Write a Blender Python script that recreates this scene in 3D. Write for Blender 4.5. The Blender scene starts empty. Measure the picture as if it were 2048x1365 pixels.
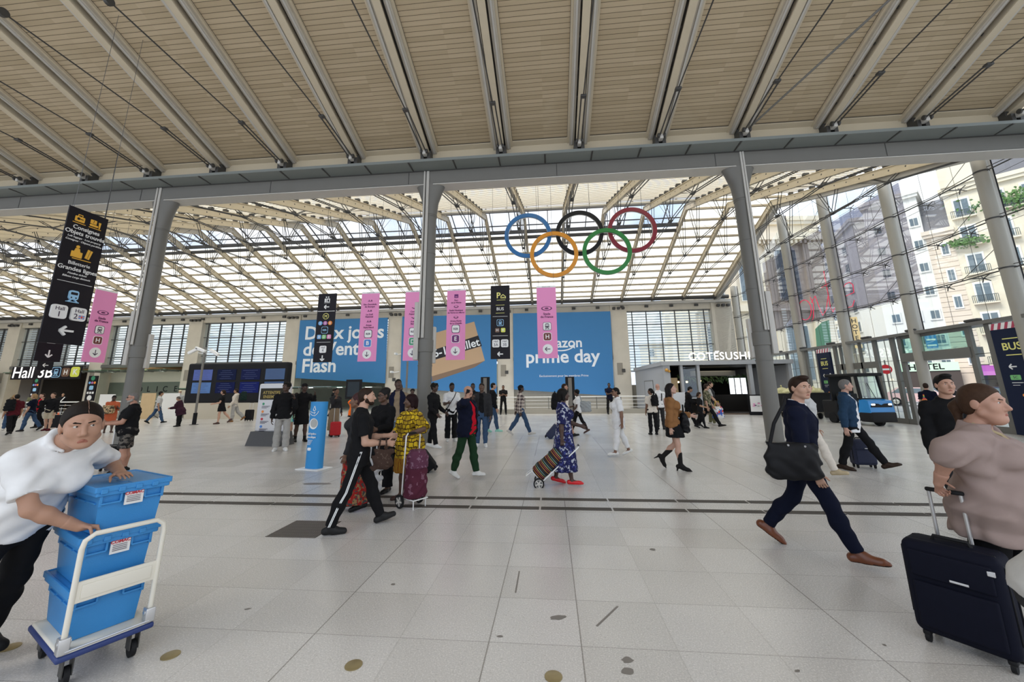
import bpy, bmesh, math, random
import numpy as np
from mathutils import Vector, Matrix
random.seed(7)
SC = bpy.context.scene
COL = SC.collection
R = math.radians
# ---------------------------------------------------------------- camera, world, lights, exposure
cam_d = bpy.data.cameras.new('camera'); CAM = bpy.data.objects.new('camera', cam_d); COL.objects.link(CAM)
def cam_matrix(yaw, pitch, roll, loc):
    cy, sy, cp, sp = math.cos(yaw), math.sin(yaw), math.cos(pitch), math.sin(pitch)
    f = Vector((sy*cp, cy*cp, sp)); r = Vector((cy, -sy, 0)); u = r.cross(f)
    cr, sr = math.cos(roll), math.sin(roll)
    r2 = cr*r + sr*u; u2 = -sr*r + cr*u
    m = Matrix((r2, u2, -f)).transposed().to_4x4(); m.translation = loc
    return m
CAM.matrix_world = cam_matrix(-0.09391626, 0.20822697, -0.01085575, Vector((0, 0, 1.65)))
cam_d.sensor_width = 36.0; cam_d.lens = 14.003; cam_d.shift_y = -0.03515
cam_d.clip_start = 0.05; cam_d.clip_end = 600
SC.camera = CAM
SC.view_settings.view_transform = 'Standard'; SC.view_settings.look = 'None'
SC.view_settings.gamma = 1.0; SC.view_settings.use_curve_mapping = False
SC.view_settings.exposure = 0.55
SC.cycles.use_denoising = True
SC.cycles.max_bounces = 10; SC.cycles.diffuse_bounces = 5; SC.cycles.glossy_bounces = 4
SC.cycles.transmission_bounces = 6; SC.cycles.transparent_max_bounces = 12
SC.cycles.sample_clamp_indirect = 6.0; SC.cycles.caustics_reflective = False; SC.cycles.caustics_refractive = False

W = bpy.data.worlds.new('sky'); SC.world = W; W.use_nodes = True
nt = W.node_tree; nt.nodes.clear()
_o = nt.nodes.new('ShaderNodeOutputWorld'); _b = nt.nodes.new('ShaderNodeBackground')
_tc = nt.nodes.new('ShaderNodeTexCoord'); _n = nt.nodes.new('ShaderNodeTexNoise'); _r = nt.nodes.new('ShaderNodeValToRGB')
_n.inputs['Scale'].default_value = 3.2; _n.inputs['Detail'].default_value = 6; _n.inputs['Roughness'].default_value = 0.55
_r.color_ramp.elements[0].position = 0.36; _r.color_ramp.elements[0].color = (0.52, 0.68, 0.92, 1)
_r.color_ramp.elements[1].position = 0.58; _r.color_ramp.elements[1].color = (0.95, 0.97, 1.0, 1)
nt.links.new(_tc.outputs['Generated'], _n.inputs['Vector']); nt.links.new(_n.outputs['Fac'], _r.inputs['Fac'])
nt.links.new(_r.outputs['Color'], _b.inputs['Color']); nt.links.new(_b.outputs['Background'], _o.inputs['Surface'])
_b.inputs['Strength'].default_value = 1.15

def lamp(name, kind, loc, energy, color=(1, 1, 1), rot=(0, 0, 0), **kw):
    d = bpy.data.lights.new(name, kind); d.energy = energy; d.color = color
    for k, v in kw.items(): setattr(d, k, v)
    o = bpy.data.objects.new(name, d); COL.objects.link(o); o.location = loc; o.rotation_euler = rot
    return o
SUN = lamp('sun', 'SUN', (0, 0, 40), 2.6, (1, 0.96, 0.88), (R(16), R(-32), 0), angle=R(25))

# ---------------------------------------------------------------- tagging
def tag(o, label=None, cat=None, group=None, kind=None):
    if label: o['label'] = label
    if cat: o['category'] = cat
    if group: o['group'] = group
    if kind: o['kind'] = kind
    return o
def empty(name, loc=(0, 0, 0), rz=0.0, label=None, cat=None, group=None, kind=None):
    o = bpy.data.objects.new(name, None); COL.objects.link(o); o.location = loc; o.rotation_euler = (0, 0, rz)
    o.empty_display_size = 0.1
    return tag(o, label, cat, group, kind)

# ---------------------------------------------------------------- materials
MATS = {}
def new_mat(name):
    m = bpy.data.materials.new(name); m.use_nodes = True
    return m, m.node_tree, m.node_tree.nodes['Principled BSDF']
def mat(name, col, rough=0.6, metal=0.0, spec=0.5, var=0.0, vscale=8.0, bump=0.0, bscale=40.0, emit=None, estr=0.0, alpha=None):
    if name in MATS: return MATS[name]
    m, t, b = new_mat(name)
    c = (col[0], col[1], col[2], 1)
    b.inputs['Base Color'].default_value = c; b.inputs['Roughness'].default_value = rough
    b.inputs['Metallic'].default_value = metal; b.inputs['Specular IOR Level'].default_value = min(spec, 0.15) if max(col[:3]) < 0.05 else spec
    tc = None
    if var or bump:
        tc = t.nodes.new('ShaderNodeTexCoord')
    if var:
        n = t.nodes.new('ShaderNodeTexNoise'); n.inputs['Scale'].default_value = vscale; n.inputs['Detail'].default_value = 5
        t.links.new(tc.outputs['Object'], n.inputs['Vector'])
        mx = t.nodes.new('ShaderNodeMix'); mx.data_type = 'RGBA'
        mx.inputs['A'].default_value = tuple(x*(1-var) for x in col[:3]) + (1,)
        mx.inputs['B'].default_value = tuple(min(1, x*(1+var)) for x in col[:3]) + (1,)
        t.links.new(n.outputs['Fac'], mx.inputs['Factor']); t.links.new(mx.outputs['Result'], b.inputs['Base Color'])
    if bump:
        n2 = t.nodes.new('ShaderNodeTexNoise'); n2.inputs['Scale'].default_value = bscale; n2.inputs['Detail'].default_value = 3
        t.links.new(tc.outputs['Object'], n2.inputs['Vector'])
        bp = t.nodes.new('ShaderNodeBump'); bp.inputs['Strength'].default_value = bump; bp.inputs['Distance'].default_value = 0.01
        t.links.new(n2.outputs['Fac'], bp.inputs['Height']); t.links.new(bp.outputs['Normal'], b.inputs['Normal'])
    if emit:
        b.inputs['Emission Color'].default_value = (*emit, 1); b.inputs['Emission Strength'].default_value = estr
    MATS[name] = m
    return m
def srgb(r, g, b):
    f = lambda c: (c/255/12.92 if c/255 <= 0.04045 else ((c/255+0.055)/1.055)**2.4)
    return (f(r), f(g), f(b))
def math_node(t, op, a, b=None):
    n = t.nodes.new('ShaderNodeMath'); n.operation = op
    for i, v in enumerate((a, b)):
        if v is None: continue
        if isinstance(v, (int, float)): n.inputs[i].default_value = v
        else: t.links.new(v, n.inputs[i])
    return n.outputs[0]
def rgb_mix(t, fac, a, b):
    n = t.nodes.new('ShaderNodeMix'); n.data_type = 'RGBA'
    for k, v in (('Factor', fac), ('A', a), ('B', b)):
        if isinstance(v, (int, float)): n.inputs[k].default_value = v
        elif isinstance(v, tuple): n.inputs[k].default_value = v if len(v) == 4 else (*v, 1)
        else: t.links.new(v, n.inputs[k])
    return n.outputs['Result']
def translucent_mat(name, col, trans=0.75):
    if name in MATS: return MATS[name]
    m = bpy.data.materials.new(name); m.use_nodes = True; t = m.node_tree; t.nodes.clear()
    o = t.nodes.new('ShaderNodeOutputMaterial'); tr = t.nodes.new('ShaderNodeBsdfTranslucent'); d = t.nodes.new('ShaderNodeBsdfDiffuse')
    mx = t.nodes.new('ShaderNodeMixShader'); mx.inputs['Fac'].default_value = trans
    tr.inputs['Color'].default_value = (*col, 1); d.inputs['Color'].default_value = (*col, 1)
    t.links.new(d.outputs[0], mx.inputs[1]); t.links.new(tr.outputs[0], mx.inputs[2]); t.links.new(mx.outputs[0], o.inputs[0])
    MATS[name] = m; return m
def glass_mat(name, col=(1, 1, 1), refl=0.06, rough=0.02, graze=0.16):
    if name in MATS: return MATS[name]
    m = bpy.data.materials.new(name); m.use_nodes = True; t = m.node_tree; t.nodes.clear()
    o = t.nodes.new('ShaderNodeOutputMaterial'); tr = t.nodes.new('ShaderNodeBsdfTransparent'); g = t.nodes.new('ShaderNodeBsdfGlossy')
    fr = t.nodes.new('ShaderNodeLayerWeight'); fr.inputs['Blend'].default_value = 0.25
    mx = t.nodes.new('ShaderNodeMixShader')
    tr.inputs['Color'].default_value = (*col, 1); g.inputs['Roughness'].default_value = rough; g.inputs['Color'].default_value = (0.9, 0.95, 1, 1)
    k = math_node(t, 'MULTIPLY_ADD', fr.outputs['Fresnel'], graze); k.node.inputs[2].default_value = refl
    t.links.new(k, mx.inputs['Fac']); t.links.new(tr.outputs[0], mx.inputs[1]); t.links.new(g.outputs[0], mx.inputs[2]); t.links.new(mx.outputs[0], o.inputs[0])
    MATS[name] = m; return m

# ---------------------------------------------------------------- mesh building
class MB:
    def __init__(s): s.v = []; s.f = []; s.mi = []; s.mats = []; s.cur = 0
    def use(s, m):
        if m not in s.mats: s.mats.append(m)
        s.cur = s.mats.index(m); return s
    def add(s, vs, fs):
        o = len(s.v); s.v += [tuple(v) for v in vs]; s.f += [tuple(i+o for i in f) for f in fs]; s.mi += [s.cur]*len(fs); return s
    def box(s, c, d, rz=0.0, rot=None):
        x, y, z = d[0]/2, d[1]/2, d[2]/2
        vs = [Vector((sx*x, sy*y, sz*z)) for sz in (-1, 1) for sx, sy in ((-1, -1), (1, -1), (1, 1), (-1, 1))]
        m = rot if rot is not None else Matrix.Rotation(rz, 3, 'Z')
        vs = [m @ v + Vector(c) for v in vs]
        return s.add(vs, [(3, 2, 1, 0), (4, 5, 6, 7), (0, 1, 5, 4), (1, 2, 6, 5), (2, 3, 7, 6), (3, 0, 4, 7)])
    def bb(s, lo, hi):
        return s.box([(a+b)/2 for a, b in zip(lo, hi)], [abs(b-a) for a, b in zip(lo, hi)])
    def rbox(s, c, d, r=0.02, rz=0.0, rot=None, seg=3):
        bm = bmesh.new(); bmesh.ops.create_cube(bm, size=1)
        for v in bm.verts: v.co = Vector((v.co.x*d[0], v.co.y*d[1], v.co.z*d[2]))
        bmesh.ops.bevel(bm, geom=bm.edges[:], offset=min(r, min(d)*0.49), segments=seg, affect='EDGES', profile=0.5)
        m = rot if rot is not None else Matrix.Rotation(rz, 3, 'Z')
        bm.verts.index_update()
        s.add([m @ v.co + Vector(c) for v in bm.verts], [[v.index for v in f.verts] for f in bm.faces]); bm.free(); return s
    def beam(s, a, b, w, h, up=(0, 0, 1)):
        a, b = Vector(a), Vector(b); d = (b-a).normalized(); u = Vector(up)
        sd = d.cross(u)
        if sd.length < 1e-5: sd = d.cross(Vector((0, 1, 0)))
        sd.normalize(); u = sd.cross(d).normalized()
        vs = [p + sd*sx*w/2 + u*sy*h/2 for p in (a, b) for sx, sy in ((-1, -1), (1, -1), (1, 1), (-1, 1))]
        return s.add(vs, [(0, 1, 2, 3), (7, 6, 5, 4), (0, 4, 5, 1), (1, 5, 6, 2), (2, 6, 7, 3), (3, 7, 4, 0)])
    def tube(s, pts, r, n=8, caps=True):
        pts = [Vector(p) for p in pts]; rs = r if isinstance(r, (list, tuple)) else [r]*len(pts)
        base = len(s.v); vs = []; fs = []
        prev = None
        for i, p in enumerate(pts):
            d = (pts[min(i+1, len(pts)-1)] - pts[max(i-1, 0)]).normalized()
            if prev is None:
                u = d.cross(Vector((0, 0, 1)))
                if u.length < 1e-4: u = d.cross(Vector((0, 1, 0)))
            else:
                u = prev - d*prev.dot(d)
                if u.length < 1e-5: u = d.cross(Vector((0, 0, 1)))
            u.normalize(); prev = u; w = d.cross(u)
            for k in range(n):
                a = 2*math.pi*k/n; vs.append(p + (u*math.cos(a) + w*math.sin(a))*rs[i])
        for i in range(len(pts)-1):
            for k in range(n):
                k2 = (k+1) % n; fs.append((i*n+k, i*n+k2, (i+1)*n+k2, (i+1)*n+k))
        if caps: fs.append(tuple(range(n-1, -1, -1))); fs.append(tuple((len(pts)-1)*n+k for k in range(n)))
        return s.add(vs, fs)
    def lathe(s, c, prof, n=24, axis='Z'):
        vs = []; fs = []; c = Vector(c)
        for r, z in prof:
            for k in range(n):
                a = 2*math.pi*k/n
                p = Vector((r*math.cos(a), r*math.sin(a), z))
                if axis == 'X': p = Vector((p.z, p.x, p.y))
                if axis == 'Y': p = Vector((p.x, p.z, p.y))
                vs.append(c + p)
        for i in range(len(prof)-1):
            for k in range(n):
                k2 = (k+1) % n; fs.append((i*n+k, i*n+k2, (i+1)*n+k2, (i+1)*n+k))
        fs.append(tuple(range(n-1, -1, -1))); fs.append(tuple((len(prof)-1)*n+k for k in range(n)))
        return s.add(vs, fs)
    def prism(s, poly, y0, y1):     # poly of (x, z) counter-clockwise seen from -y, extruded along y
        n = len(poly); vs = [(x, y0, z) for x, z in poly] + [(x, y1, z) for x, z in poly]
        fs = [tuple(range(n)), tuple(range(2*n-1, n-1, -1))] + [(i, i+n, (i+1) % n + n, (i+1) % n) for i in range(n)]
        return s.add(vs, fs)
    def xprism(s, poly, x0, x1):    # poly of (y, z) extruded along x
        n = len(poly); vs = [(x0, y, z) for y, z in poly] + [(x1, y, z) for y, z in poly]
        fs = [tuple(range(n)), tuple(range(2*n-1, n-1, -1))] + [(i, i+n, (i+1) % n + n, (i+1) % n) for i in range(n)]
        return s.add(vs, fs)
    def sphere(s, c, r, n=12, sc=(1, 1, 1)):
        prof = [(max(1e-4, r*math.sin(math.pi*i/n)), -r*math.cos(math.pi*i/n)) for i in range(n+1)]
        o = len(s.v); s.lathe((0, 0, 0), prof, n=2*n)
        for i in range(o, len(s.v)):
            v = s.v[i]; s.v[i] = (v[0]*sc[0]+c[0], v[1]*sc[1]+c[1], v[2]*sc[2]+c[2])
        return s
    def build(s, name, m=None, parent=None, smooth=False, loc=None, rz=None, kind=None):
        me = bpy.data.meshes.new(name); me.from_pydata(s.v, [], s.f)
        if m is not None: me.materials.append(m)
        else:
            for x in s.mats: me.materials.append(x)
            me.polygons.foreach_set('material_index', s.mi)
        bm = bmesh.new(); bm.from_mesh(me); bmesh.ops.recalc_face_normals(bm, faces=bm.faces[:]); bm.to_mesh(me); bm.free()
        o = bpy.data.objects.new(name, me); COL.objects.link(o)
        if smooth:
            me.polygons.foreach_set('use_smooth', [True]*len(me.polygons))
            try: me.set_sharp_from_angle(angle=R(40))
            except Exception: pass
        if parent is not None: o.parent = parent
        if loc is not None: o.location = loc
        if rz is not None: o.rotation_euler = (0, 0, rz)
        if kind: o['kind'] = kind
        return o
def struct(name, mb, m=None, smooth=False, parent=None):
    return mb.build(name, m, parent, smooth, kind='structure' if parent is None else None)
def copy_tree(o, parent=None):
    c = o.copy(); COL.objects.link(c)
    if parent is not None: c.parent = parent
    for ch in [x for x in bpy.data.objects if x.parent == o]: copy_tree(ch, c)
    return c

# ---------------------------------------------------------------- text as mesh
def text_mesh(s, size, bold=0.0, align='CENTER', shear=0.0, spacing=1.0, extrude=0.003):
    cu = bpy.data.curves.new('lettering', 'FONT'); cu.body = s; cu.size = size; cu.align_x = align; cu.align_y = 'CENTER'
    cu.offset = bold*size; cu.shear = shear; cu.extrude = extrude; cu.space_character = spacing; cu.resolution_u = 3
    ob = bpy.data.objects.new('lettering', cu); COL.objects.link(ob)
    bpy.context.view_layer.update()
    dg = bpy.context.evaluated_depsgraph_get()
    me = bpy.data.meshes.new_from_object(ob.evaluated_get(dg))
    vs = [tuple(v.co) for v in me.vertices]; fs = [tuple(p.vertices) for p in me.polygons]
    bpy.data.meshes.remove(me); bpy.data.objects.remove(ob); bpy.data.curves.remove(cu)
    return vs, fs
class Panel:
    """flat graphics on the -Y face of a board: u to the right, v up; parts are collected by name and material"""
    def __init__(s, parent, y=0.0): s.p = parent; s.y = y; s.parts = {}; s.k = 0
    def _mb(s, name, m):
        return s.parts.setdefault((name, m.name), (MB(), m))[0]
    def _y(s): s.k += 1; return s.y - 0.004 - 0.0006*s.k
    def poly(s, name, m, pts):
        y = s._y(); s._mb(name, m).prism(pts, y, s.y+0.001); return s
    def rect(s, name, m, u, v, w, h): return s.poly(name, m, [(u-w/2, v-h/2), (u+w/2, v-h/2), (u+w/2, v+h/2), (u-w/2, v+h/2)])
    def rrect(s, name, m, u, v, w, h, r):
        pts = []
        for cx, cz, a0 in ((u+w/2-r, v-h/2+r, -90), (u+w/2-r, v+h/2-r, 0), (u-w/2+r, v+h/2-r, 90), (u-w/2+r, v-h/2+r, 180)):
            for k in range(5): a = R(a0+22.5*k); pts.append((cx+r*math.cos(a), cz+r*math.sin(a)))
        return s.poly(name, m, pts)
    def disc(s, name, m, u, v, r, n=28, sx=1.0): return s.poly(name, m, [(u+r*sx*math.cos(2*math.pi*k/n), v+r*math.sin(2*math.pi*k/n)) for k in range(n)])
    def line(s, name, m, a, b, w):
        d = Vector((b[0]-a[0], b[1]-a[1])).normalized(); n = Vector((-d.y, d.x))*w/2
        return s.poly(name, m, [(a[0]-n.x, a[1]-n.y), (b[0]-n.x, b[1]-n.y), (b[0]+n.x, b[1]+n.y), (a[0]+n.x, a[1]+n.y)][::1])
    def arrow(s, m, u, v, L, ang, w):
        d = Vector((math.cos(R(ang)), math.sin(R(ang)))); t = Vector((u, v)) + d*L/2; b = Vector((u, v)) - d*L/2
        s.line('arrow', m, b, t, w)
        for sg in (-1, 1):
            e = Vector((math.cos(R(ang+sg*135)), math.sin(R(ang+sg*135))))
            s.line('arrow', m, t - d*w*0.0, t + e*L*0.55, w)
        return s
    def text(s, m, txt, u, v, size, bold=0.0, align='CENTER', name='lettering', shear=0.0, spacing=1.0):
        vs, fs = text_mesh(txt, size, bold, align, shear, spacing)
        y = s._y(); s._mb(name, m).add([(u+a, y - c, v+b) for a, b, c in vs], fs); return s
    def train(s, m, bg, u, v, h):
        s.rrect('icon', m, u, v+h*0.08, h*0.62, h*0.72, h*0.16); s.rrect('icon', bg, u, v+h*0.2, h*0.46, h*0.2, h*0.05)
        for sg in (-1, 1):
            s.disc('icon', bg, u+sg*h*0.15, v-h*0.12, h*0.055, 10); s.line('icon', m, (u+sg*h*0.12, v-h*0.3), (u+sg*h*0.3, v-h*0.46), h*0.08)
        s.rect('icon', m, u, v-h*0.46, h*0.8, h*0.06); return s
    def done(s):
        for (n, _), (mb, m) in s.parts.items(): mb.build(n if n in ('lettering', 'smile') else n+'_marking', m, s.p)
# ================================================================= THE SETTING
CONC = mat('concrete', (0.60, 0.55, 0.46), 0.85, var=0.12, vscale=1.3, bump=0.25, bscale=9)
STEEL = mat('grey_steel', (0.150, 0.145, 0.130), 0.5, var=0.06, vscale=2)
STEEL_D = mat('dark_steel', (0.05, 0.048, 0.045), 0.5)
RAFT = mat('cream_paint', (0.54, 0.465, 0.34), 0.55, var=0.08, vscale=3)
PALE = mat('pale_grey_paint', (0.52, 0.50, 0.46), 0.5, var=0.05, vscale=3)
WHITE = mat('white_paint', (0.85, 0.85, 0.84), 0.45)
BLACK = mat('black_matt', (0.012, 0.012, 0.014), 0.5)
GLASS = glass_mat('clear_glass', (0.93, 0.965, 0.955), 0.03)
GREENGLASS = glass_mat('green_glass', (0.62, 0.80, 0.72), 0.10)
TINT = glass_mat('tinted_glass', (0.58, 0.565, 0.61), 0.0, 0.02, 0.045)

# ---- floor
def floor_material():
    m, t, b = new_mat('terrazzo_floor')
    tc = t.nodes.new('ShaderNodeTexCoord'); sp = t.nodes.new('ShaderNodeSeparateXYZ'); t.links.new(tc.outputs['Object'], sp.inputs[0])
    u = math_node(t, 'DIVIDE', math_node(t, 'ADD', sp.outputs[0], 60.343), 0.611); v = math_node(t, 'DIVIDE', math_node(t, 'ADD', sp.outputs[1], 26.09), 0.5825)
    fu, fv = math_node(t, 'FRACT', u), math_node(t, 'FRACT', v)
    iu, iv = math_node(t, 'FLOOR', u), math_node(t, 'FLOOR', v)
    ed = lambda f: math_node(t, 'SUBTRACT', 0.5, math_node(t, 'ABSOLUTE', math_node(t, 'SUBTRACT', f, 0.5)))
    eu, ev = ed(fu), ed(fv)
    jx = math_node(t, 'LESS_THAN', eu, 0.0075); jy = math_node(t, 'LESS_THAN', ev, 0.006)
    cm = t.nodes.new('ShaderNodeCombineXYZ'); t.links.new(iu, cm.inputs[0]); t.links.new(iv, cm.inputs[1])
    wn = t.nodes.new('ShaderNodeTexWhiteNoise'); wn.noise_dimensions = '2D'; t.links.new(cm.outputs[0], wn.inputs['Vector'])
    n1 = t.nodes.new('ShaderNodeTexNoise'); n1.inputs['Scale'].default_value = 95; n1.inputs['Detail'].default_value = 4; n1.inputs['Roughness'].default_value = 0.75
    n2 = t.nodes.new('ShaderNodeTexNoise'); n2.inputs['Scale'].default_value = 0.9; n2.inputs['Detail'].default_value = 4
    vo = t.nodes.new('ShaderNodeTexVoronoi'); vo.inputs['Scale'].default_value = 22; vo.feature = 'F1'
    for n in (n1, n2, vo): t.links.new(tc.outputs['Object'], n.inputs['Vector'])
    base = rgb_mix(t, wn.outputs['Value'], (0.600, 0.575, 0.540), (0.685, 0.662, 0.630))
    mu = t.nodes.new('ShaderNodeMapRange'); mu.inputs[1].default_value = 0.35; mu.inputs[2].default_value = 0.68; mu.inputs[3].default_value = 0.78; mu.inputs[4].default_value = 1.12
    t.links.new(n1.outputs['Fac'], mu.inputs[0])
    m2 = t.nodes.new('ShaderNodeMapRange'); m2.inputs[1].default_value = 0.3; m2.inputs[2].default_value = 0.7; m2.inputs[3].default_value = 0.93; m2.inputs[4].default_value = 1.05
    t.links.new(n2.outputs['Fac'], m2.inputs[0])
    k = math_node(t, 'MULTIPLY', mu.outputs[0], m2.outputs[0])
    vm = t.nodes.new('ShaderNodeVectorMath'); vm.operation = 'SCALE'; t.links.new(base, vm.inputs[0]); t.links.new(k, vm.inputs['Scale'])
    fleck = math_node(t, 'LESS_THAN', vo.outputs['Distance'], 0.13)
    col = rgb_mix(t, math_node(t, 'MULTIPLY', fleck, 0.45), vm.outputs[0], (0.34, 0.32, 0.29))
    # only some joints are dark; the rest are barely visible
    wj = t.nodes.new('ShaderNodeTexWhiteNoise'); wj.noise_dimensions = '2D'
    cj = t.nodes.new('ShaderNodeCombineXYZ'); t.links.new(math_node(t, 'ROUND', u), cj.inputs[0]); t.links.new(math_node(t, 'FLOOR', math_node(t, 'DIVIDE', v, 7)), cj.inputs[1]); t.links.new(cj.outputs[0], wj.inputs['Vector'])
    dk = math_node(t, 'ADD', math_node(t, 'MULTIPLY', math_node(t, 'GREATER_THAN', wj.outputs['Value'], 0.45), 0.55), 0.2)
    j = math_node(t, 'MAXIMUM', math_node(t, 'MULTIPLY', jx, dk), math_node(t, 'MULTIPLY', jy, 0.5))
    t.links.new(rgb_mix(t, j, col, (0.14, 0.12, 0.10)), b.inputs['Base Color'])
    rr = t.nodes.new('ShaderNodeMapRange'); rr.inputs[3].default_value = 0.16; rr.inputs[4].default_value = 0.36
    t.links.new(n1.outputs['Fac'], rr.inputs[0]); t.links.new(rr.outputs[0], b.inputs['Roughness'])
    b.inputs['Specular IOR Level'].default_value = 0.5
    return m
FLOOR = floor_material()
mb = MB(); mb.bb((-60, -8, -0.4), (15.6, 28.0, 0.0)); mb.bb((-60, 28.0, -0.4), (-14.0, 50, 0.0)); mb.bb((6.5, 28.0, -0.4), (15.6, 36, 0))
struct('floor', mb, FLOOR)
struct('floor_lower', MB().bb((-14.2, 28, -4.6), (6.6, 42, -4.5)), CONC)
struct('road', MB().bb((15.6, -30, -0.5), (140, 140, -0.03)), mat('asphalt', (0.30, 0.30, 0.31), 0.9, var=0.15, vscale=1))
struct('pavement', MB().bb((15.6, -10, -0.03), (21.5, 50, 0.0)), mat('paving', (0.52, 0.50, 0.47), 0.85, var=0.1, vscale=2))

# tactile guide strips across the hall
TACT = mat('dark_bronze_strip', (0.065, 0.054, 0.043), 0.55, metal=0.2)
for i, y0 in enumerate((6.09, 6.57)):
    mb = MB()
    for k in range(-26, 16):
        xa = -0.206 + k*1.003 + 0.012
        for q in range(4): mb.bb((xa, y0-0.055+q*0.034, 0.0), (xa+0.975, y0-0.030+q*0.034, 0.006))
        mb.bb((xa, y0-0.055, 0.0), (xa+0.975, y0+0.072, 0.002))
    o = struct('trim_%d' % (i+1), mb, TACT)
# dark grid set in the floor
mb = MB(); gx0, gx1, gy0, gy1 = -3.36, -2.75, 4.79, 5.36
mb.use(mat('grate_gap', (0.03, 0.028, 0.025), 0.8)).bb((gx0, gy0, 0.0), (gx1, gy1, 0.002))
mb.use(mat('grate_metal', (0.16, 0.14, 0.12), 0.5, metal=0.4))
for k in range(24): x = gx0 + (k+0.5)*(gx1-gx0)/24; mb.bb((x-0.008, gy0, 0.0), (x+0.008, gy1, 0.006))
for k in range(7): y = gy0 + k*(gy1-gy0)/6; mb.bb((gx0, y-0.006, 0.0), (gx1, y+0.006, 0.005))
tag(mb.build('floor_grate'), 'dark metal floor grate set flush among the pale tiles', 'grate')
BRASS = mat('brass_disc', (0.36, 0.29, 0.15), 0.42, metal=0.6, var=0.15, vscale=30)
first = None
for i, (x, y, lb) in enumerate(((-2.483, 2.74, 'round brass floor disc beside the loaded cart'), (-1.259, 2.741, 'round brass floor disc between the cart disc and the lowest disc'), (-0.038, 2.737, 'round brass floor disc at the very bottom centre of the floor'), (-3.641, 2.732, 'round brass floor disc by the foot of the woman with the cart'))):
    if first is None:
        first = MB().lathe((0, 0, 0), [(0.001, 0), (0.052, 0.0), (0.052, 0.004), (0.046, 0.006), (0.001, 0.006)], 32).build('floor_disc', BRASS, smooth=True); o = first
    else: o = first.copy(); COL.objects.link(o)
    o.location = (x, y, 0); tag(o, lb, 'floor disc', 'brass discs in the floor')
STAIN = mat('floor_stain', (0.20, 0.18, 0.16), 0.5)
mb = MB()
def blot(x, y, r, sx=1.0, a=0.0):
    pts = []
    for k in range(14):
        t = 2*math.pi*k/14; q = r*(0.8+0.4*random.random()); p = Vector((q*sx*math.cos(t), q*math.sin(t), 0)); p.rotate(Matrix.Rotation(a, 3, 'Z')); pts.append((x+p.x, y+p.y, 0.001))
    mb.add(pts, [tuple(range(14))])
for x, y, r, sx, a in ((-1.42, 3.77, 0.02, 1, 0), (0.42, 2.92, 0.03, 1.2, 0.4), (0.40, 2.82, 0.032, 1.3, 0.1), (0.0, 3.36, 0.03, 2, 0.3), (1.0, 4.7, 0.03, 1, 0), (-0.4, 3.1, 0.012, 2, 0), (2.1, 3.2, 0.012, 1, 1), (-2.4, 3.3, 0.012, 2, .5), (1.4, 2.9, 0.01, 2, .5), (-4.3, 7.4, 0.09, 3.5, 0)): blot(x, y, r, sx, a)
mb.beam((0.27, 3.27, 0.001), (0.46, 3.55, 0.001), 0.016, 0.001); mb.beam((-0.345, 3.70, 0.001), (-0.345, 4.1, 0.001), 0.012, 0.001)
o = mb.build('floor_stain', STAIN); tag(o, 'scuffs and dark spots on the pale floor tiles', 'stain', kind='stuff')

# ---- columns carrying the valley beam
CX = (-14.36, -4.05, 6.38); CY = 12.7
def column(x, boxside):
    mb = MB(); r = 0.225
    mb.use(STEEL).lathe((x, CY, 0), [(r+0.02, 0), (r+0.02, 0.12), (r, 0.13), (r, 2.85), (r+0.025, 2.86), (r+0.025, 3.25), (r, 3.26), (r, 7.6), (r+0.02, 7.62)], 28)
    prof = []
    for k, (h, w, d) in enumerate(((7.6, 0.23, 0.23), (8.1, 0.28, 0.24), (8.5, 0.42, 0.25), (8.74, 0.52, 0.26))): prof.append((h, w, d))
    vs = []; fs = []
    for h, w, d in prof:
        for k in range(20):
            a = 2*math.pi*k/20; vs.append((x + w*abs(math.cos(a))**0.8*math.copysign(1, math.cos(a)), CY + d*math.sin(a), h))
    for i in range(len(prof)-1):
        for k in range(20): fs.append((i*20+k, i*20+(k+1) % 20, (i+1)*20+(k+1) % 20, (i+1)*20+k))
    mb.add(vs, fs)
    for h in (2.4, 4.6, 6.2, 7.55): mb.lathe((x, CY, h), [(r+0.012, 0), (r+0.012, 0.03)], 28)
    for dx, rr in ((-0.13, 0.03), (-0.05, 0.025), (0.02, 0.025)): mb.use(PALE).tube([(x+boxside*abs(dx)+dx*0.2, CY-0.24-rr, 3.3), (x+boxside*abs(dx)+dx*0.2, CY-0.24-rr, 9.2)], rr, 8)
    mb.use(PALE)
    mb.rbox((x+boxside*0.27, CY-0.12, 3.55), (0.16, 0.2, 1.9), 0.02)
    mb.rbox((x-boxside*0.25, CY+0.1, 3.1), (0.10, 0.16, 1.2), 0.02)
    return struct('column', mb, smooth=True)
column(CX[0], -1); column(CX[1], -1); column(CX[2], 1)
# ---- valley beam and gutter
mb = MB(); mb.use(STEEL); xa, xb = -62, 18
mb.xprism([(12.45, 8.73), (12.98, 8.73), (12.98, 9.3), (12.45, 9.3)], xa, xb)
mb.use(PALE).bb((xa, 12.45, 8.70), (xb, 12.98, 8.74))  # paler slab on the underside stands in for light bounced off the floor
for k in range(15): mb.use(STEEL_D).bb((xa+5.2+k*5.2, 12.442, 8.75), (xa+5.22+k*5.2, 12.455, 9.25))
struct('beam', mb)
mb = MB().use(mat('gutter_panel', (0.20, 0.22, 0.21), 0.35)).xprism([(11.9, 9.26), (12.45, 9.24), (12.45, 9.34), (11.9, 9.36)], xa, xb)
for k in range(51): mb.use(STEEL_D).bb((xa+k*1.55, 11.9, 9.235), (xa+0.05+k*1.55, 12.45, 9.27))
mb.use(STEEL_D).bb((xa, 12.44, 9.2), (xb, 12.47, 9.3)); mb.bb((xa, 12.45, 9.3), (xb, 13.0, 9.36))
struct('gutter', mb)
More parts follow.
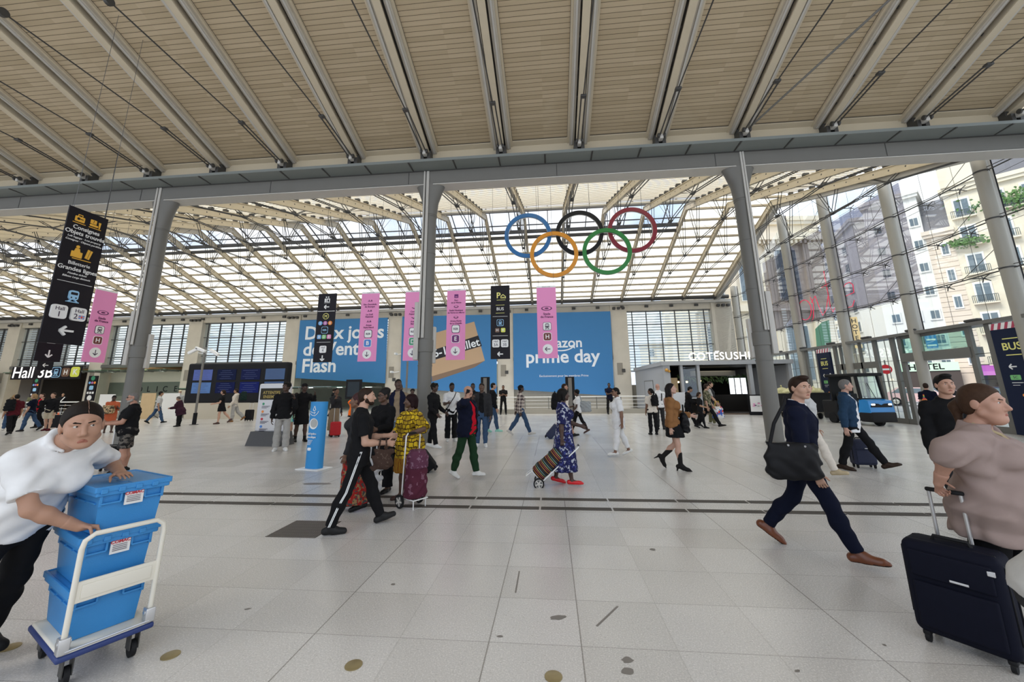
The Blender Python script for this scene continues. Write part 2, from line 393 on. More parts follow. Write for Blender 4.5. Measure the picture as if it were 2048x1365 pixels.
struct('gutter_back', MB().bb((xa, 12.3, 9.3), (xb, 12.36, 10.2)).bb((xa, 12.3, 10.1), (xb, 13.4, 10.2)), mat('soffit_cream', (0.50, 0.43, 0.31), 0.7))

# ---- near roof: boarded panels between cream ribs, sloping down to the gutter
def board_material():
    m, t, b = new_mat('ceiling_boards')
    tc = t.nodes.new('ShaderNodeTexCoord'); sp = t.nodes.new('ShaderNodeSeparateXYZ'); t.links.new(tc.outputs['Object'], sp.inputs[0])
    v = math_node(t, 'DIVIDE', sp.outputs[1], 0.128); iv = math_node(t, 'FLOOR', v); fv = math_node(t, 'FRACT', v)
    iu = math_node(t, 'FLOOR', math_node(t, 'DIVIDE', sp.outputs[0], 2.607))
    cm = t.nodes.new('ShaderNodeCombineXYZ'); t.links.new(iv, cm.inputs[0]); t.links.new(iu, cm.inputs[1])
    wn = t.nodes.new('ShaderNodeTexWhiteNoise'); wn.noise_dimensions = '2D'; t.links.new(cm.outputs[0], wn.inputs['Vector'])
    mp = t.nodes.new('ShaderNodeMapping'); mp.inputs['Scale'].default_value = (0.7, 9, 9); t.links.new(tc.outputs['Object'], mp.inputs[0])
    n = t.nodes.new('ShaderNodeTexNoise'); n.inputs['Scale'].default_value = 2.2; n.inputs['Detail'].default_value = 6; t.links.new(mp.outputs[0], n.inputs['Vector'])
    n2 = t.nodes.new('ShaderNodeTexNoise'); n2.inputs['Scale'].default_value = 0.35; n2.inputs['Detail'].default_value = 4; t.links.new(tc.outputs['Object'], n2.inputs['Vector'])
    c = rgb_mix(t, wn.outputs['Value'], (0.42, 0.335, 0.215), (0.52, 0.42, 0.285))
    c = rgb_mix(t, math_node(t, 'MULTIPLY', n.outputs['Fac'], 0.5), c, (0.35, 0.27, 0.165))
    mr = t.nodes.new('ShaderNodeMapRange'); mr.inputs[1].default_value = 0.62; mr.inputs[2].default_value = 0.75; t.links.new(n2.outputs['Fac'], mr.inputs[0])
    c = rgb_mix(t, math_node(t, 'MULTIPLY', mr.outputs[0], 0.35), c, (0.62, 0.54, 0.40))
    g = math_node(t, 'LESS_THAN', fv, 0.10)
    t.links.new(rgb_mix(t, g, c, (0.10, 0.075, 0.045)), b.inputs['Base Color']); b.inputs['Roughness'].default_value = 0.65
    return m
BOARD = board_material()
SL = 0.334; zb = lambda y: 9.63 + SL*(12.3-y)
NX = [-4.05 + 2.607*k for k in range(-20, 9)]; NX = [x for x in NX if x < 16.5]
Y0, Y1 = -6.0, 12.35  # roof carried on unseen behind the camera to cut sky light from there
Lr = math.hypot(Y1-Y0, SL*(Y1-Y0)); ang = math.atan(-SL)
rotm = Matrix.Rotation(ang, 4, 'X')
for i in range(len(NX)-1):          # board panels: flat in their own frame, then tilted
    a, b = NX[i]+0.36, NX[i+1]-0.36
    mb = MB().bb((a, -Lr, 0), (b, 0, 0.05))
    o = struct('ceiling_panel', mb, BOARD); o.location = (0, Y1, zb(Y1)+0.30); o.rotation_euler = (ang, 0, 0)
    mb = MB().use(RAFT)
    mb.bb((a-0.02, -0.22, -0.06), (b+0.02, 0.0, 0.04)); mb.use(STEEL_D).bb((a+0.03, -0.235, -0.012), (b-0.03, -0.22, 0.01))
    mb.use(STEEL_D).bb((a+0.0, -Lr, -0.006), (a+0.018, -0.22, 0.01)); mb.bb((b-0.018, -Lr, -0.006), (b, -0.22, 0.01))
    o = struct('ceiling_trim', mb); o.location = (0, Y1, zb(Y1)+0.30); o.rotation_euler = (ang, 0, 0)
RIB = mat('grey_rib_paint', (0.46, 0.42, 0.35), 0.55, var=0.1, vscale=4)
for x in NX:                         # rib: two stepped mouldings and a deep flanged rafter between them
    mb = MB()
    for s in (-1, 1):
        mb.use(RIB).bb((x+s*0.14, -Lr, -0.16), (x+s*0.30, 0, 0.05)); mb.use(RAFT).bb((x+s*0.30, -Lr, -0.08), (x+s*0.37, 0, 0.05))
        mb.use(PALE).bb((x+s*0.20, -Lr, -0.19), (x+s*0.25, -0.05, -0.16))
    mb.use(STEEL_D).bb((x-0.14, -Lr, -0.02), (x+0.14, 0, 0.04))
    mb.use(RAFT).bb((x-0.035, -Lr, -0.28), (x+0.035, -0.1, 0.04)); mb.bb((x-0.10, -Lr, -0.31), (x+0.10, -0.1, -0.27))
    mb.use(STEEL_D)
    for k in range(14): mb.bb((x-0.13, -0.9-k*0.85, -0.17), (x-0.10, -0.84-k*0.85, -0.12))
    o = struct('ceiling_beam', mb); o.location = (0, Y1, zb(Y1)+0.30); o.rotation_euler = (ang, 0, 0)
    # tie rod: shoe, fork and long rod
    mb = MB(); z0 = 9.52
    mb.use(STEEL_D).bb((x-0.17, 11.95, 9.30), (x-0.06, 12.35, 9.62)); mb.bb((x+0.06, 11.95, 9.30), (x+0.17, 12.35, 9.62)); mb.bb((x-0.15, 12.1, 9.32), (x+0.15, 12.35, 9.8))
    mb.use(PALE).rbox((x, 11.88, 9.55), (0.12, 0.22, 0.16), 0.03)
    mb.use(STEEL_D).lathe((x-0.12, 11.80, 9.58), [(0.07, 0), (0.07, 0.05), (0.03, 0.05), (0.03, 0.19), (0.07, 0.19), (0.07, 0.24)], 14, 'X')
    for s in (-1, 1): mb.tube([(x+s*0.06, 11.80, 9.57), (x+s*0.06, 10.1, 9.78)], 0.022, 7)
    mb.rbox((x, 10.02, 9.79), (0.17, 0.14, 0.07), 0.02); mb.tube([(x, 10.0, 9.79), (x, 6.2, 9.96), (x, 2.2, 10.1)], 0.018, 7)
    mb.lathe((x-0.04, 6.2, 9.96), [(0.10, 0), (0.10, 0.08)], 16, 'X')
    for yy in (5.2,): mb.tube([(x-0.03, 6.2, 9.96), (x-0.03, yy if yy > 6 else 4.6, zb(yy)+0.0)], 0.02, 7)
    struct('ceiling_tie_rod', mb)
mb = MB().use(STEEL).tube([(6.45, 11.75, 9.62), (8.9, 7.3, 10.9)], 0.03, 8); struct('ceiling_brace', mb)
mb = MB().use(BLACK).tube([(-14.48, 10.9, 9.68), (-13.61, 10.25, 8.52), (-12.74, 9.6, 7.52), (-11.87, 8.95, 6.66), (-11.0, 8.30, 5.95)], 0.012, 6)
tag(mb.build('cable'), 'thin black cable hanging from the boarded roof to the big black banner', 'cable')

# ---- far roof: translucent double-pitch roof on perforated cream rafters
FX = [-4.05 + 2.607*k for k in range(-23, 8)]; FX = [x for x in FX if x < 15.0]
za = lambda y: 4.927 + 0.319*y
YR, ZR = 24.68, 12.80
zd = lambda y: ZR - 0.359*(y-YR)
zf = lambda y: za(y) if y < YR else zd(y)
PANEL = translucent_mat('translucent_panel', (0.93, 0.885, 0.77), 0.80)
xL, xR = FX[0]-0.5, FX[-1]+0.35
GX = 9.2                             # the ridge glazing stops here
mb = MB()
def roof_quad(x0, x1, y0, y1, off): mb.add([(x0, y0, zf(y0+1e-4 if y0 >= YR else y0)+off), (x1, y0, zf(y0+1e-4 if y0 >= YR else y0)+off), (x1, y1, zf(y1-1e-4 if y1 <= YR else y1)+off), (x0, y1, zf(y1)+off)], [(0, 1, 2, 3)])
roof_quad(xL, xR, 12.9, 23.2, 0.62); roof_quad(xL, xR, 26.9, 35.4, 0.52)
roof_quad(GX, xR, 23.2, YR, 0.55); roof_quad(GX, xR, YR, 26.9, 0.55)
struct('ceiling', mb, PANEL)
mb = MB(); roof_quad(xL, GX, 23.2, YR, 0.55); roof_quad(xL, GX, YR, 26.9, 0.55)
o = struct('window_1', mb, glass_mat('ridge_glass', (0.84, 0.85, 0.88), 0.05))
mb = MB().use(STEEL_D)
for k in range(int((GX-xL)/1.3)): x = GX - k*1.3; mb.beam((x, 23.1, za(23.1)+0.5), (x, YR, ZR+0.5), 0.05, 0.08); mb.beam((x, YR, ZR+0.5), (x, 26.6, zd(26.6)+0.5), 0.05, 0.08)
for y in (23.2, 24.6, 25.9): mb.beam((xL, y, zf(y)+0.44), (GX, y, zf(y)+0.44), 0.05, 0.07)
mb.beam((xL, 26.4, zd(26.4)+0.34), (GX, 26.4, zd(26.4)+0.34), 0.16, 0.22); mb.beam((xL, 26.9, zd(26.9)+0.30), (GX, 26.9, zd(26.9)+0.30), 0.16, 0.2)
mb.use(PALE).beam((xL, 23.1, za(23.1)+0.36), (GX, 23.1, za(23.1)+0.36), 0.25, 0.12)
mb.build('glazing_bar', None, o)
PURL = mat('purlin_paint', (0.44, 0.38, 0.29), 0.6)
SLAT = mat('slat_paint', (0.60, 0.52, 0.38), 0.6)
for k, y in enumerate((27.78, 28.71, 29.7, 30.62, 31.46, 32.34, 33.19, 34.0, 34.7)):
    struct('ceiling_purlin', MB().beam((xL, y, zd(y)+0.38), (xR, y, zd(y)+0.38), 0.17, 0.12), PURL)
for y in (23.9, 25.2, 26.2, 27.0):
    struct('ceiling_purlin', MB().beam((GX, y, zf(y)+0.44), (xR, y, zf(y)+0.44), 0.16, 0.12), PURL)
y = 13.2
while y < 23.0:
    mb = MB(); mb.beam((xL, y, za(y)+0.50), (xR, y, za(y)+0.50), 0.05, 0.010); struct('ceiling_slat', mb, SLAT); y += 0.25
# rafters and trusses, one of each per frame
CH = [(12.95, 8.95), (16.6, 9.9), (19.9, 10.03), (23.4, 10.2), (25.9, 10.1), (29.3, 9.9), (35.0, 8.95)]
def rafter_mesh():
    mb = MB().use(RAFT); d = 0.34
    for (ya, zaa), (yb, zbb) in (((12.9, za(12.9)), (YR+0.06, ZR)), ((YR-0.06, ZR), (35.2, zd(35.2)))):
        mb.beam((0, ya, zaa+d/2), (0, yb, zbb+d/2), 0.09, d); 
        for e in (0, d): mb.beam((0, ya, zaa+e), (0, yb, zbb+e), 0.17, 0.035)
    mb.use(STEEL_D)
    n = 0
    y = 13.4
    while y < 35:
        for s in (-1, 1): mb.lathe((s*0.047-0.003, y, zf(y)+0.17), [(0.035, 0), (0.035, 0.006)], 8, 'X')
        y += 0.75
    y = 13.8
    while y < 23: mb.box((0, y, za(y)+0.42), (0.22, 0.16, 0.1)); y += 0.9
    return mb
def truss_mesh():
    mb = MB().use(STEEL_D)
    for s in (-0.07, 0.07):
        for (a, b) in zip(CH[:-1], CH[1:]): mb.tube([(s, *a), (s, *b)], 0.022, 6)
    for y, z in CH[1:-1]:
        for dy in (-0.55, 0.75): mb.tube([(-0.07, y, z), (-0.07, y+dy, zf(y+dy))], 0.018, 5); mb.tube([(0.07, y, z), (0.07, y+dy, zf(y+dy))], 0.018, 5)
        mb.rbox((0, y, z), (0.2, 0.28, 0.06), 0.02)
    for (a, b) in zip(CH[1:-2], CH[2:-1]): mb.tube([(0, *a), (0, (a[0]+b[0])/2, zf((a[0]+b[0])/2))], 0.010, 5)
    return mb
raf = rafter_mesh().build('ceiling_beam', kind='structure'); tru = truss_mesh().build('ceiling_truss', kind='structure')
for i, x in enumerate(FX):
    for src in (raf, tru):
        o = src if i == 0 else src.copy()
        if i: COL.objects.link(o)
        o.location.x = x
for i in range(len(FX)-1):           # thin wind bracing between frames
    a, b = FX[i], FX[i+1]; mb = MB().use(STEEL_D)
    for y0, y1 in ((27, 31), (31, 34.8)): mb.tube([(a, y0, zd(y0)+0.1), (b, y1, zd(y1)+0.1)], 0.007, 4); mb.tube([(b, y0, zd(y0)+0.1), (a, y1, zd(y1)+0.1)], 0.007, 4)
    if FX[i] > 4: mb.tube([(a, 24.7, ZR), (b, 27.2, zd(27.2)+0.1)], 0.008, 4)
    struct('ceiling_bracing', mb)
mb = MB().use(PALE); mb.beam((FX[-1]+0.22, 12.9, za(12.9)+0.05), (FX[-1]+0.22, YR, ZR+0.05), 0.3, 0.5); mb.beam((FX[-1]+0.22, YR, ZR+0.05), (FX[-1]+0.22, 35.2, zd(35.2)+0.05), 0.3, 0.5)
struct('ceiling_verge', mb)

# ---- back wall: concrete pillars, header, windows
YW = 35.05
PXS = (-64.2, -54.1, -44.05, -34.1, -24.1, -14.08, -3.93, 6.07, 14.85)
for x in PXS:
    mb = MB().use(CONC).bb((x-0.7, YW, -4.5), (x+0.7, YW+1.0, 8.78))
    mb.use(mat('concrete_dark', (0.30, 0.27, 0.22), 0.9)).bb((x-0.42, YW-0.02, 2.75), (x+0.05, YW+0.05, 3.75)); mb.use(STEEL_D)
    for dx in (-0.4, 0, 0.4): mb.rbox((x+dx, YW-0.1, 8.5), (0.24, 0.3, 0.22), 0.04)
    if x > -20: mb.rbox((x+0.1, YW-0.03, 3.1 if x > -10 else 2.6), (0.28, 0.08, 0.28), 0.02)
    struct('wall_pillar', mb)
mb = MB().use(CONC).bb((-66, YW+0.12, 8.28), (15.5, YW+0.9, 8.8)); mb.use(PALE).bb((-66, YW-0.25, 8.78), (15.5, YW+0.9, 9.02))
for k in range(38): mb.use(STEEL_D).box((-65+k*2.1, YW+0.05, 8.62), (0.3, 0.16, 0.18))
struct('wall_back_header', mb)
struct('wall_back_gutter', MB().use(STEEL_D).tube([(-66, YW-0.25, 9.22), (15.3, YW-0.25, 9.22)], 0.17, 12), None, True)
LOUV = translucent_mat('louver_white', (0.88, 0.89, 0.90), 0.6); LGL = glass_mat('window_glass', (0.90, 0.93, 0.93), 0.05)
wn = 2
for i in range(len(PXS)-1):
    a, b = PXS[i]+0.7, PXS[i+1]-0.7
    right = i == 7
    z0, z1 = (3.0 if right else 4.38), 8.26
    w = empty('window_%d' % wn, (0, 0, 0), kind='structure'); wn += 1
    mb = MB().use(STEEL_D)
    n = round((b-a)/1.25)
    off = 0.35 if not right else 0.5
    x = a + off
    while x < b: mb.bb((x-0.033, YW+0.35, z0), (x+0.033, YW+0.47, z1)); x += 1.22
    for z in (z0+0.03, z1-0.04, 5.1 if not right else 5.27, 6.87 if not right else 7.1): mb.bb((a, YW+0.34, z-0.045), (b, YW+0.48, z+0.01))
    mb.build('window_frame', None, w)
    MB().bb((a, YW+0.42, z0), (b, YW+0.43, z1)).build('window_pane', LGL, w)
    mb = MB(); z = z0+0.1
    while z < z1-0.05: mb.beam((a, YW+0.75, z), (b, YW+0.75, z), 0.13, 0.012, up=(0, -1.0, 0.35)); z += 0.235
    mb.build('louver', LOUV, w)
    if not right: struct('wall_lintel', MB().use(mat('lintel_grey', (0.14, 0.135, 0.125), 0.6)).bb((a, YW-0.1, 4.08), (b, YW+0.6, 4.38)))
struct('wall_back_parapet', MB().use(mat('brown_stone', (0.33, 0.30, 0.24), 0.8, var=0.1)).bb((-13.4, YW+0.4, -4.5), (14.2, YW+0.8, 1.9)))
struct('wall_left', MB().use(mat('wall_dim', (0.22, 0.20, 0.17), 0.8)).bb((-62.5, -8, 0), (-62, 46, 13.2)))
struct('wall_right_return', MB().use(CONC).bb((13.9, YW, 0), (15.6, YW+0.7, 8.8)))
# ---- lower storey of the back wall: openings, canopies, far interiors
DARKIN = mat('dark_interior', (0.030, 0.024, 0.018), 0.7)
BROWNIN = mat('brown_interior', (0.20, 0.155, 0.10), 0.7, var=0.2, vscale=0.6)
GREENIN = mat('green_grey_interior', (0.22, 0.24, 0.19), 0.6, var=0.15, vscale=0.7)
BEIGEWALL = mat('beige_panel', (0.52, 0.47, 0.38), 0.75, var=0.06, vscale=1)
WARM = mat('warm_lamp', (0, 0, 0), 0.5, emit=(1.0, 0.70, 0.32), estr=5)
COOL = mat('cool_lamp', (0, 0, 0), 0.5, emit=(0.85, 1.0, 0.92), estr=4)
struct('wall_left_interior', MB().use(DARKIN).bb((-64, 44, 0), (-43.6, 44.5, 4.4)).use(BROWNIN).bb((-43.6, 44, 0), (-33, 44.5, 4.4)).use(GREENIN).bb((-33, 44, -4.5), (7, 44.5, 4.4)))
struct('ceiling_passage', MB().use(BROWNIN).bb((-64, YW+0.6, 4.2), (-14, 45, 4.4)))
mb = MB().use(BROWNIN)
for x in (-52.5, -50.2, -47.9): mb.bb((x-0.25, 43.2, 0), (x+0.25, 44, 4.2))
mb.use(mat('counter_dark', (0.05, 0.045, 0.04), 0.4)).bb((-49.2, 41, 0), (-44.6, 42, 1.2)); mb.use(BLACK).bb((-49.2, 41.2, 2.3), (-44.5, 42.4, 3.2))
struct('wall_shopfront', mb)
for i, (x, y, z) in enumerate(((-51.4, 43.2, 1.9), (-49.3, 43.2, 1.9), (-42.6, 39.5, 2.0))):
    w = MB().use(WARM).lathe((0, 0, 0), [(0.03, 1.3), (0.16, 0.7), (0.20, 0.1), (0.1, 0)], 10).build('wall_lamp', loc=(x, y, z))
    tag(w, ('amber uplight glowing on the dark wall behind the left edge of the hall sign', 'amber uplight glowing under the digit of the hall sign', 'amber uplight beyond the pillar beside the pink banner')[i], 'lamp', 'amber wall lights')
    lamp('lamp_glow', 'POINT', (x, y-0.5, z+0.8), 40, (1, 0.7, 0.35), shadow_soft_size=0.2)
lamp('ceiling_spot', 'POINT', (-46.5, 42.0, 3.9), 60, (1, 0.8, 0.5), shadow_soft_size=0.2)
mb = MB().use(COOL)
for x in (-46.4, -45.4): mb.bb((x-0.5, 41.1, 2.7), (x+0.5, 41.195, 2.78))
tag(mb.build('strip_light'), 'thin bright strip light over the dark counter below the hall sign', 'lamp')
for i, (a, b) in enumerate(((-53.3, -44.8), (-43.3, -34.8), (-33.4, -24.8), (-23.3, -14.8))):
    z = 3.72 if i < 2 else 2.0
    y0_ = 34.5 if i == 0 else 33.2; mb = MB().use(GREENGLASS).bb((a, y0_, z), (b, YW+0.5, z+0.06)); mb.use(STEEL)
    for k in range(7): x = a+0.3+k*(b-a-0.6)/6; mb.bb((x-0.04, y0_, z-0.12), (x+0.04, YW, z))
    mb.use(COOL)
    for k in range(3): mb.bb((a+1.2+k*2.6, 34.6, z-0.05), (a+2.6+k*2.6, 34.75, z-0.02))
    struct('ceiling_canopy', mb)
mb = MB().use(mat('police_band', (0.13, 0.15, 0.12), 0.4)).bb((-43.3, 36.0, 1.4), (-34.8, 36.1, 2.7)); mb.use(BEIGEWALL).bb((-43.3, 36.0, 2.7), (-34.8, 36.1, 3.7)).use(GREENIN).bb((-43.3, 36.0, 0), (-34.8, 36.1, 1.4))
o = struct('wall_office', mb)
pl = Panel(o, 36.0)
for ch, x in zip('POLICE', (-40.9, -39.9, -38.96, -38.06, -37.2, -36.1)): pl.text(BLACK, ch, x, 2.0, 0.75, 0.01)
pl.done()

# ---- guard rails along the stair openings
RAILW = mat('rail_white', (0.80, 0.80, 0.78), 0.4)
def railing(x0, x1, y, label, glass=True):
    t = empty('railing', (x0, y, 0), 0, label, 'railing')
    L = x1-x0
    MB().use(RAILW).tube([(0, 0, 1.1), (L, 0, 1.1)], 0.035, 8).build('handrail', None, t, True)
    mb = MB().use(RAILW)
    for z in (0.42, 0.65, 0.88): mb.tube([(0, 0, z), (L, 0, z)], 0.014, 6)
    mb.build('rail_bar', None, t, True)
    n = max(2, int(L/1.5))
    for k in range(n+1): MB().use(STEEL).bb((k*L/n-0.025, -0.02, 0), (k*L/n+0.025, 0.03, 1.08)).build('post', None, t)
    MB().use(mat('rail_base', (0.34, 0.32, 0.27), 0.6)).bb((0, -0.03, 0), (L, 0.05, 0.30)).build('kick_panel', None, t)
railing(-5.0, 6.2, 27.85, 'white handrail with horizontal bars in front of the stair opening under the blue posters')
railing(-36.6, -32.5, 25.3, 'white railing with bars beside the orange cone')
railing(-30.0, -23.9, 25.6, 'white railing behind the plain white and plywood boards')

# ================================================================= GLASS FRONT ON THE RIGHT
FXC = 15.24
for y in (10.35, 14.24, 18.13, 22.1, 25.97, 29.9, 33.7):
    top = (zb(y)+0.1) if y < 12.5 else zf(y)+0.25
    mb = MB().use(STEEL if y < 1 else mat('facade_column', (0.36, 0.34, 0.29), 0.45)).lathe((FXC, y, 0), [(0.19, 0), (0.19, top)], 22)
    mb.use(STEEL_D)
    for z in np.arange(5.4, top-0.3, 1.75): mb.lathe((FXC, y, z), [(0.205, 0), (0.205, 0.05)], 18)
    mb.use(PALE).bb((FXC+0.17, y-0.05, 3.8), (FXC+0.32, y+0.05, top)); mb.use(BLACK).bb((FXC+0.32, y-0.06, 3.8), (FXC+0.36, y+0.06, top))
    struct('facade_column', mb, None, True)
GXP = 15.85
def zroof(y): return zb(y)+0.2 if y < 12.5 else zf(y)+0.3
ys = [4.0, 8.4, 12.3, 12.7, 16.2, 20.1, 24.0, YR, 27.9, 31.8, 35.2]
wn2 = 40
for a, b in zip(ys[:-1], ys[1:]):
    if b-a < 0.5: continue
    struct('window_%d' % wn2, MB().add([(GXP, a, 3.8), (GXP, b, 3.8), (GXP, b, zroof(b)), (GXP, a, zroof(a))], [(0, 1, 2, 3)]), GLASS); wn2 += 1
mb = MB().use(STEEL_D)
y = 4.0
while y < 35: mb.tube([(GXP, y, 3.8), (GXP, y, zroof(y))], 0.008, 4); y += 1.31
for z in np.arange(5.4, 13, 1.75):
    yy = [y for y in np.arange(4, 35.3, 0.3) if zroof(y) > z]
    if yy: mb.tube([(GXP, min(yy), z), (GXP, max(yy), z)], 0.008, 4)
struct('window_joint', mb)
# spider trusses between the columns
cys = [6.4, 10.35, 14.24, 18.13, 22.1, 25.97, 29.9, 33.7]
mb = MB().use(STEEL_D)
for z in np.arange(5.4, 12.4, 1.75):
    for a, b in zip(cys[:-1], cys[1:]):
        if min(zroof(a), zroof(b)) < z+0.2: continue
        m = (a+b)/2
        mb.tube([(FXC, a, z), (FXC+0.1, m, z), (FXC, b, z)], 0.022, 6); mb.tube([(FXC, a, z+0.12), (FXC+0.1, m, z+0.06), (FXC, b, z+0.12)], 0.014, 5)
        mb.tube([(FXC, a, z+0.9), (FXC+0.35, m, z+0.05)], 0.010, 5)
        for q in (m-0.66, m+0.66):
            mb.tube([(FXC+0.05, q, z), (GXP-0.05, q, z)], 0.02, 5)
            for dy, dz in ((-0.14, -0.12), (0.14, -0.12), (0.14, 0.12), (-0.14, 0.12)): mb.tube([(GXP-0.12, q, z), (GXP-0.03, q+dy, z+dz)], 0.017, 5)
struct('window_spider_truss', mb)
# tinted screen outside the glass
struct('window_tinted', MB().bb((16.05, 18.3, 5.5), (16.09, 30.3, 10.7)), TINT)
# transom and door line
TR = mat('door_frame_grey', (0.16, 0.155, 0.14), 0.45)
mb = MB().use(TR).bb((15.1, 4, 3.72), (15.95, 35, 3.84))
for k in range(9): mb.use(STEEL_D).rbox((15.2, 13.2+k*2.5, 3.90), (0.2, 0.5, 0.10), 0.04)
struct('beam_transom', mb)
door_y = [12.2, 13.9, 15.35, 16.05, 19.0, 19.4, 20.4, 22.3, 23.1, 24.6, 25.6, 27.6, 30.2, 33.4]
for i, (a, b) in enumerate(zip(door_y[:-1], door_y[1:])):
    w = empty('door_%d' % (i+1), (15.3, a, 0), 0, kind='structure')
    mb = MB().use(TR); L = b-a
    mb.bb((-0.06, 0, 0), (0.06, 0.09, 3.75)); mb.bb((-0.06, L-0.09, 0), (0.06, L, 3.75))
    open_ = i in (1, 2)
    if i == 3:
        mb.bb((-0.10, 0, 2.62), (0.35, L, 2.98)); mb.bb((-0.03, 0, 3.6), (0.03, L, 3.75))
        MB().bb((-0.01, 0.09, 2.98), (0.01, L-0.09, 3.6)).build('glass_pane', GREENGLASS, w)
    else:
        mb.bb((-0.05, 0, 0), (0.05, L, 0.22))
        if i in (6, 7): mb.bb((-0.05, 0, 2.45), (0.05, L, 2.75)); mb.bb((-0.05, L/2-0.05, 0), (0.05, L/2+0.05, 3.75))
        for z in (0.9, 1.8, 2.7): mb.bb((-0.01, 0, z), (0.01, L, z+0.02))
        for k in range(1, int(L/0.42)): mb.bb((-0.01, k*0.42, 0.2), (0.01, k*0.42+0.02, 3.7))
        MB().bb((-0.01, 0.09, 0.2), (0.01, L-0.09, 3.7)).build('glass_pane', GLASS, w)
    mb.build('door_frame', None, w)

# ================================================================= OUTSIDE
STONE = mat('cream_stone', (0.72, 0.65, 0.52), 0.85, var=0.10, vscale=0.8)
STONE_L = mat('white_render', (0.78, 0.77, 0.73), 0.85, var=0.06, vscale=0.6)
PINKST = mat('banded_stone', (0.70, 0.60, 0.50), 0.85, var=0.08, vscale=0.6)
ZINC = mat('zinc_roof', (0.10, 0.10, 0.12), 0.6)
WINGL = mat('window_glazing', (0.13, 0.17, 0.20), 0.15)
WINFR = mat('window_white', (0.75, 0.75, 0.72), 0.6)
IRON = mat('balcony_iron', (0.05, 0.07, 0.08), 0.6)
def building(label, p0, p1, depth, H, material, cols, floors, z0=4.0, fh=3.3, wsize=(1.2, 1.9), balcony=False, bands=0.0, roof=None, arch=False, cornice=True):
    """upright block whose street face runs from p0 to p1 (seen from the hall side)"""
    p0, p1 = Vector((*p0, 0)), Vector((*p1, 0)); d = (p1-p0); L = d.length; rz = math.atan2(d.y, d.x)
    t = empty('building', p0, rz, label, 'building')
    mb = MB().use(material).bb((0, 0, 0), (L, depth, H))
    if bands:
        z = 3.0
        while z < H-1: mb.bb((0, -0.05, z), (L, 0, z+bands*0.75)); z += bands
    mb.build('wall', None, t)
    if cornice:
        MB().use(material).bb((-0.3, -0.5, H-0.5), (L+0.3, depth, H)).bb((-0.2, -0.35, H-0.9), (L+0.2, depth, H-0.5)).build('cornice', None, t)
    if roof: MB().use(ZINC).add([(0, 0, H), (L, 0, H), (L, depth, H), (0, depth, H), (0, 1.8, H+roof), (L, 1.8, H+roof), (L, depth-1.8, H+roof), (0, depth-1.8, H+roof)], [(0, 1, 5, 4), (1, 2, 6, 5), (2, 3, 7, 6), (3, 0, 4, 7), (4, 5, 6, 7)]).build('roof', None, t)
    for f in range(floors):
        for c in cols:
            z = z0 + f*fh; w, h = wsize
            if arch:
                pts = [(c-w/2, z), (c+w/2, z), (c+w/2, z+h-w/2)] + [(c+w/2*math.cos(R(a)), z+h-w/2+w/2*math.sin(R(a))) for a in range(30, 180, 30)] + [(c-w/2, z+h-w/2)]
                wb = MB().use(WINFR).prism(pts, -0.12, 0.05)
            else: wb = MB().use(WINFR).bb((c-w/2-0.12, -0.12, z-0.12), (c+w/2+0.12, 0.05, z+h+0.12))
            fr = wb.build('window', None, t)
            g = MB().use(WINGL)
            for s in (-1, 1): g.bb((c+s*w*0.25-w*0.21, -0.16, z+0.1), (c+s*w*0.25+w*0.21, -0.11, z+h-0.12-(w*0.3 if arch else 0)))
            g.build('pane', None, fr)
            if balcony:
                mb = MB().use(material).bb((c-w*0.8, -0.6, z-0.3), (c+w*0.8, 0, z-0.15)); mb.use(IRON)
                mb.bb((c-w*0.8, -0.6, z+0.7), (c+w*0.8, -0.55, z+0.76))
                for k in range(15): x = c-w*0.8+k*w*1.6/14; mb.bb((x-0.025, -0.59, z-0.15), (x+0.025, -0.56, z+0.7))
                mb.build('balcony', None, t)
    return t
q = Vector((48.9, 53.7)); dr = Vector((0.707, -0.707))
P = lambda k: tuple(q + dr*k)
bB = building('white rendered apartment block with small windows beside the banded stone building', P(-5.5), P(0.0), 12, 27, STONE_L, (1.2, 3.2, 4.8), 7, 3.5, 3.1, (0.8, 1.2))
cB = P(-5.5)
building('long grey white wing of the apartment block seen behind the tinted glass', (cB[0]+0.31*26, cB[1]+0.95*26), (cB[0]+0.31*4, cB[1]+0.95*4), 1.5, 26.5, STONE_L, (2, 5, 8, 11, 14, 17.5), 7, 3.5, 3.1, (1.5, 1.6))
building('narrow banded stone building with small windows beside the white apartment block', P(0.0), P(2.3), 12, 21, PINKST, (1.45,), 5, 4.0, 3.4, (0.55, 1.5), bands=0.62, roof=4.5)
tC = building('tall cream stone corner building with iron balconies at the right edge', P(2.3), P(18), 12, 26, STONE, (1.35, 4.1, 6.7, 9.3, 12), 6, 4.0, 3.6, (1.25, 2.3), balcony=True, roof=4)
MB().use(STONE).prism([(0, 26), (3.2, 26), (3.2, 28.5)] + [(1.6+1.6*math.cos(R(a)), 28.0+1.6*math.sin(R(a))) for a in range(20, 180, 20)] + [(0, 28.5)], -0.7, 3).build('gable', None, tC)
for z0, cc, s in ((22.6, 5.2, 1.1), (18.6, 1.0, .5)):
    mb = MB(); mb.use(mat('balcony_leaf', (0.10, 0.20, 0.06), 0.8, var=0.4, vscale=9))
    for k in range(420):
        c = Vector((cc+random.gauss(0, 1.4*s), -0.5+random.gauss(0, 0.25), z0+random.gauss(0, 0.5*s))); a = random.random()*6.3; r = 0.12+0.12*random.random()
        u = Vector((math.cos(a), 0.4*math.sin(3*a), math.sin(a)))*r; v = Vector((-math.sin(a), 0.5, math.cos(a)))*r*0.6
        mb.add([c-u, c+v, c+u, c-v], [(0, 1, 2, 3)])
    mb.build('balcony_plant', None, tC)
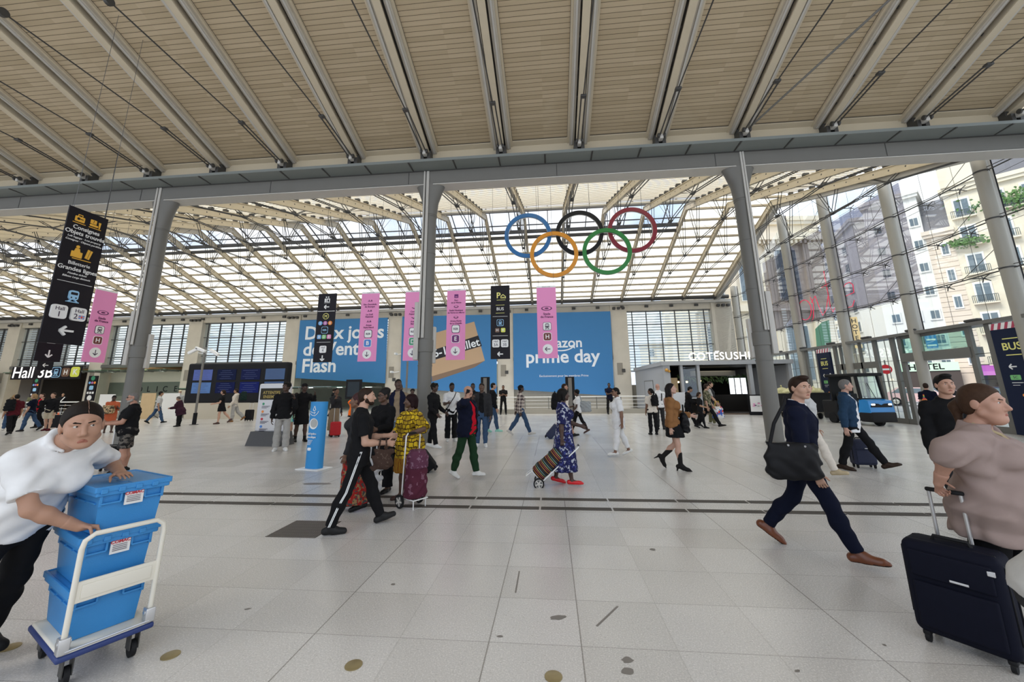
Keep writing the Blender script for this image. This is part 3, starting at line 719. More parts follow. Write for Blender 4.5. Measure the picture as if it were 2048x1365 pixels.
st = building('cream stone station building with tall arched windows beside the glass front', (15.9, 44.5), (30.7, 45.6), 10, 20.5, STONE, (2.2, 6.4, 10.6), 2, 2.2, 8.6, (2.4, 6.6), arch=True)
mb = MB().use(STONE).bb((0, -0.6, 9.6), (15, 0, 10.3)); mb.bb((0, -0.9, 17.6), (15, 0, 18.4))
for k in range(30): mb.bb((k*0.5, -0.75, 17.2), (k*0.5+0.25, 0, 17.6))
for x in (0.3, 4.1, 8.3, 12.5): mb.bb((x, -0.35, 0), (x+0.6, 0, 17.2))
mb.build('pilaster', None, st)
building('small grey roofed house far down the street', (38, 70), (44.5, 66), 8, 11.5, STONE, (1.5, 3.8, 6), 3, 3, 3, (1.0, 1.6), roof=3.2)
building('dark red brick house far down the street', (52, 92), (62, 88), 8, 17, mat('dark_red_brick', (0.22, 0.09, 0.08), 0.8), (2, 5, 8), 3, 4, 3.4, (1, 1.6))
# tall background block so that the street closes
building('pale block closing the far end of the street', (24, 110), (52, 100), 10, 13, STONE, (3, 8, 13, 18, 23), 3, 3, 3.4, (1.2, 1.8))
# shop fronts along the street
SHOP = mat('shop_dark', (0.06, 0.045, 0.04), 0.5)
PURPLE = mat('purple_awning', (0.30, 0.05, 0.32), 0.6); PURPLE2 = mat('purple_awning_light', (0.52, 0.16, 0.50), 0.6)
rz_s = math.atan2(-0.707, 0.707)
def on_street(k, off): v = q + dr*k + Vector((-0.707, -0.707))*off; return (v.x, v.y, 0)
aw = empty('awning', on_street(1.5, 0.1), rz_s, 'purple café awning over the pavement tables outside the doors', 'awning')
MB().use(PURPLE).add([(0, 0, 3.9), (11, 0, 3.9), (11, -2.6, 3.0), (0, -2.6, 3.0)], [(0, 1, 2, 3)]).build('canopy', None, aw)
mb = MB().use(PURPLE2).bb((0, -2.65, 2.6), (11, -2.6, 3.05)); mb.use(PURPLE)
for k in range(7): mb.bb((0.2+k*1.7, -0.2, 0), (0.9+k*1.7, -0.1, 3.0))
mb.build('valance', None, aw)
MB().use(SHOP).bb((0, -0.3, 0), (11, 0.05, 3.9)).build('shop_window', None, aw)
ht = empty('hotel_sign', on_street(-5.3, 0.9), rz_s, 'pale green sign board reading HOTEL over the dark shop front', 'sign')
MB().use(mat('pale_green_board', (0.55, 0.75, 0.58), 0.5)).bb((0, -0.1, 3.3), (5.6, 0, 4.3)).build('board', None, ht)
pl = Panel(ht, -0.1); pl.text(BLACK, 'HOTEL', 2.8, 3.78, 1.0, 0.02); pl.done()
MB().use(SHOP).bb((0, 0.0, 0), (5.6, 0.6, 3.3)).build('shop_window', None, ht)
vs = empty('blade_sign', (45.0, 63, 0), R(-20), 'tall narrow vertical HOTEL sign far along the street', 'sign')
MB().use(mat('ochre_sign', (0.62, 0.46, 0.22), 0.5)).bb((-0.45, -0.1, 7.0), (0.45, 0, 11.6)).build('board', None, vs)
pl = Panel(vs, -0.1)
for k, ch in enumerate('HOTEL'): pl.text(BLACK, ch, 0, 11.0-k*0.85, 0.85, 0.02)
pl.done()
ne = empty('road_sign', (21.0, 27.5, 0), R(-42), 'round red no entry sign on a post outside the doors', 'road sign')
MB().use(STEEL).tube([(0, 0.05, 0), (0, 0.05, 3.2)], 0.04, 8).build('post', None, ne)
MB().use(mat('sign_red', (0.62, 0.02, 0.03), 0.4)).lathe((0, 0, 2.62), [(0.29, 0), (0.29, 0.03)], 32, 'Y').build('plate', None, ne)
pl = Panel(ne, 0.0); pl.rect('bar', WHITE, 0, 2.62, 0.42, 0.11); pl.done()
bl = empty('blade_sign', on_street(-1.5, 1.2), rz_s, 'small blue and white hanging sign above the purple awning', 'sign')
MB().use(mat('blue_sign', (0.05, 0.22, 0.50), 0.4)).bb((-0.5, -0.08, 6.0), (0.5, 0, 8.2)).use(WHITE).bb((-0.4, -0.09, 6.3), (0.4, -0.08, 6.5)).bb((-0.4, -0.09, 7.0), (0.4, -0.08, 7.2)).build('board', None, bl)
gm = empty('fabric_panel', (27.2, 44.0, 0), R(4), 'dark green awning panel on the station building beyond the glass', 'awning')
MB().use(mat('green_fabric', (0.06, 0.17, 0.10), 0.7)).prism([(-0.1, 5.0), (1.4, 5.7), (1.6, 8.3), (0.9, 8.1), (0.1, 7.4)], -0.5, -0.4).build('cloth', None, gm)
# parked and passing cars
def car(label, loc, rz, col, s=1.0):
    t = empty('car', loc, rz, label, 'car'); paint = mat('car_paint_%g_%g' % (col[0], col[2]), col, 0.3)
    pr = [(-2.0, 0.35), (2.0, 0.35), (2.05, 0.75), (1.2, 0.95), (0.65, 1.42), (-1.1, 1.45), (-1.75, 1.0), (-2.05, 0.9)]
    mb = MB().use(paint).prism([(a*s, b*s) for a, b in pr], -0.85*s, 0.85*s); mb.build('body', None, t)
    g = MB().use(WINGL)
    for y in (-0.86*s, 0.84*s): g.prism([(1.0*s, 0.97*s), (0.6*s, 1.36*s), (-1.0*s, 1.38*s), (-1.45*s, 1.02*s)], y, y+0.02)
    g.build('side_window', None, t)
    for x in (-1.25, 1.25):
        for y in (-0.87, 0.69): MB().use(BLACK).lathe((x*s, y*s, 0.33*s), [(0.33*s, 0), (0.33*s, 0.18*s)], 18, 'Y').use(PALE).lathe((x*s, y*s-0.01 if y < 0 else y*s+0.18*s, 0.33*s), [(0.2*s, 0), (0.2*s, 0.012)], 14, 'Y').build('wheel', None, t)
car('dark blue car passing outside behind the tall glass door', (31.5, 31.8, 0), R(-48), (0.02, 0.03, 0.08))
car('silver car outside beyond the glass door leaf', (37.5, 29.0, 0), R(-48), (0.45, 0.46, 0.48))
car('pale pink car standing at the kerb behind the blue tug', (29.5, 36.0, 0), R(-46), (0.62, 0.42, 0.42))
car('black car further back on the road behind the tug roof', (35.5, 41.0, 0), R(-46), (0.01, 0.01, 0.012))
# red neon lettering hung on the glass
NEON = mat('red_neon', (0.5, 0.02, 0.06), 0.4, emit=(0.9, 0.03, 0.10), estr=0.5)
nn = empty('neon_sign', (15.875, 0, 0), 0, 'thin red script lettering hung on the glass front', 'sign')
c = (26.0, 6.29); pts = [(c[0]+0.62*math.cos(t), c[1]+0.62*math.sin(t)) for t in np.linspace(0, 2*math.pi, 28)]
for nm, p in (('letter', pts), ('letter', [(25.29, 6.93), (25.1, 6.5), (25.3, 5.7), (25.5, 5.5)]), ('letter', [(25.25, 6.6), (24.835, 6.912), (24.68, 6.285), (24.473, 5.662), (24.106, 5.92), (23.72, 6.734), (23.755, 7.647), (23.746, 8.145)]),
              ('letter', [(23.72, 6.734), (23.733, 6.008), (23.585, 5.698), (23.4, 5.9)]), ('letter', [(24.18, 7.26), (23.38, 7.38)]), ('letter', [(22.55, 6.34), (21.83, 6.4), (21.80, 6.81), (22.0, 7.0), (22.3, 6.98), (22.55, 6.77), (22.70, 6.1), (22.5, 5.72), (22.1, 5.72), (21.9, 6.0)]),
              ('letter', [(26.9+0.4*math.cos(t), 6.9+0.5*math.sin(t)) for t in np.linspace(0.5, 4.5, 14)])):
    MB().use(NEON).tube([(0, y, z) for y, z in p], 0.022, 6).build(nm, None, nn, True)
# ================================================================= SIGNS, POSTERS, RINGS
PINK = mat('pink_banner', (0.84, 0.29, 0.56), 0.55); BLK = mat('sign_black', (0.016, 0.014, 0.018), 0.45); NAVY = mat('sign_navy', (0.012, 0.018, 0.045), 0.45)
SW = mat('sign_white', (0.86, 0.86, 0.85), 0.5); INK = mat('sign_ink', (0.05, 0.03, 0.06), 0.5); PLUM = mat('sign_plum', (0.14, 0.02, 0.10), 0.5)
AMBER = mat('sign_amber', (0.85, 0.46, 0.05), 0.5); SKYB = mat('sign_sky_blue', (0.33, 0.60, 0.85), 0.5); LIME = mat('sign_lime', (0.72, 0.76, 0.10), 0.5)
YEL = mat('sign_yellow', (0.85, 0.80, 0.25), 0.5); MAROON = mat('sign_maroon', (0.16, 0.03, 0.025), 0.5); BLUEB = mat('line_blue', (0.06, 0.22, 0.62), 0.5)
GRN = mat('line_green', (0.05, 0.30, 0.16), 0.5); PURP = mat('line_purple', (0.16, 0.02, 0.16), 0.5); BROWN = mat('line_brown', (0.16, 0.085, 0.05), 0.5)
LBLUE = mat('line_light_blue', (0.20, 0.45, 0.80), 0.5); LGRN = mat('line_light_green', (0.20, 0.55, 0.20), 0.5); LPINK = mat('line_pink', (0.75, 0.28, 0.50), 0.5); ORNG = mat('line_orange', (0.85, 0.28, 0.05), 0.5); VIOL = mat('line_violet', (0.50, 0.18, 0.45), 0.5)
WIRE = mat('wire', (0.12, 0.12, 0.12), 0.4, metal=0.6)
def banner(loc, rz, w, h, m, label, top=None, group=None):
    t = empty('banner', loc, rz, label, 'banner', group)
    MB().use(m).bb((-w/2, 0, 0), (w/2, 0.03, h)).build('sheet', None, t)
    if top: MB().use(top).bb((-w/2, -0.003, h), (w/2, 0.033, h+0.07)).build('top_strip', None, t)
    zt = zf(loc[1])+0.61 if loc[1] > 12.8 else zb(loc[1])+0.30
    for s in (-1, 1): MB().use(WIRE).tube([(s*w*0.4, 0.015, h), (s*w*0.4, 0.015, zt-loc[2])], 0.006, 4).build('wire', None, t)
    return t, Panel(t, 0.0)
def badge(pl, m, edge, u, v, s, ch, tc=SW, r=0.22):
    if edge: pl.rrect('badge', edge, u, v, s*1.12, s*1.12, s*r)
    pl.rrect('badge', m, u, v, s, s, s*r); pl.text(tc, ch, u, v-s*0.02, s*0.78 if len(ch) == 1 else s*0.40, 0.02)
def down(pl, u, v, r=0.15, ang=-90): pl.disc('badge', SW, u, v, r); pl.arrow(INK, u, v, r*1.05, ang, r*0.16)
G_B = 'direction banners over the hall'
# pink banners
def stadium(pl, u, v, s): pl.disc('icon', PLUM, u, v, s*0.42, 28, 2.4); pl.disc('icon', PINK, u, v+s*0.03, s*0.30, 28, 2.6); pl.disc('icon', PLUM, u, v+s*0.02, s*0.16, 20, 2.4)
Hh = 2.9
def pink(x, label, venues, rer, top=Hh):
    t, pl = banner((x, 16.0, 2.84), 0, 0.79, Hh, PINK, label, SW, G_B)
    pl.text(INK, 'transports  venues', 0, Hh+0.035, 0.045)
    return t, pl
t, pl = pink(-7.60, 'pink banner with a blue B badge and down arrow', 3, 'B')
for v, l1, l2 in ((2.42, "Site d'escalade", 'du Bourget'), (1.98, 'Le Golf', 'National'), (1.52, 'Arena', 'Paris Nord')):
    pl.rect('icon', PLUM, 0, v+0.14, 0.2, 0.02); pl.rect('icon', PLUM, -0.05, v+0.17, 0.03, 0.06); pl.rect('icon', PLUM, 0.06, v+0.17, 0.05, 0.05); pl.text(PLUM, l1, 0, v, 0.10, 0.01); pl.text(PLUM, l2, 0, v-0.10, 0.10, 0.01)
badge(pl, SW, INK, 0, 1.15, 0.30, 'RER', INK); badge(pl, BLUEB, SW, 0, 0.76, 0.30, 'B'); down(pl, 0, 0.30, 0.19); pl.done()
t, pl = pink(-5.66, 'pink banner with a green D badge beside the middle column', 2, 'D')
for v, l1, l2 in ((2.05, 'Centre', 'Aquatique'), (1.63, 'Arena', 'Bercy')):
    pl.poly('icon', PLUM, [(-0.1, v+0.17), (0, v+0.11), (0.1, v+0.17), (0.08, v+0.19), (0, v+0.15), (-0.08, v+0.19)]); pl.text(PLUM, l1, 0, v, 0.10, 0.01); pl.text(PLUM, l2, 0, v-0.10, 0.10, 0.01)
badge(pl, SW, INK, 0, 1.20, 0.30, 'RER', INK); badge(pl, GRN, SW, 0, 0.79, 0.30, 'D'); down(pl, 0, 0.32, 0.19); pl.done()
t, pl = pink(-3.85, 'pink banner with a purple E badge and down arrow', 3, 'E')
pl.rrect('icon', PURP, 0, 2.66, 0.17, 0.16, 0.02); pl.rect('icon', PINK, 0, 2.63, 0.10, 0.02)
for v, l1, l2 in ((2.48, 'Parc', 'de la Villette'), (2.05, 'Stade Nautique', 'de Vaires-sur-Marne'), (1.60, 'Arena Porte', 'de La Chapelle')):
    if v < 2.4: pl.disc('icon', PLUM, 0, v+0.16, 0.05, 20, 2.0); pl.disc('icon', PINK, 0, v+0.17, 0.03, 16, 2.2)
    pl.text(PLUM, l1, 0, v, 0.095, 0.01); pl.text(PLUM, l2, 0, v-0.10, 0.085, 0.01)
badge(pl, SW, INK, 0, 1.27, 0.30, 'RER', INK); badge(pl, PURP, SW, 0, 0.86, 0.30, 'E'); down(pl, 0, 0.36, 0.19); pl.done()
t, pl = pink(-0.09, 'pink banner with a maroon H badge and left arrow before the right blue poster', 1, 'H')
stadium(pl, 0, 2.02, 0.22); pl.text(PLUM, 'Stade', 0, 1.79, 0.13, 0.015); pl.text(PLUM, 'de France', 0, 1.67, 0.13, 0.015)
pl.rrect('badge', INK, 0, 1.28, 0.34, 0.34, 0.07); pl.rrect('badge', SW, 0, 1.28, 0.31, 0.31, 0.06); pl.train(INK, SW, 0, 1.28, 0.26); badge(pl, MAROON, SW, 0, 0.86, 0.30, 'H'); down(pl, 0, 0.36, 0.20, 180); pl.done()
t, pl = banner((-17.0, 13.42, 2.80), R(90), 0.76, 2.72, PINK, 'pink stadium banner hanging behind the big black banner', SW, G_B)
stadium(pl, 0, 1.88, 0.20); pl.text(PLUM, 'Stade', 0, 1.66, 0.12, 0.015); pl.text(PLUM, 'de France', 0, 1.55, 0.12, 0.015)
pl.rrect('badge', INK, 0, 1.22, 0.32, 0.32, 0.07); pl.rrect('badge', SW, 0, 1.22, 0.29, 0.29, 0.06); pl.train(INK, SW, 0, 1.22, 0.24); badge(pl, MAROON, SW, 0, 0.82, 0.28, 'H'); down(pl, 0, 0.36, 0.19); pl.done()
# black banner: metro and suburban lines
t, pl = banner((-9.54, 16.0, 2.84), 0, 0.82, 2.96, BLK, 'black banner with the metro M ring and coloured line dots', None, G_B)
pl.rrect('icon', SW, 0, 2.66, 0.24, 0.16, 0.02); pl.rect('icon', BLK, -0.04, 2.66, 0.02, 0.16); pl.rect('icon', BLK, 0.05, 2.65, 0.07, 0.10); pl.disc('icon', SW, -0.05, 2.80, 0.03); pl.disc('icon', SW, 0.05, 2.80, 0.03); pl.rect('icon', SW, 0, 2.55, 0.26, 0.015)
pl.arrow(SW, 0, 2.37, 0.22, 180, 0.04); pl.rect('rule', SW, 0, 2.18, 0.76, 0.02)
pl.disc('badge', YEL, 0, 1.96, 0.135); pl.disc('badge', BLK, 0, 1.96, 0.115); pl.text(YEL, 'M', 0, 1.95, 0.17, 0.01)
for u, m, ch in ((-0.22, LBLUE, '2'), (0, VIOL, '4'), (0.22, ORNG, '5')): pl.disc('badge', m, u, 1.66, 0.09); pl.text(SW, ch, u, 1.655, 0.12, 0.015)
badge(pl, BLK, SKYB, 0, 1.36, 0.26, 'RER', SKYB)
for u, m, ch in ((-0.22, LBLUE, 'B'), (0, LGRN, 'D'), (0.22, LPINK, 'E')): badge(pl, m, None, u, 1.07, 0.18, ch)
pl.rect('rule', SW, 0, 0.84, 0.60, 0.012); pl.rrect('badge', SW, 0, 0.54, 0.30, 0.30, 0.06); pl.text(INK, 'Hall', 0, 0.61, 0.11); pl.text(INK, '4', 0, 0.49, 0.16); pl.arrow(SW, 0, 0.17, 0.23, -90, 0.04); pl.done()
# black banner: parking, bus, halls
t, pl = banner((-2.0, 16.0, 2.84), 0, 0.79, 3.05, BLK, 'black banner with a yellow P and BUS between the pink banners', None, G_B)
pl.text(YEL, 'P', -0.07, 2.62, 0.34, 0.02); pl.poly('icon', YEL, [(0.02, 2.50), (0.24, 2.50), (0.24, 2.58), (0.12, 2.68), (0.02, 2.60)]); pl.poly('icon', BLK, [(0.05, 2.51), (0.21, 2.51), (0.21, 2.57), (0.12, 2.64), (0.05, 2.58)]); pl.rect('icon', YEL, 0.13, 2.54, 0.12, 0.03); pl.rect('icon', YEL, 0.04, 2.43, 0.36, 0.015)
pl.rect('rule', YEL, 0, 2.22, 0.36, 0.015); pl.text(SW, 'BUS', 0, 2.05, 0.18, 0.01); pl.rect('rule', YEL, 0, 1.88, 0.36, 0.015); pl.rect('rule', SW, 0, 1.74, 0.62, 0.012)
pl.rrect('badge', SKYB, 0, 1.48, 0.28, 0.28, 0.05); pl.rrect('badge', BLK, 0, 1.48, 0.25, 0.25, 0.05); pl.train(SKYB, BLK, 0, 1.48, 0.2)
badge(pl, BROWN, None, -0.12, 1.17, 0.18, 'H'); badge(pl, LIME, None, 0.12, 1.17, 0.18, 'K'); pl.rect('rule', SW, 0, 0.94, 0.62, 0.012)
for u, ch in ((-0.18, '3A'), (0.18, '3B')): pl.rrect('badge', SW, u, 0.63, 0.30, 0.32, 0.06); pl.text(INK, 'Hall', u, 0.71, 0.11); pl.text(INK, ch, u, 0.57, 0.16)
pl.arrow(SW, 0, 0.20, 0.22, 180, 0.045); pl.done()
# big black banner near the left
t, pl = banner((-11.0, 7.97, 2.76), R(90), 0.82, 3.19, BLK, 'large black banner with amber lost property symbols nearest the viewer on the left', None, G_B)
pl.rrect('icon', AMBER, -0.17, 2.94, 0.20, 0.13, 0.02); pl.rrect('icon', AMBER, -0.17, 3.03, 0.10, 0.05, 0.01); pl.rrect('icon', BLK, -0.17, 3.02, 0.07, 0.03, 0.008); pl.disc('icon', BLK, -0.20, 2.945, 0.03); pl.rect('icon', BLK, -0.14, 2.945, 0.08, 0.018); pl.rect('icon', AMBER, -0.17, 2.84, 0.26, 0.015)
pl.rrect('icon', AMBER, 0.11, 2.99, 0.13, 0.10, 0.01); pl.text(BLK, '?', 0.11, 2.985, 0.10); pl.rrect('icon', AMBER, 0.13, 2.90, 0.18, 0.05, 0.02); pl.poly('icon', AMBER, [(0.22, 3.02), (0.27, 3.02), (0.26, 2.86), (0.24, 2.86)]); pl.rect('icon', AMBER, 0.16, 2.84, 0.26, 0.015)
pl.text(SW, 'Consignes', 0.0, 2.73, 0.135, 0.012); pl.text(SW, 'Objets trouvés', 0.0, 2.60, 0.135, 0.012); pl.text(SW, 'Left luggage · Lost property', 0, 2.49, 0.062, 0.004, shear=0.25); pl.text(SW, 'Consignas · Objetos perdidos', 0, 2.41, 0.062, 0.004, shear=0.25)
pl.rrect('icon', AMBER, -0.09, 2.09, 0.22, 0.14, 0.01); pl.disc('icon', AMBER, -0.09, 2.28, 0.035); pl.poly('icon', AMBER, [(-0.15, 2.16), (-0.03, 2.16), (-0.05, 2.24), (-0.13, 2.24)]); pl.poly('icon', AMBER, [(0.08, 2.06), (0.17, 2.04), (0.22, 2.26), (0.12, 2.28)]); pl.line('icon', BLK, (0.13, 2.06), (0.17, 2.27), 0.008); pl.rect('icon', AMBER, 0.03, 1.99, 0.38, 0.018)
pl.text(SW, 'Billetterie', 0.0, 1.87, 0.115, 0.004); pl.text(SW, 'Grandes lignes', 0.0, 1.74, 0.135, 0.012); pl.text(SW, 'Mainline tickets', 0, 1.63, 0.062, 0.004, shear=0.25); pl.text(SW, 'Billetes Larga distancia', 0, 1.55, 0.062, 0.004, shear=0.25)
for k in range(28): pl.rect('rule', SW, -0.33+k*0.0245, 1.42, 0.012, 0.010)
pl.train(SKYB, BLK, 0.02, 1.11, 0.30)
for u, ch in ((-0.19, '1'), (0.19, '2')):
    pl.rrect('badge', SW, u, 0.71, 0.30, 0.31, 0.06); pl.text(INK, 'Hall', u, 0.78, 0.115, 0.004); pl.text(INK, ch, u-(0.06 if ch == '2' else 0), 0.65, 0.17, 0.004)
pl.rect('flag', BLUEB, 0.25, 0.65, 0.12, 0.08); pl.rect('flag', SW, 0.25, 0.65, 0.12, 0.03); pl.rect('flag', SW, 0.25, 0.65, 0.03, 0.08); pl.rect('flag', mat('flag_red', (0.6, 0.03, 0.04), 0.5), 0.25, 0.65, 0.12, 0.016); pl.rect('flag', mat('flag_red', (0.6, 0.03, 0.04), 0.5), 0.25, 0.65, 0.018, 0.08)
pl.arrow(SW, 0.03, 0.30, 0.25, 180, 0.045); pl.done()
t, pl = banner((-18.0, 12.75, 2.80), R(90), 0.76, 2.4, BLK, 'black banner with 3B and a down arrow peeking below the big black banner', None, G_B)
pl.rrect('badge', mat('badge_grey', (0.55, 0.55, 0.53), 0.5), 0.0, 0.78, 0.30, 0.26, 0.05); pl.text(INK, '3B', 0, 0.76, 0.17); pl.arrow(SW, 0, 0.28, 0.26, -90, 0.045); pl.done()
t, pl = banner((-24.6, 17.4, 2.80), R(90), 0.62, 0.5, BLK, 'small dark sign with a left arrow above the illuminated hall name', None, G_B)
pl.arrow(SW, 0, 0.24, 0.22, 180, 0.035); pl.done()

# interlocking rings
rg = empty('ring_emblem', (0, 17.0, 0), 0, 'five interlocking coloured rings hanging under the far roof', 'emblem')
for (x, z, c, nm, dy) in ((-0.839, 8.44, (0.015, 0.13, 0.36), 'blue', 0.0), (1.468, 8.446, (0.016, 0.016, 0.018), 'black', 0.0), (3.768, 8.473, (0.19, 0.006, 0.022), 'red', 0.0), (0.301, 7.463, (0.62, 0.25, 0.015), 'orange', -0.10), (2.601, 7.50, (0.015, 0.19, 0.035), 'green', -0.10)):
    m = mat('ring_'+nm, c, 0.45); mb = MB(); n = 72; ri, ro = 0.885, 1.06
    for (mm, y0, y1) in ((m, dy-0.09, dy-0.02), (SW, dy-0.02, dy+0.05)):
        mb.use(mm); vs = []; fs = []
        for k in range(n):
            a = 2*math.pi*k/n
            for r, y in ((ri, y0), (ro, y0), (ro, y1), (ri, y1)): vs.append((x+r*math.cos(a), y, z+r*math.sin(a)))
        for k in range(n):
            for q2 in range(4): a0, a1 = k*4+q2, k*4+(q2+1) % 4; b0, b1 = ((k+1) % n)*4+q2, ((k+1) % n)*4+(q2+1) % 4; fs.append((a0, a1, b1, b0))
        mb.add(vs, fs)
    o = mb.build('ring', None, rg, True); o['label'] = nm + ' ring with white rim'
    for dx in (-0.5, 0.5):
        if z > 8: MB().use(WIRE).tube([(x+dx, 0, z+0.85), (x+dx, 0, zf(17)+0.61)], 0.008, 4).build('wire', None, rg)

# posters on the back wall
PBL = mat('poster_blue', (0.040, 0.195, 0.44), 0.65)
def poster(label, c, name='poster'):
    t = empty(name, (0, 34.85, 0), 0, label, 'poster')
    MB().use(PBL).prism(c, 0, 0.06).build('sheet', None, t)
    return t, Panel(t, 0.0)
SWP = mat('poster_white', (0.80, 0.84, 0.88), 0.6)
t, pl = poster('blue poster with three lines of large white writing, left of three', [(-23.2, 2.84), (-14.7, 2.28), (-14.78, 8.22), (-23.3, 8.19)])
pl.text(SWP, 'Deux jours', -22.72, 6.90, 1.72, 0.020, 'LEFT', spacing=0.98); pl.text(SWP, 'de Ventes', -22.72, 5.40, 1.72, 0.020, 'LEFT', spacing=0.98); pl.text(SWP, 'Flash', -22.72, 3.88, 1.72, 0.020, 'LEFT', spacing=0.98); pl.done()
KRAFT = mat('poster_kraft', (0.50, 0.34, 0.21), 0.7); KRD = mat('poster_kraft_shade', (0.23, 0.15, 0.10), 0.7); KTOP = mat('poster_dark_blue', (0.03, 0.10, 0.24), 0.7); TAPE = mat('poster_tape', (0.03, 0.03, 0.035), 0.6)
t, pl = poster('blue poster showing a taped cardboard parcel, middle of three', [(-13.3, 1.9), (-4.7, 1.2), (-4.66, 8.23), (-13.4, 8.27)])
pl.poly('picture', KTOP, [(-11.8, 4.3), (-11.4, 2.45), (-10.35, 2.4), (-10.2, 4.0)]); pl.poly('picture', KRD, [(-10.45, 2.86), (-10.4, 2.36), (-6.65, 3.55), (-5.74, 4.12)])
pl.poly('picture', KRAFT, [(-11.75, 6.3), (-11.75, 4.2), (-10.45, 2.84), (-5.73, 4.12), (-6.71, 7.63)]); pl.poly('picture', TAPE, [(-11.7, 4.75), (-11.7, 3.88), (-10.29, 4.27), (-6.0, 5.42), (-6.33, 6.37)])
vs, fs = text_mesh('16-17 juillet', 1.0, 0.015, 'CENTER')
y = pl._y(); a = math.atan2(0.95, 3.95); pl._mb('lettering', SWP).add([(-8.55+u*math.cos(a)-v*math.sin(a), y-w, 5.22+u*math.sin(a)+v*math.cos(a)) for u, v, w in vs], fs); pl.done()
t, pl = poster('blue poster with a smile arrow over two white words, right of three', [(-3.2, 1.62), (5.24, 1.0), (5.34, 8.22), (-3.2, 8.27)])
pl.text(SWP, 'amazon', 0.95, 5.52, 1.20, 0.018); pl.text(SWP, 'prime day', 1.03, 4.33, 1.58, 0.020)
arc = [(0.95+1.15*math.cos(R(q2)), 5.42+0.55*math.sin(R(q2))) for q2 in range(200, 341, 10)]
for p0, p1 in zip(arc[:-1], arc[1:]): pl.line('smile', SWP, p0, p1, 0.10)
pl.poly('smile', SWP, [(1.75, 5.28), (2.15, 5.02), (2.12, 5.42), (1.98, 5.35)])
pl.text(SWP, 'Exclusivement pour les membres Prime', 1.1, 2.72, 0.26, 0.004); pl.done()

# illuminated hall name
LETT = mat('lit_white', (0.9, 0.9, 0.9), 0.5, emit=(1, 1, 1), estr=0.9)
hs = empty('hall_sign', (0, 34.2, 0), 0, 'white lettering Hall 3B with H and K badges over the dark entrance', 'sign')
MB().use(BLK).bb((-51.9, 0.02, 3.05), (-44.4, 0.10, 4.25)).build('board', None, hs)
pl = Panel(hs, 0.0); pl.text(LETT, 'Hall 3B', -51.8, 3.66, 1.5, 0.002, 'LEFT', shear=0.04)
pl.rrect('badge', SKYB, -47.05, 3.7, 1.0, 1.0, 0.2); pl.rrect('badge', NAVY, -47.05, 3.7, 0.88, 0.88, 0.18); pl.train(SKYB, NAVY, -47.05, 3.7, 0.7)
badge(pl, BROWN, None, -46.0, 3.68, 0.82, 'H'); badge(pl, LIME, None, -45.0, 3.7, 0.95, 'K'); pl.done()
for s in (-51, -45): MB().use(STEEL_D).bb((s-0.05, 0.1, 4.2), (s+0.05, 0.85, 4.3)).build('bracket', None, hs)
# small line signs on the pillars
def pillar_sign(x, y, z, w, h, label):
    t = empty('pillar_sign', (x, y, z), 0, label, 'sign', 'line signs by the pillars'); MB().use(BLK).bb((-w/2, -0.04, 0), (w/2, 0.04, h)).build('board', None, t)
    MB().use(STEEL_D).tube([(0, 0, 0), (0, 0, -z)], 0.05, 8).build('post', None, t)
    pl = Panel(t, -0.04); pl.disc('badge', GRN, 0, h*0.9, w*0.22)
    for u, m in ((-0.28, LBLUE), (0, VIOL), (0.28, ORNG)): pl.disc('badge', m, u*w, h*0.72, w*0.12)
    pl.rrect('badge', SKYB, 0, h*0.52, w*0.45, w*0.4, w*0.1)
    for u in (-0.28, 0, 0.28): pl.rect('badge', SW, u*w, h*0.32, w*0.2, w*0.2)
    pl.disc('badge', SW, 0, h*0.12, w*0.25); pl.done()
pillar_sign(-42.9, 34.2, 1.0, 0.95, 2.3, 'black sign with coloured line dots on the pillar under the pink stadium banner')
pillar_sign(-44.3, 31.0, 1.0, 0.7, 2.0, 'black sign with a white dot standing in the dark entrance')
pillar_sign(-54.2, 34.2, 1.2, 1.3, 2.6, 'black sign with coloured dots at the left edge of the hall')
# BUS boards at the glass doors
def bus_board(y, w, label, mirrored=False):
    t = empty('bus_board', (15.12, y, 0), R(-90), label, 'sign', 'BUS boards at the glass doors')
    MB().use(NAVY).bb((-w/2, 0, 0.02), (w/2, 0.10, 3.45)).build('board', None, t)
    mb = MB().use(SW).bb((-w/2, -0.002, 3.45), (w/2, 0.102, 3.66)); mb.use(mat('hazard_red', (0.45, 0.05, 0.10), 0.5))
    for k in range(5): x = -w/2 + (k+0.1)*w/5; mb.add([(x, -0.005, 3.45), (x+w*0.09, -0.005, 3.45), (x+w*0.16, -0.005, 3.66), (x+w*0.07, -0.005, 3.66)], [(0, 1, 2, 3)])
    mb.build('hazard_strip', None, t)
    pl = Panel(t, 0.0); pl.rect('rule', YEL, 0, 3.12, 0.45, 0.03); pl.text(YEL, 'BUS', 0, 2.85, 0.34, 0.015); pl.rect('rule', YEL, 0, 2.58, 0.45, 0.03)
    pl.arrow(SW, -0.12, 2.2, 0.22, 180, 0.04); pl.rrect('badge', LGRN, -0.12, 1.85, 0.30, 0.16, 0.03); pl.text(INK, '5C', -0.12, 1.85, 0.12)
    pl.rect('rule', SW, -0.1, 1.68, 0.32, 0.02); pl.rect('rule', SW, -0.15, 1.60, 0.2, 0.015); pl.arrow(SW, 0.34, 2.2, 0.2, 90, 0.04); pl.rrect('badge', mat('sign_red', (0.62, 0.02, 0.03), 0.4), 0.36, 1.80, 0.16, 0.3, 0.03); pl.disc('badge', ORNG, 0.0, 1.28, 0.05); pl.done()
bus_board(23.85, 1.05, 'navy BUS board with hazard strip behind the skip trailer')
bus_board(14.62, 1.05, 'navy BUS board with hazard strip at the right edge')
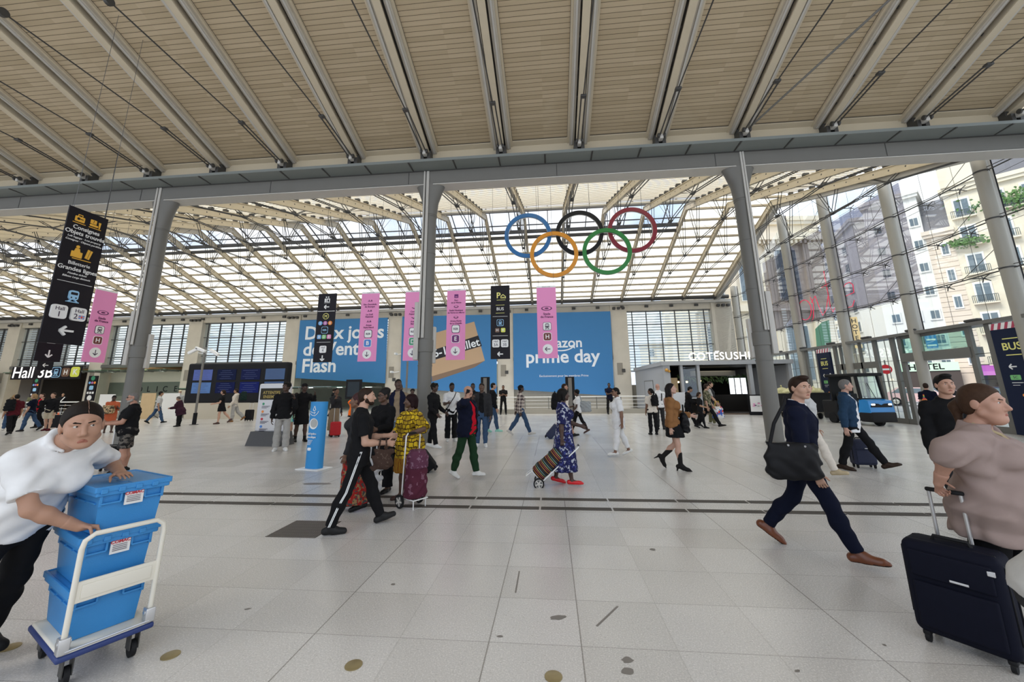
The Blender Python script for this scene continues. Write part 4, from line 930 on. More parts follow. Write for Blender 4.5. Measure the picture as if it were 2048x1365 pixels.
# ================================================================= FIGURES: smooth-union fields turned into one continuous skin
class Field:
    def __init__(s, lo, hi, vox):
        s.lo = np.array(lo, float); s.vox = vox
        s.n = np.maximum(4, np.ceil((np.array(hi, float)-s.lo)/vox).astype(int)+1)
        s.d = np.full(s.n, 9.0, np.float32)
        s.ax = [s.lo[i] + vox*np.arange(s.n[i]) for i in range(3)]
    def _blk(s, lo, hi):
        a = np.clip(np.floor((np.array(lo)-s.lo)/s.vox).astype(int), 0, s.n-1); b = np.clip(np.ceil((np.array(hi)-s.lo)/s.vox).astype(int)+1, 1, s.n)
        sl = tuple(slice(x, y) for x, y in zip(a, b))
        if any(y <= x for x, y in zip(a, b)): return None, None
        return sl, (s.ax[0][sl[0]][:, None, None], s.ax[1][sl[1]][None, :, None], s.ax[2][sl[2]][None, None, :])
    def put(s, fn, lo, hi, k=0.02, sub=False):
        m = k + 3*s.vox
        sl, P = s._blk(np.array(lo)-m, np.array(hi)+m)
        if sl is None: return s
        v = fn(*P); a = s.d[sl]
        if sub:
            h = np.maximum(k-np.abs(a+v), 0)/k; s.d[sl] = np.maximum(a, -v) + h*h*k*0.25
        else:
            h = np.maximum(k-np.abs(a-v), 0)/k; s.d[sl] = np.minimum(a, v) - h*h*k*0.25
        return s
    def cap(s, a, b, r1, r2=None, k=0.02, cut0=False, cut1=False, sub=False):
        a = np.array(a, float); b = np.array(b, float); r2 = r1 if r2 is None else r2; ba = b-a; L2 = max(1e-9, ba @ ba); L = math.sqrt(L2)
        def fn(x, y, z):
            t = ((x-a[0])*ba[0]+(y-a[1])*ba[1]+(z-a[2])*ba[2])/L2; tc = np.clip(t, 0, 1)
            d = np.sqrt((x-a[0]-ba[0]*tc)**2+(y-a[1]-ba[1]*tc)**2+(z-a[2]-ba[2]*tc)**2) - (r1+(r2-r1)*tc)
            if cut1: d = np.maximum(d, (t-1)*L)
            if cut0: d = np.maximum(d, -t*L)
            return d
        r = max(r1, r2); return s.put(fn, np.minimum(a, b)-r, np.maximum(a, b)+r, k, sub)
    def ell(s, c, r, k=0.02, M=None, sub=False):
        c = np.array(c, float); r = np.array(r, float); R_ = max(r)
        def fn(x, y, z):
            x, y, z = x-c[0], y-c[1], z-c[2]
            if M is not None: x, y, z = (M[0][0]*x+M[1][0]*y+M[2][0]*z, M[0][1]*x+M[1][1]*y+M[2][1]*z, M[0][2]*x+M[1][2]*y+M[2][2]*z)
            k0 = np.sqrt((x/r[0])**2+(y/r[1])**2+(z/r[2])**2); k1 = np.sqrt((x/r[0]**2)**2+(y/r[1]**2)**2+(z/r[2]**2)**2)+1e-9
            return k0*(k0-1)/k1
        return s.put(fn, c-R_, c+R_, k, sub)
    def loft(s, F, secs, k=0.02, wave=None, flat=True):
        """F = (origin, right, forward, up); secs rows: (z, cx, cy, rx, ry)"""
        o, rx_, fy_, uz_ = [np.array(q, float) for q in F]; S = np.array(secs, float); S = S[np.argsort(S[:, 0])]
        R_ = S[:, 3:5].max()*1.15 + np.abs(S[:, 1:3]).max()
        e0, e1 = o+uz_*S[0, 0], o+uz_*S[-1, 0]
        def fn(x, y, z):
            x, y, z = x-o[0], y-o[1], z-o[2]
            u = x*rx_[0]+y*rx_[1]+z*rx_[2]; v = x*fy_[0]+y*fy_[1]+z*fy_[2]; w = x*uz_[0]+y*uz_[1]+z*uz_[2]
            q = lambda c: np.interp(w, S[:, 0], S[:, c])
            a, b = q(3), q(4); du, dv = (u-q(1)), (v-q(2))
            p = 2.3
            rho = (np.abs(du/a)**p+np.abs(dv/b)**p)**(1/p)
            if wave:
                n, amp, zt, zh = wave; th = np.arctan2(dv/b, du/a); f = np.clip((zt-w)/max(1e-6, zt-zh), 0, 1)
                rho = rho/(1+amp*f*np.sin(n*th+2.0*np.sin(3*th)))
            d = (rho-1)*np.minimum(a, b)
            return np.maximum(d, np.maximum(S[0, 0]-w, w-S[-1, 0]))
        return s.put(fn, np.minimum(e0, e1)-R_, np.maximum(e0, e1)+R_, k)
    def cut(s, p, n):            # drop what lies on the side of n
        p = np.array(p, float); n = np.array(n, float); n /= np.linalg.norm(n)
        v = (s.ax[0][:, None, None]-p[0])*n[0]+(s.ax[1][None, :, None]-p[1])*n[1]+(s.ax[2][None, None, :]-p[2])*n[2]
        s.d = np.maximum(s.d, v.astype(np.float32)); return s
    def folds(s, amp, f=1.0, seed=0):
        x, y, z = s.ax[0][:, None, None]*f, s.ax[1][None, :, None]*f, s.ax[2][None, None, :]*f
        w = np.sin(31*x+9*z+2.2*np.sin(13*z+seed)+seed)*np.sin(27*y-14*z+1.7*np.sin(17*z+8*x+seed)) + 0.6*np.sin(47*z+15*x+11*y+2.0*np.sin(21*x+seed*2))
        s.d = s.d + (amp*w).astype(np.float32); return s
    def mesh(s):
        d = s.d; S = d < 0; n = s.n
        c = np.zeros(tuple(n-1), np.int8)
        sh = [(i, j, k) for i in (0, 1) for j in (0, 1) for k in (0, 1)]
        sub = lambda A, o: A[o[0]:n[0]-1+o[0], o[1]:n[1]-1+o[1], o[2]:n[2]-1+o[2]]
        for o in sh: c += sub(S, o)
        act = (c > 0) & (c < 8); I = np.argwhere(act)
        if len(I) == 0: return np.zeros((0, 3)), np.zeros((0, 4), int)
        idx = np.full(c.shape, -1, np.int64); idx[act] = np.arange(len(I))
        val = {o: d[I[:, 0]+o[0], I[:, 1]+o[1], I[:, 2]+o[2]] for o in sh}
        pos = np.zeros((len(I), 3)); cnt = np.zeros(len(I))
        for o in sh:
            for a in range(3):
                if o[a]: continue
                o2 = list(o); o2[a] = 1; o2 = tuple(o2); da, db = val[o], val[o2]; m = (da < 0) != (db < 0)
                t = np.where(m, da/np.where(m, da-db, 1), 0)
                p = np.array(o, float)[None, :].repeat(len(I), 0); p[:, a] += t; pos[m] += p[m]; cnt[m] += 1
        V = s.lo + (I + pos/cnt[:, None])*s.vox
        Q = []
        for a in range(3):
            b, g = (a+1) % 3, (a+2) % 3
            A0 = np.take(S, range(0, n[a]-1), a); A1 = np.take(S, range(1, n[a]), a)
            E = np.argwhere(A0 != A1); 
            ok = (E[:, b] > 0) & (E[:, g] > 0) & (E[:, b] < n[b]-1) & (E[:, g] < n[g]-1); E = E[ok]
            if len(E) == 0: continue
            flip = A0[E[:, 0], E[:, 1], E[:, 2]]
            def cell(db, dg):
                q = E.copy(); q[:, b] += db; q[:, g] += dg; return idx[q[:, 0], q[:, 1], q[:, 2]]
            q = np.stack([cell(-1, -1), cell(0, -1), cell(0, 0), cell(-1, 0)], 1)
            q[~flip] = q[~flip][:, ::-1]; Q.append(q)
        return V, np.concatenate(Q)
def np_object(name, parts, mats, parent=None, smooth=True):
    """parts: list of (V, Q, material index)"""
    Vs, Qs, Ms, o = [], [], [], 0
    for V, Q, mi in parts:
        if len(V) == 0: continue
        Vs.append(V); Qs.append(Q+o); Ms.append(np.full(len(Q), mi, np.int32)); o += len(V)
    V = np.concatenate(Vs); Q = np.concatenate(Qs); M = np.concatenate(Ms)
    me = bpy.data.meshes.new(name); me.vertices.add(len(V)); me.vertices.foreach_set('co', V.astype(np.float32).ravel())
    me.loops.add(Q.size); me.polygons.add(len(Q)); me.polygons.foreach_set('loop_start', np.arange(0, Q.size, 4, dtype=np.int32))
    me.loops.foreach_set('vertex_index', Q.astype(np.int32).ravel())
    for m in mats: me.materials.append(m)
    me.polygons.foreach_set('material_index', M); me.polygons.foreach_set('use_smooth', np.ones(len(Q), bool))
    me.update(calc_edges=True); me.validate()
    ob = bpy.data.objects.new(name, me); COL.objects.link(ob)
    if parent is not None: ob.parent = parent
    return ob
def sphere_vq(c, r, n=8):
    mb = MB().sphere(c, r, n); V = np.array(mb.v); Q = [f for f in mb.f if len(f) == 4]; return V, np.array(Q)
nrm = lambda v: np.array(v, float)/np.linalg.norm(v)
def rot_x(a): c, s_ = math.cos(a), math.sin(a); return np.array([[1, 0, 0], [0, c, -s_], [0, s_, c]])
def rot_z(a): c, s_ = math.cos(a), math.sin(a); return np.array([[c, -s_, 0], [s_, c, 0], [0, 0, 1]])
def rot_y(a): c, s_ = math.cos(a), math.sin(a); return np.array([[c, 0, s_], [0, 1, 0], [-s_, 0, c]])
def ik(a, t, l1, l2, hint):
    a, t = np.array(a, float), np.array(t, float); d = t-a; L = np.linalg.norm(d); L2 = min(L, (l1+l2)*0.999); u = d/L; t = a+u*L2
    x = (l1*l1-l2*l2+L2*L2)/(2*L2); h = math.sqrt(max(0, l1*l1-x*x)); p = np.array(hint, float); p = p-u*(p @ u); p = nrm(p)
    return a+u*x+p*h, t
SKIN = {}
def skin_mat(c):
    if c not in SKIN:
        m = mat('skin_%d' % len(SKIN), c, 0.55, var=0.06, vscale=14); SKIN[c] = m
        b = m.node_tree.nodes['Principled BSDF']; b.inputs['Subsurface Weight'].default_value = 0.0
    return SKIN[c]
FAIR = (0.47, 0.275, 0.19); TAN = (0.47, 0.27, 0.175); OLIVE = (0.36, 0.20, 0.12); BRN = (0.15, 0.072, 0.04); DARK = (0.065, 0.033, 0.022); DARK2 = (0.10, 0.05, 0.03)
EYEW = mat('eye_white', (0.50, 0.47, 0.43), 0.3); IRIS = mat('eye_iris', (0.035, 0.02, 0.012), 0.2)
def cloth(name, col, **kw): return mat('cloth_'+name, col, kw.pop('rough', 0.9), spec=0.12, var=kw.pop('var', 0.12), vscale=kw.pop('vscale', 25), **kw)

def hand(F, w, d, nrm_palm, thumb, L, curl, scale=1.0):
    """palm from wrist w along d; fingers curl towards the palm normal; thumb is the side vector"""
    d = nrm(d); p = np.array(nrm_palm, float); p = nrm(p - d*(p @ d)); t = np.array(thumb, float); t = nrm(t - d*(t @ d) - p*(t @ p))
    P = L*0.46; wd = L*0.21
    for q in (-0.75, -0.25, 0.25, 0.7): F.cap(w + t*wd*q*0.55, w + d*P + t*wd*q, L*0.075, L*0.062, 0.012)
    F.cap(w - d*L*0.1, w + d*L*0.12, L*0.105, L*0.10, 0.02)
    for i, (q, fl) in enumerate(((0.72, 0.44), (0.25, 0.50), (-0.24, 0.46), (-0.72, 0.36))):
        a = w + d*P*0.97 + t*wd*q; ang = 0.0; r = L*0.046
        dd = nrm(d + t*q*0.10)
        for j, sg in enumerate((0.45, 0.31, 0.24)):
            ang += R(curl*(0.75 if j == 0 else 1.0)); v = dd*math.cos(ang)+p*math.sin(ang); b = a+v*fl*L*sg; F.cap(a, b, r, r*0.88, 0.004); a = b; r *= 0.88
    a = w + d*L*0.12 + t*wd*0.75
    v1 = nrm(d*0.62+t*0.66+p*0.30); b = a+v1*L*0.24; F.cap(a, b, L*0.066, L*0.052, 0.014)
    v2 = nrm(d*(0.85-curl*0.004)+t*0.18+p*(0.25+curl*0.012)); c = b+v2*L*0.17; F.cap(b, c, L*0.050, L*0.044, 0.005); F.cap(c, c+nrm(v2+p*0.3)*L*0.10, L*0.044, L*0.036, 0.004)

N_PERSON = [0]
def person(label, x, y, H, face, **s):
    """stands at (x, y); face is the heading of the body in degrees (0 = +x, 90 = away)"""
    g = s.get; N_PERSON[0] += 1; seed = N_PERSON[0]*1.7
    if g('img', True): face = face - math.degrees(math.atan2(x, y))      # headings are given as seen along the line of sight
    dist = math.hypot(x, y); vx = g('vox', 0.0085 if dist < 4.2 else 0.011 if dist < 9 else 0.0135 if dist < 14 else 0.018)
    fem = g('fem', False); w = g('w', 1.0); wy = g('wy', w); lean = R(g('lean', 0)); tw = R(g('twist', 0)); hs = g('hs', 1.0)
    skin = g('skin', FAIR)
    # ---------------- skeleton in local axes: x right, y forward, z up
    hipz = 0.52*H; hw = (0.048 if not fem else 0.050)*H
    th, shn = 0.245*H, 0.232*H
    legs = {}
    for sd, key in ((-1, 'L'), (1, 'R')):
        fwd, knee, ab, toe = (list(g('leg'+key, (0, 0))) + [2.5, None])[:4] if len(g('leg'+key, (0, 0))) < 4 else g('leg'+key)
        if ab is None: ab = 2.5
        hip = np.array([sd*hw, 0, hipz]); a1 = R(fwd); a2 = R(fwd-knee); A = R(ab)*sd
        k_ = hip + th*np.array([math.sin(A)*math.cos(a1), math.sin(a1), -math.cos(a1)*math.cos(A)])
        an = k_ + shn*np.array([math.sin(A)*0.4, math.sin(a2), -math.cos(a2)])
        if toe is None: toe = 0 if abs(fwd-knee) < 14 else max(-55, (fwd-knee)*0.9)
        tr = R(toe)
        out = R(g('splay', 7))*sd
        fd = np.array([math.sin(out)*math.cos(tr), math.cos(out)*math.cos(tr), math.sin(tr)]); fu = np.array([-math.sin(out)*math.sin(tr), -math.cos(out)*math.sin(tr), math.cos(tr)])
        legs[key] = [hip, k_, an, fd, fu]
    fl = 0.15*H; heel = g('heel', 0.0)
    low = min(min((L[2]-L[4]*0.042*H - L[3]*0.045*H)[2], (L[2]-L[4]*0.042*H+L[3]*(fl-0.045*H))[2]) for L in legs.values())
    dz = -low + heel
    for L in legs.values():
        for i in range(3): L[i] = L[i] + np.array([0, 0, dz])
    ho = np.array([0, 0, hipz+dz])
    mid = (legs['L'][2]+legs['R'][2])/2
    Rt = np.array([1.0, 0, 0]); Rl = rot_z(tw) @ rot_x(-lean) @ rot_y(R(g('side', 0)))
    rx_, fy_, uz_ = Rl @ np.array([1., 0, 0]), Rl @ np.array([0, 1., 0]), Rl @ np.array([0, 0, 1.])
    TF = (ho, rx_, fy_, uz_)
    T = lambda a, b, c: ho + rx_*a*H + fy_*b*H + uz_*c*H
    sw = (0.108 if not fem else 0.092)*(0.5+0.5*w)
    sho = {'L': T(-sw, -0.006+g('shrugL', 0), 0.258), 'R': T(sw, -0.006+g('shrugR', 0), 0.258)}
    neck0 = T(0, -0.012, 0.305); 
    hy, hp = R(g('head', (0, 0))[0]), R(g('head', (0, 0))[1])
    RH = rot_z(hy) @ rot_x(hp) @ rot_y(R(g('tilt', 0)))
    hc = T(0, 0.012+g('poke', 0.0), 0.405+g('neck', 0.0)) ; U = H*0.13/0.235*hs if H > 1.3 else H*0.145/0.235*hs
    HP = lambda a, b, c: hc + RH @ (np.array([a, b, c])*U)
    ul, fll = 0.172*H, 0.148*H
    arms = {}
    for sd, key in ((-1, 'L'), (1, 'R')):
        t = g('hand'+key)
        if t is not None:
            hint = g('hint'+key, (sd*0.6, -0.7, -0.5)); el, wr = ik(sho[key], t, ul, fll, hint)
        else:
            fl_, ab_, eb, inw = (list(g('arm'+key, (4, 7, 14, 0))) + [0, 0, 0, 0])[:4]
            a1 = R(fl_); A = R(ab_)*sd
            el = sho[key] + ul*np.array([math.sin(A), math.sin(a1)*math.cos(A), -math.cos(a1)*math.cos(A)])
            a2 = R(fl_+eb); B = A*0.5 - R(inw)*sd
            wr = el + fll*np.array([math.sin(B)*1.0, math.sin(a2)*math.cos(B), -math.cos(a2)*math.cos(B)])
        arms[key] = (sho[key], el, wr)
    # ---------------- limits
    allp = np.array([q for L in legs.values() for q in L[:3]] + [q for A in arms.values() for q in A] + [hc, ho])
    m = 0.30; lo = allp.min(0)-m; hi = allp.max(0)+m; lo[2] = -0.02; hi[2] = hc[2]+0.32
    # ---------------- torso sections (fractions of H)
    if fem: secs = [(-0.075, 0, -0.004, .088, .066), (-0.02, 0, -0.006, .101, .074), (0.04, 0, -0.002, .094, .066), (0.10, 0, 0.002, .076, .055), (0.16, 0, 0.004, .080, .060), (0.225, 0, 0.004, .090, .064), (0.262, 0, -0.006, .086, .052), (0.288, 0, -0.012, .064, .041), (0.308, 0, -0.014, .039, .034), (0.33, 0, -0.014, .029, .031)]
    else: secs = [(-0.075, 0, -0.004, .082, .064), (-0.02, 0, -0.004, .096, .069), (0.04, 0, 0, .088, .062), (0.10, 0, 0.002, .083, .058), (0.16, 0, 0.004, .092, .064), (0.225, 0, 0.004, .102, .068), (0.262, 0, -0.006, .100, .056), (0.288, 0, -0.011, .074, .044), (0.308, 0, -0.014, .045, .038), (0.33, 0, -0.014, .033, .034)]
    belly = g('belly', 0.0)
    def S(t=0.0, zmin=-9, zmax=9, ext=None):
        out = []
        for z, cx, cy, a, b in secs:
            if z < zmin-0.03 or z > zmax+0.03: continue
            kb = belly*math.exp(-((z-0.06)/0.09)**2)
            ww = w if z < 0.28 else 1+(w-1)*0.5
            wwy = wy if z < 0.28 else 1+(wy-1)*0.5
            out.append((z*H, cx*H, (cy+kb*0.6)*H, (a*ww+kb*0.3)*H+t, (b*wwy+kb*0.6)*H+t))
        return out
    def bust(F, t=0.0, k=0.03):
        if fem:
            for sd in (-1, 1): F.ell(T(sd*0.042*w, 0.050*wy, 0.198), np.array([.043, .040, .045])*H*(0.6+0.4*w)+t, k)
    lim = dict(tt=.0465, tk=.032, kc=.033, ca=.020, ua=.028, ue=.0225, fe=.0225, fw=.0155)
    lf = 0.5+0.5*w
    def leg_caps(F, t, k=0.02, upto=2.0, scale=1.0, hemt=0.0):
        for L in legs.values():
            hip, kn, an = L[:3]
            e = kn if upto >= 1 else hip+(kn-hip)*upto
            r0, r1 = lim['tt']*H*lf*scale+t, (lim['tk']*H*lf*scale+t if upto >= 1 else (lim['tt']+(lim['tk']-lim['tt'])*upto)*H*lf*scale+t+hemt)
            F.cap(hip+np.array([0, 0, 0.0]), e, r0, r1, k, cut1=upto < 1)
            if upto > 1:
                e2 = kn+(an-kn)*(upto-1); mdl = kn+(e2-kn)*0.35; bk = -nrm(np.cross(np.array([1., 0, 0]), an-kn)) 
                bk = np.array([0, -1.0, 0]) if True else bk
                F.cap(kn, mdl+bk*0.010*H, lim['tk']*H*scale+t, lim['kc']*H*lf*scale+t+hemt*0.4, k); F.cap(mdl+bk*0.010*H, e2, lim['kc']*H*lf*scale+t+hemt*0.4, (lim['ca']+ (lim['kc']-lim['ca'])*max(0, 2-upto))*H*scale+t+hemt, k, cut1=True)
    def arm_caps(F, t, upto=2.0, k=0.02, hemt=0.0, only=None):
        for key, (a, e, wv) in arms.items():
            if only and key not in only: continue
            q = e if upto >= 1 else a+(e-a)*upto
            F.cap(a, q, lim['ua']*H*lf+t+0.004, (lim['ue'] if upto >= 1 else lim['ua'])*H*lf+t+hemt, k, cut1=upto < 1)
            F.ell(a-uz_*0.004*H, np.array([.028, .032, .031])*H*lf+t*0.8, k); F.cap(a-uz_*0.002*H, neck0-uz_*0.014*H+(a-neck0)*0.25, .022*H*lf+t*0.8, .026*H*lf+t*0.6, 0.03)
            if upto > 1:
                q2 = e+(wv-e)*(upto-1); mm = e+(q2-e)*0.3
                F.cap(e, mm, lim['fe']*H*lf+t, lim['fe']*1.05*H*lf+t, k); F.cap(mm, q2, lim['fe']*1.05*H*lf+t, lim['fw']*H+t+hemt, k, cut1=upto < 2)
    # ---------------- body: one continuous skin, with head and hands resolved finer
    F = Field(lo, hi, vx)
    F.loft(TF, S(-0.006), 0.03); bust(F, -0.006)
    leg_caps(F, -0.002, 0.03); arm_caps(F, -0.001, 2.0, 0.025)
    for L in legs.values(): F.cap(L[2]-L[4]*0.008*H, L[2]+L[3]*0.07*H-L[4]*0.027*H, .0195*H, .014*H, .02); F.cap(L[2]-L[4]*0.012*H, L[2]-L[3]*0.02*H-L[4]*0.018*H, .02*H, .018*H, .02)
    F.cap(neck0-uz_*0.01*H, HP(0, -0.015, -0.06), .034*H*(0.55+0.45*w), .030*H*(0.6+0.4*hs), 0.03)
    parts = [F.mesh()+(0,)]
    hv = min(vx, 0.0065 if dist < 9 else 0.009)
    E = Field(hc-0.17*max(1, hs*1.2), hc+0.19*max(1, hs*1.2), hv*(0.72 if dist < 5 else 1))
    def ELL(c, r, k=0.02, sub=False): E.ell(HP(*c), np.array(r)*U, k*U, RH, sub)
    def CAP(a, b, r1, r2, k=0.02): E.cap(HP(*a), HP(*b), r1*U, r2*U, k*U)
    chub = g('chub', 0.0)
    ELL((0, -0.012, 0.035), (.077, .094, .083)); ELL((0, 0.024, -0.012), (.064, .070, .078), .03); ELL((0, 0.040, -0.058), (.047+chub*.3, .048, .046), .03)
    ELL((0, 0.072, -0.093), (.022, .020, .016), .02)
    for sd in (-1, 1):
        ELL((sd*.040, .058, -.022), (.026+chub*.2, .024, .026+chub*.2), .025); CAP((sd*.060, .012, -.058), (sd*.022, .062, -.086), .016+chub*.3, .014+chub*.2, .03)
        ELL((sd*.030, .099, .012), (.019, .016, .013), .014, True)
        CAP((sd*.014, .087, .030), (sd*.046, .074, .026), .010, .009, .014)
        CAP((sd*.021, .0855, .0185), (sd*.041, .0805, .0185), .0052, .0052, .004); CAP((sd*.021, .084, .0005), (sd*.041, .079, .0015), .0042, .0042, .005)
        ELL((sd*.0775, -.008, -.004), (.010, .022, .033), .006)
        ELL((sd*.0105, .094, -.034), (.010, .011, .009), .008)
    CAP((0, .086, .016), (0, .112, -.026), .008, .0125, .012)
    CAP((-.016, .080, -.062), (.016, .080, -.062), .0085, .0085, .008); CAP((-.013, .079, -.072), (.013, .079, -.072), .009, .009, .008)
    if chub: ELL((0, .045, -.100), (.045, .04, .03), .03)
    E.cap(HP(0, -0.015, -0.05), neck0-uz_*0.0, .029*H*(0.6+0.4*hs), .034*H*(0.55+0.45*w), 0.03)
    parts.append(E.mesh()+(0,))
    Hn = {}
    for sd, key in ((-1, 'L'), (1, 'R')):
        if key in g('nohand', ''): continue
        a, e, wv = arms[key]; d = nrm(wv-e); hd = g('hdir'+key); hd = nrm(hd) if hd is not None else nrm(d+np.array([0, 0.05, -0.12]))
        pn = g('palm'+key, (-sd*1.0, 0, 0)); tb = g('thumb'+key, (0, 1.0, 0.25)); Lh = 0.105*H*(0.94 if fem else 1)
        q = Field(wv-0.22*H/1.7-0.02, wv+0.22*H/1.7+0.02, min(vx, 0.0048 if dist < 9 else 0.007))
        hand(q, wv, hd, pn, tb, Lh, g('curl'+key, g('curl', 28))); q.cap(wv-d*0.07, wv, lim['fe']*0.86*H*lf, lim['fw']*1.02*H, 0.01)
        parts.append(q.mesh()+(0,)); Hn[key] = wv+hd*Lh*0.5
    body = np_object('person', parts, [skin_mat(skin)])
    # ---------------- placing: heading, and feet midpoint on (x, y)
    off = np.array([mid[0], mid[1]]) if g('centre', True) else np.zeros(2)
    rz = R(face-90); c_, s_ = math.cos(rz), math.sin(rz)
    body.location = (x-(c_*off[0]-s_*off[1]), y-(s_*off[0]+c_*off[1]), 0); body.rotation_euler = (0, 0, rz)
    tag(body, label, 'person', g('group'))
    def wear(name, F_, m_, fold=0.0, ff=1.0):
        if fold: F_.folds(fold, ff, seed)
        V, Q = F_.mesh()
        if len(V) == 0: return None
        return np_object(name, [(V, Q, 0)], [m_], body)
    fold0 = (0.0055 if dist < 6 else 0.0065)
    # ---------------- face details
    dface = dist < g('facemax', 24)
    if dface:
        ep = []
        for sd in (-1, 1):
            ep.append(sphere_vq(HP(sd*.030, .0768, .0105), .0115*U, 7)+(0,))
            gz = g('gaze', 0.0); d_ = RH @ nrm([math.sin(R(gz)), math.cos(R(gz)), 0]); ep.append(sphere_vq(HP(sd*.030, .0768, .0105)+d_*.0062*U, .0064*U, 5)+(1,))
        np_object('eye', ep, [EYEW, IRIS], body)
        B = Field(hc-0.14*max(1, hs), hc+0.14*max(1, hs), hv*0.62 if dist < 9 else 0.007)
        for sd in (-1, 1):
            br = g('brow', 0.0)
            B.cap(HP(sd*.014, .0955, .0265-br), HP(sd*.034, .0890, .0305), .0040*U, .0042*U, .004); B.cap(HP(sd*.034, .0890, .0305), HP(sd*.052, .0740, .026), .0042*U, .0022*U, .004)
        wear('eyebrow', B, mat('brow_%g' % g('hairc', (0.02, 0.015, 0.012))[0], g('hairc', (0.02, 0.015, 0.012)), 0.8))
        B = Field(hc-0.14*max(1, hs), hc+0.14*max(1, hs), hv*0.6 if dist < 9 else 0.007)
        B.cap(HP(-.023, .0840, -.0632), HP(0, .0950, -.0622), .0028*U, .0052*U, .004).cap(HP(0, .0950, -.0620), HP(.023, .0840, -.0632), .0052*U, .0028*U, .004).cap(HP(-.015, .0875, -.0710), HP(.015, .0875, -.0710), .0062*U, .0062*U, .004)
        sk = np.array(skin); lip = tuple(sk*np.array([0.80, 0.52, 0.52])) if skin[0] > 0.2 else tuple(sk*np.array([1.25, 0.9, 0.9]))
        wear('lips', B, mat('lip_%g' % skin[0], lip, 0.45))
    # ---------------- hair
    hst = g('hair', 'short'); hm = mat('hair_%g_%g' % (g('hairc', (0.02, 0.015, 0.012))[0], g('hairc', (0.02, 0.015, 0.012))[2]), g('hairc', (0.02, 0.015, 0.012)), 0.6, spec=0.15, var=0.35, vscale=45, bump=0.18, bscale=70)
    if hst and hst != 'bald':
        B = Field(hc-0.36*max(1, hs), hc+0.24*max(1, hs), hv*1.05)
        def BE(c, r, k=0.02): B.ell(HP(*c), np.array(r)*U, k*U, RH)
        th_ = {'short': .009, 'buzz': .003, 'crop': .005}.get(hst, .008)
        BE((0, -0.012, 0.036), (.074+th_, .094+th_, .083+th_*1.25)); BE((0, -.040, -.01), (.066+th_, .064+th_, .075+th_), .03)
        fz = {'buzz': .080}.get(hst, .074)
        slope = 0.62 if hst in ('short', 'buzz', 'crop', 'cap') else 0.75
        # hairline: behind a slanted plane, kept clear of the face and ears
        B.cut(HP(0, .075, fz), RH @ np.array([0, 1.0, -slope])); B.cut(HP(0, -.02, -.078), RH @ np.array([0, 0.25, -1.0]))
        if hst == 'quiff': BE((0, .055, .112), (.058, .045, .026), .03)
        if hst == 'curly':
            rr = random.Random(seed)
            for k in range(60):
                a_ = rr.random()*6.283; u_ = rr.random(); zz = .02+.10*u_; rad = (.096*math.sqrt(max(0, 1-((zz-.02)/.115)**2)))
                if math.sin(a_)*rad > .06 and zz < .09: continue
                BE((rad*.92*math.cos(a_), -.012+rad*1.1*math.sin(a_), zz), (.026, .026, .024), .01)
        if hst == 'afro': BE((0, -.02, .05), (.115, .115, .10)); B.cut(HP(0, .085, .05), RH @ np.array([0, 1.0, -.55]))
        if hst == 'bun': BE((0, -.125, .03), (.038, .034, .036), .012)
        if hst == 'lowbun': BE((0, -.115, -.035), (.034, .030, .032), .012)
        if hst == 'pony': 
            B.cap(HP(0, -.10, .02), HP(0, -.135, -.03), .026*U, .032*U, .02); B.cap(HP(0, -.135, -.03), HP(0.01, -.12, -.16), .032*U, .016*U, .02)
        if hst == 'bob':
            for sd in (-1, 1): B.cap(HP(sd*.075, -.02, .02), HP(sd*.080, -.01, -.085), .022*U, .026*U, .03)
            B.cap(HP(0, -.085, .0), HP(0, -.085, -.09), .05*U, .055*U, .03)
        if hst == 'long':
            for sd in (-1, 1): B.cap(HP(sd*.076, -.02, .03), HP(sd*.085, -.035, -.12), .020*U, .030*U, .03); B.cap(HP(sd*.085, -.035, -.12), HP(sd*.075, -.03, -.26), .030*U, .018*U, .03)
            for sd in (-1, 0, 1): B.cap(HP(sd*.045, -.085, .0), HP(sd*.055, -.095, -.16), .045*U, .045*U, .03); B.cap(HP(sd*.055, -.095, -.16), HP(sd*.05, -.10, -.29), .045*U, .020*U, .03)
        if hst == 'wrap':
            BE((0, -.045, .085), (.085, .095, .070), .02); B.cut(HP(0, .09, .055), RH @ np.array([0, 1.0, -.5]))
        if hst == 'bigbob': 
            BE((0, -.03, .045), (.100, .105, .092), .02)
            for sd in (-1, 1): B.cap(HP(sd*.084, -.03, .02), HP(sd*.080, -.03, -.09), .028*U, .030*U, .03)
            B.cap(HP(0, -.09, .0), HP(0, -.085, -.10), .055*U, .05*U, .03); B.cut(HP(0, .075, .035), RH @ np.array([0, 1.0, -.30]))
        wear('headwrap' if hst == 'wrap' else 'hair', B, hm, 0.0016 if dist < 6 else 0)
    if g('part'):
        B = Field(hc-0.16*max(1, hs), hc+0.2*max(1, hs), hv*0.6)
        for q0, q1 in zip(np.linspace(0.085, -0.05, 6)[:-1], np.linspace(0.085, -0.05, 6)[1:]):
            zz = lambda q: .036+.0965*math.sqrt(max(0, 1-((q+.012)/.105)**2))
            B.cap(HP(g('part'), q0, zz(q0)), HP(g('part'), q1, zz(q1)), .0019*U, .0019*U, .003)
        wear('parting', B, skin_mat(skin))
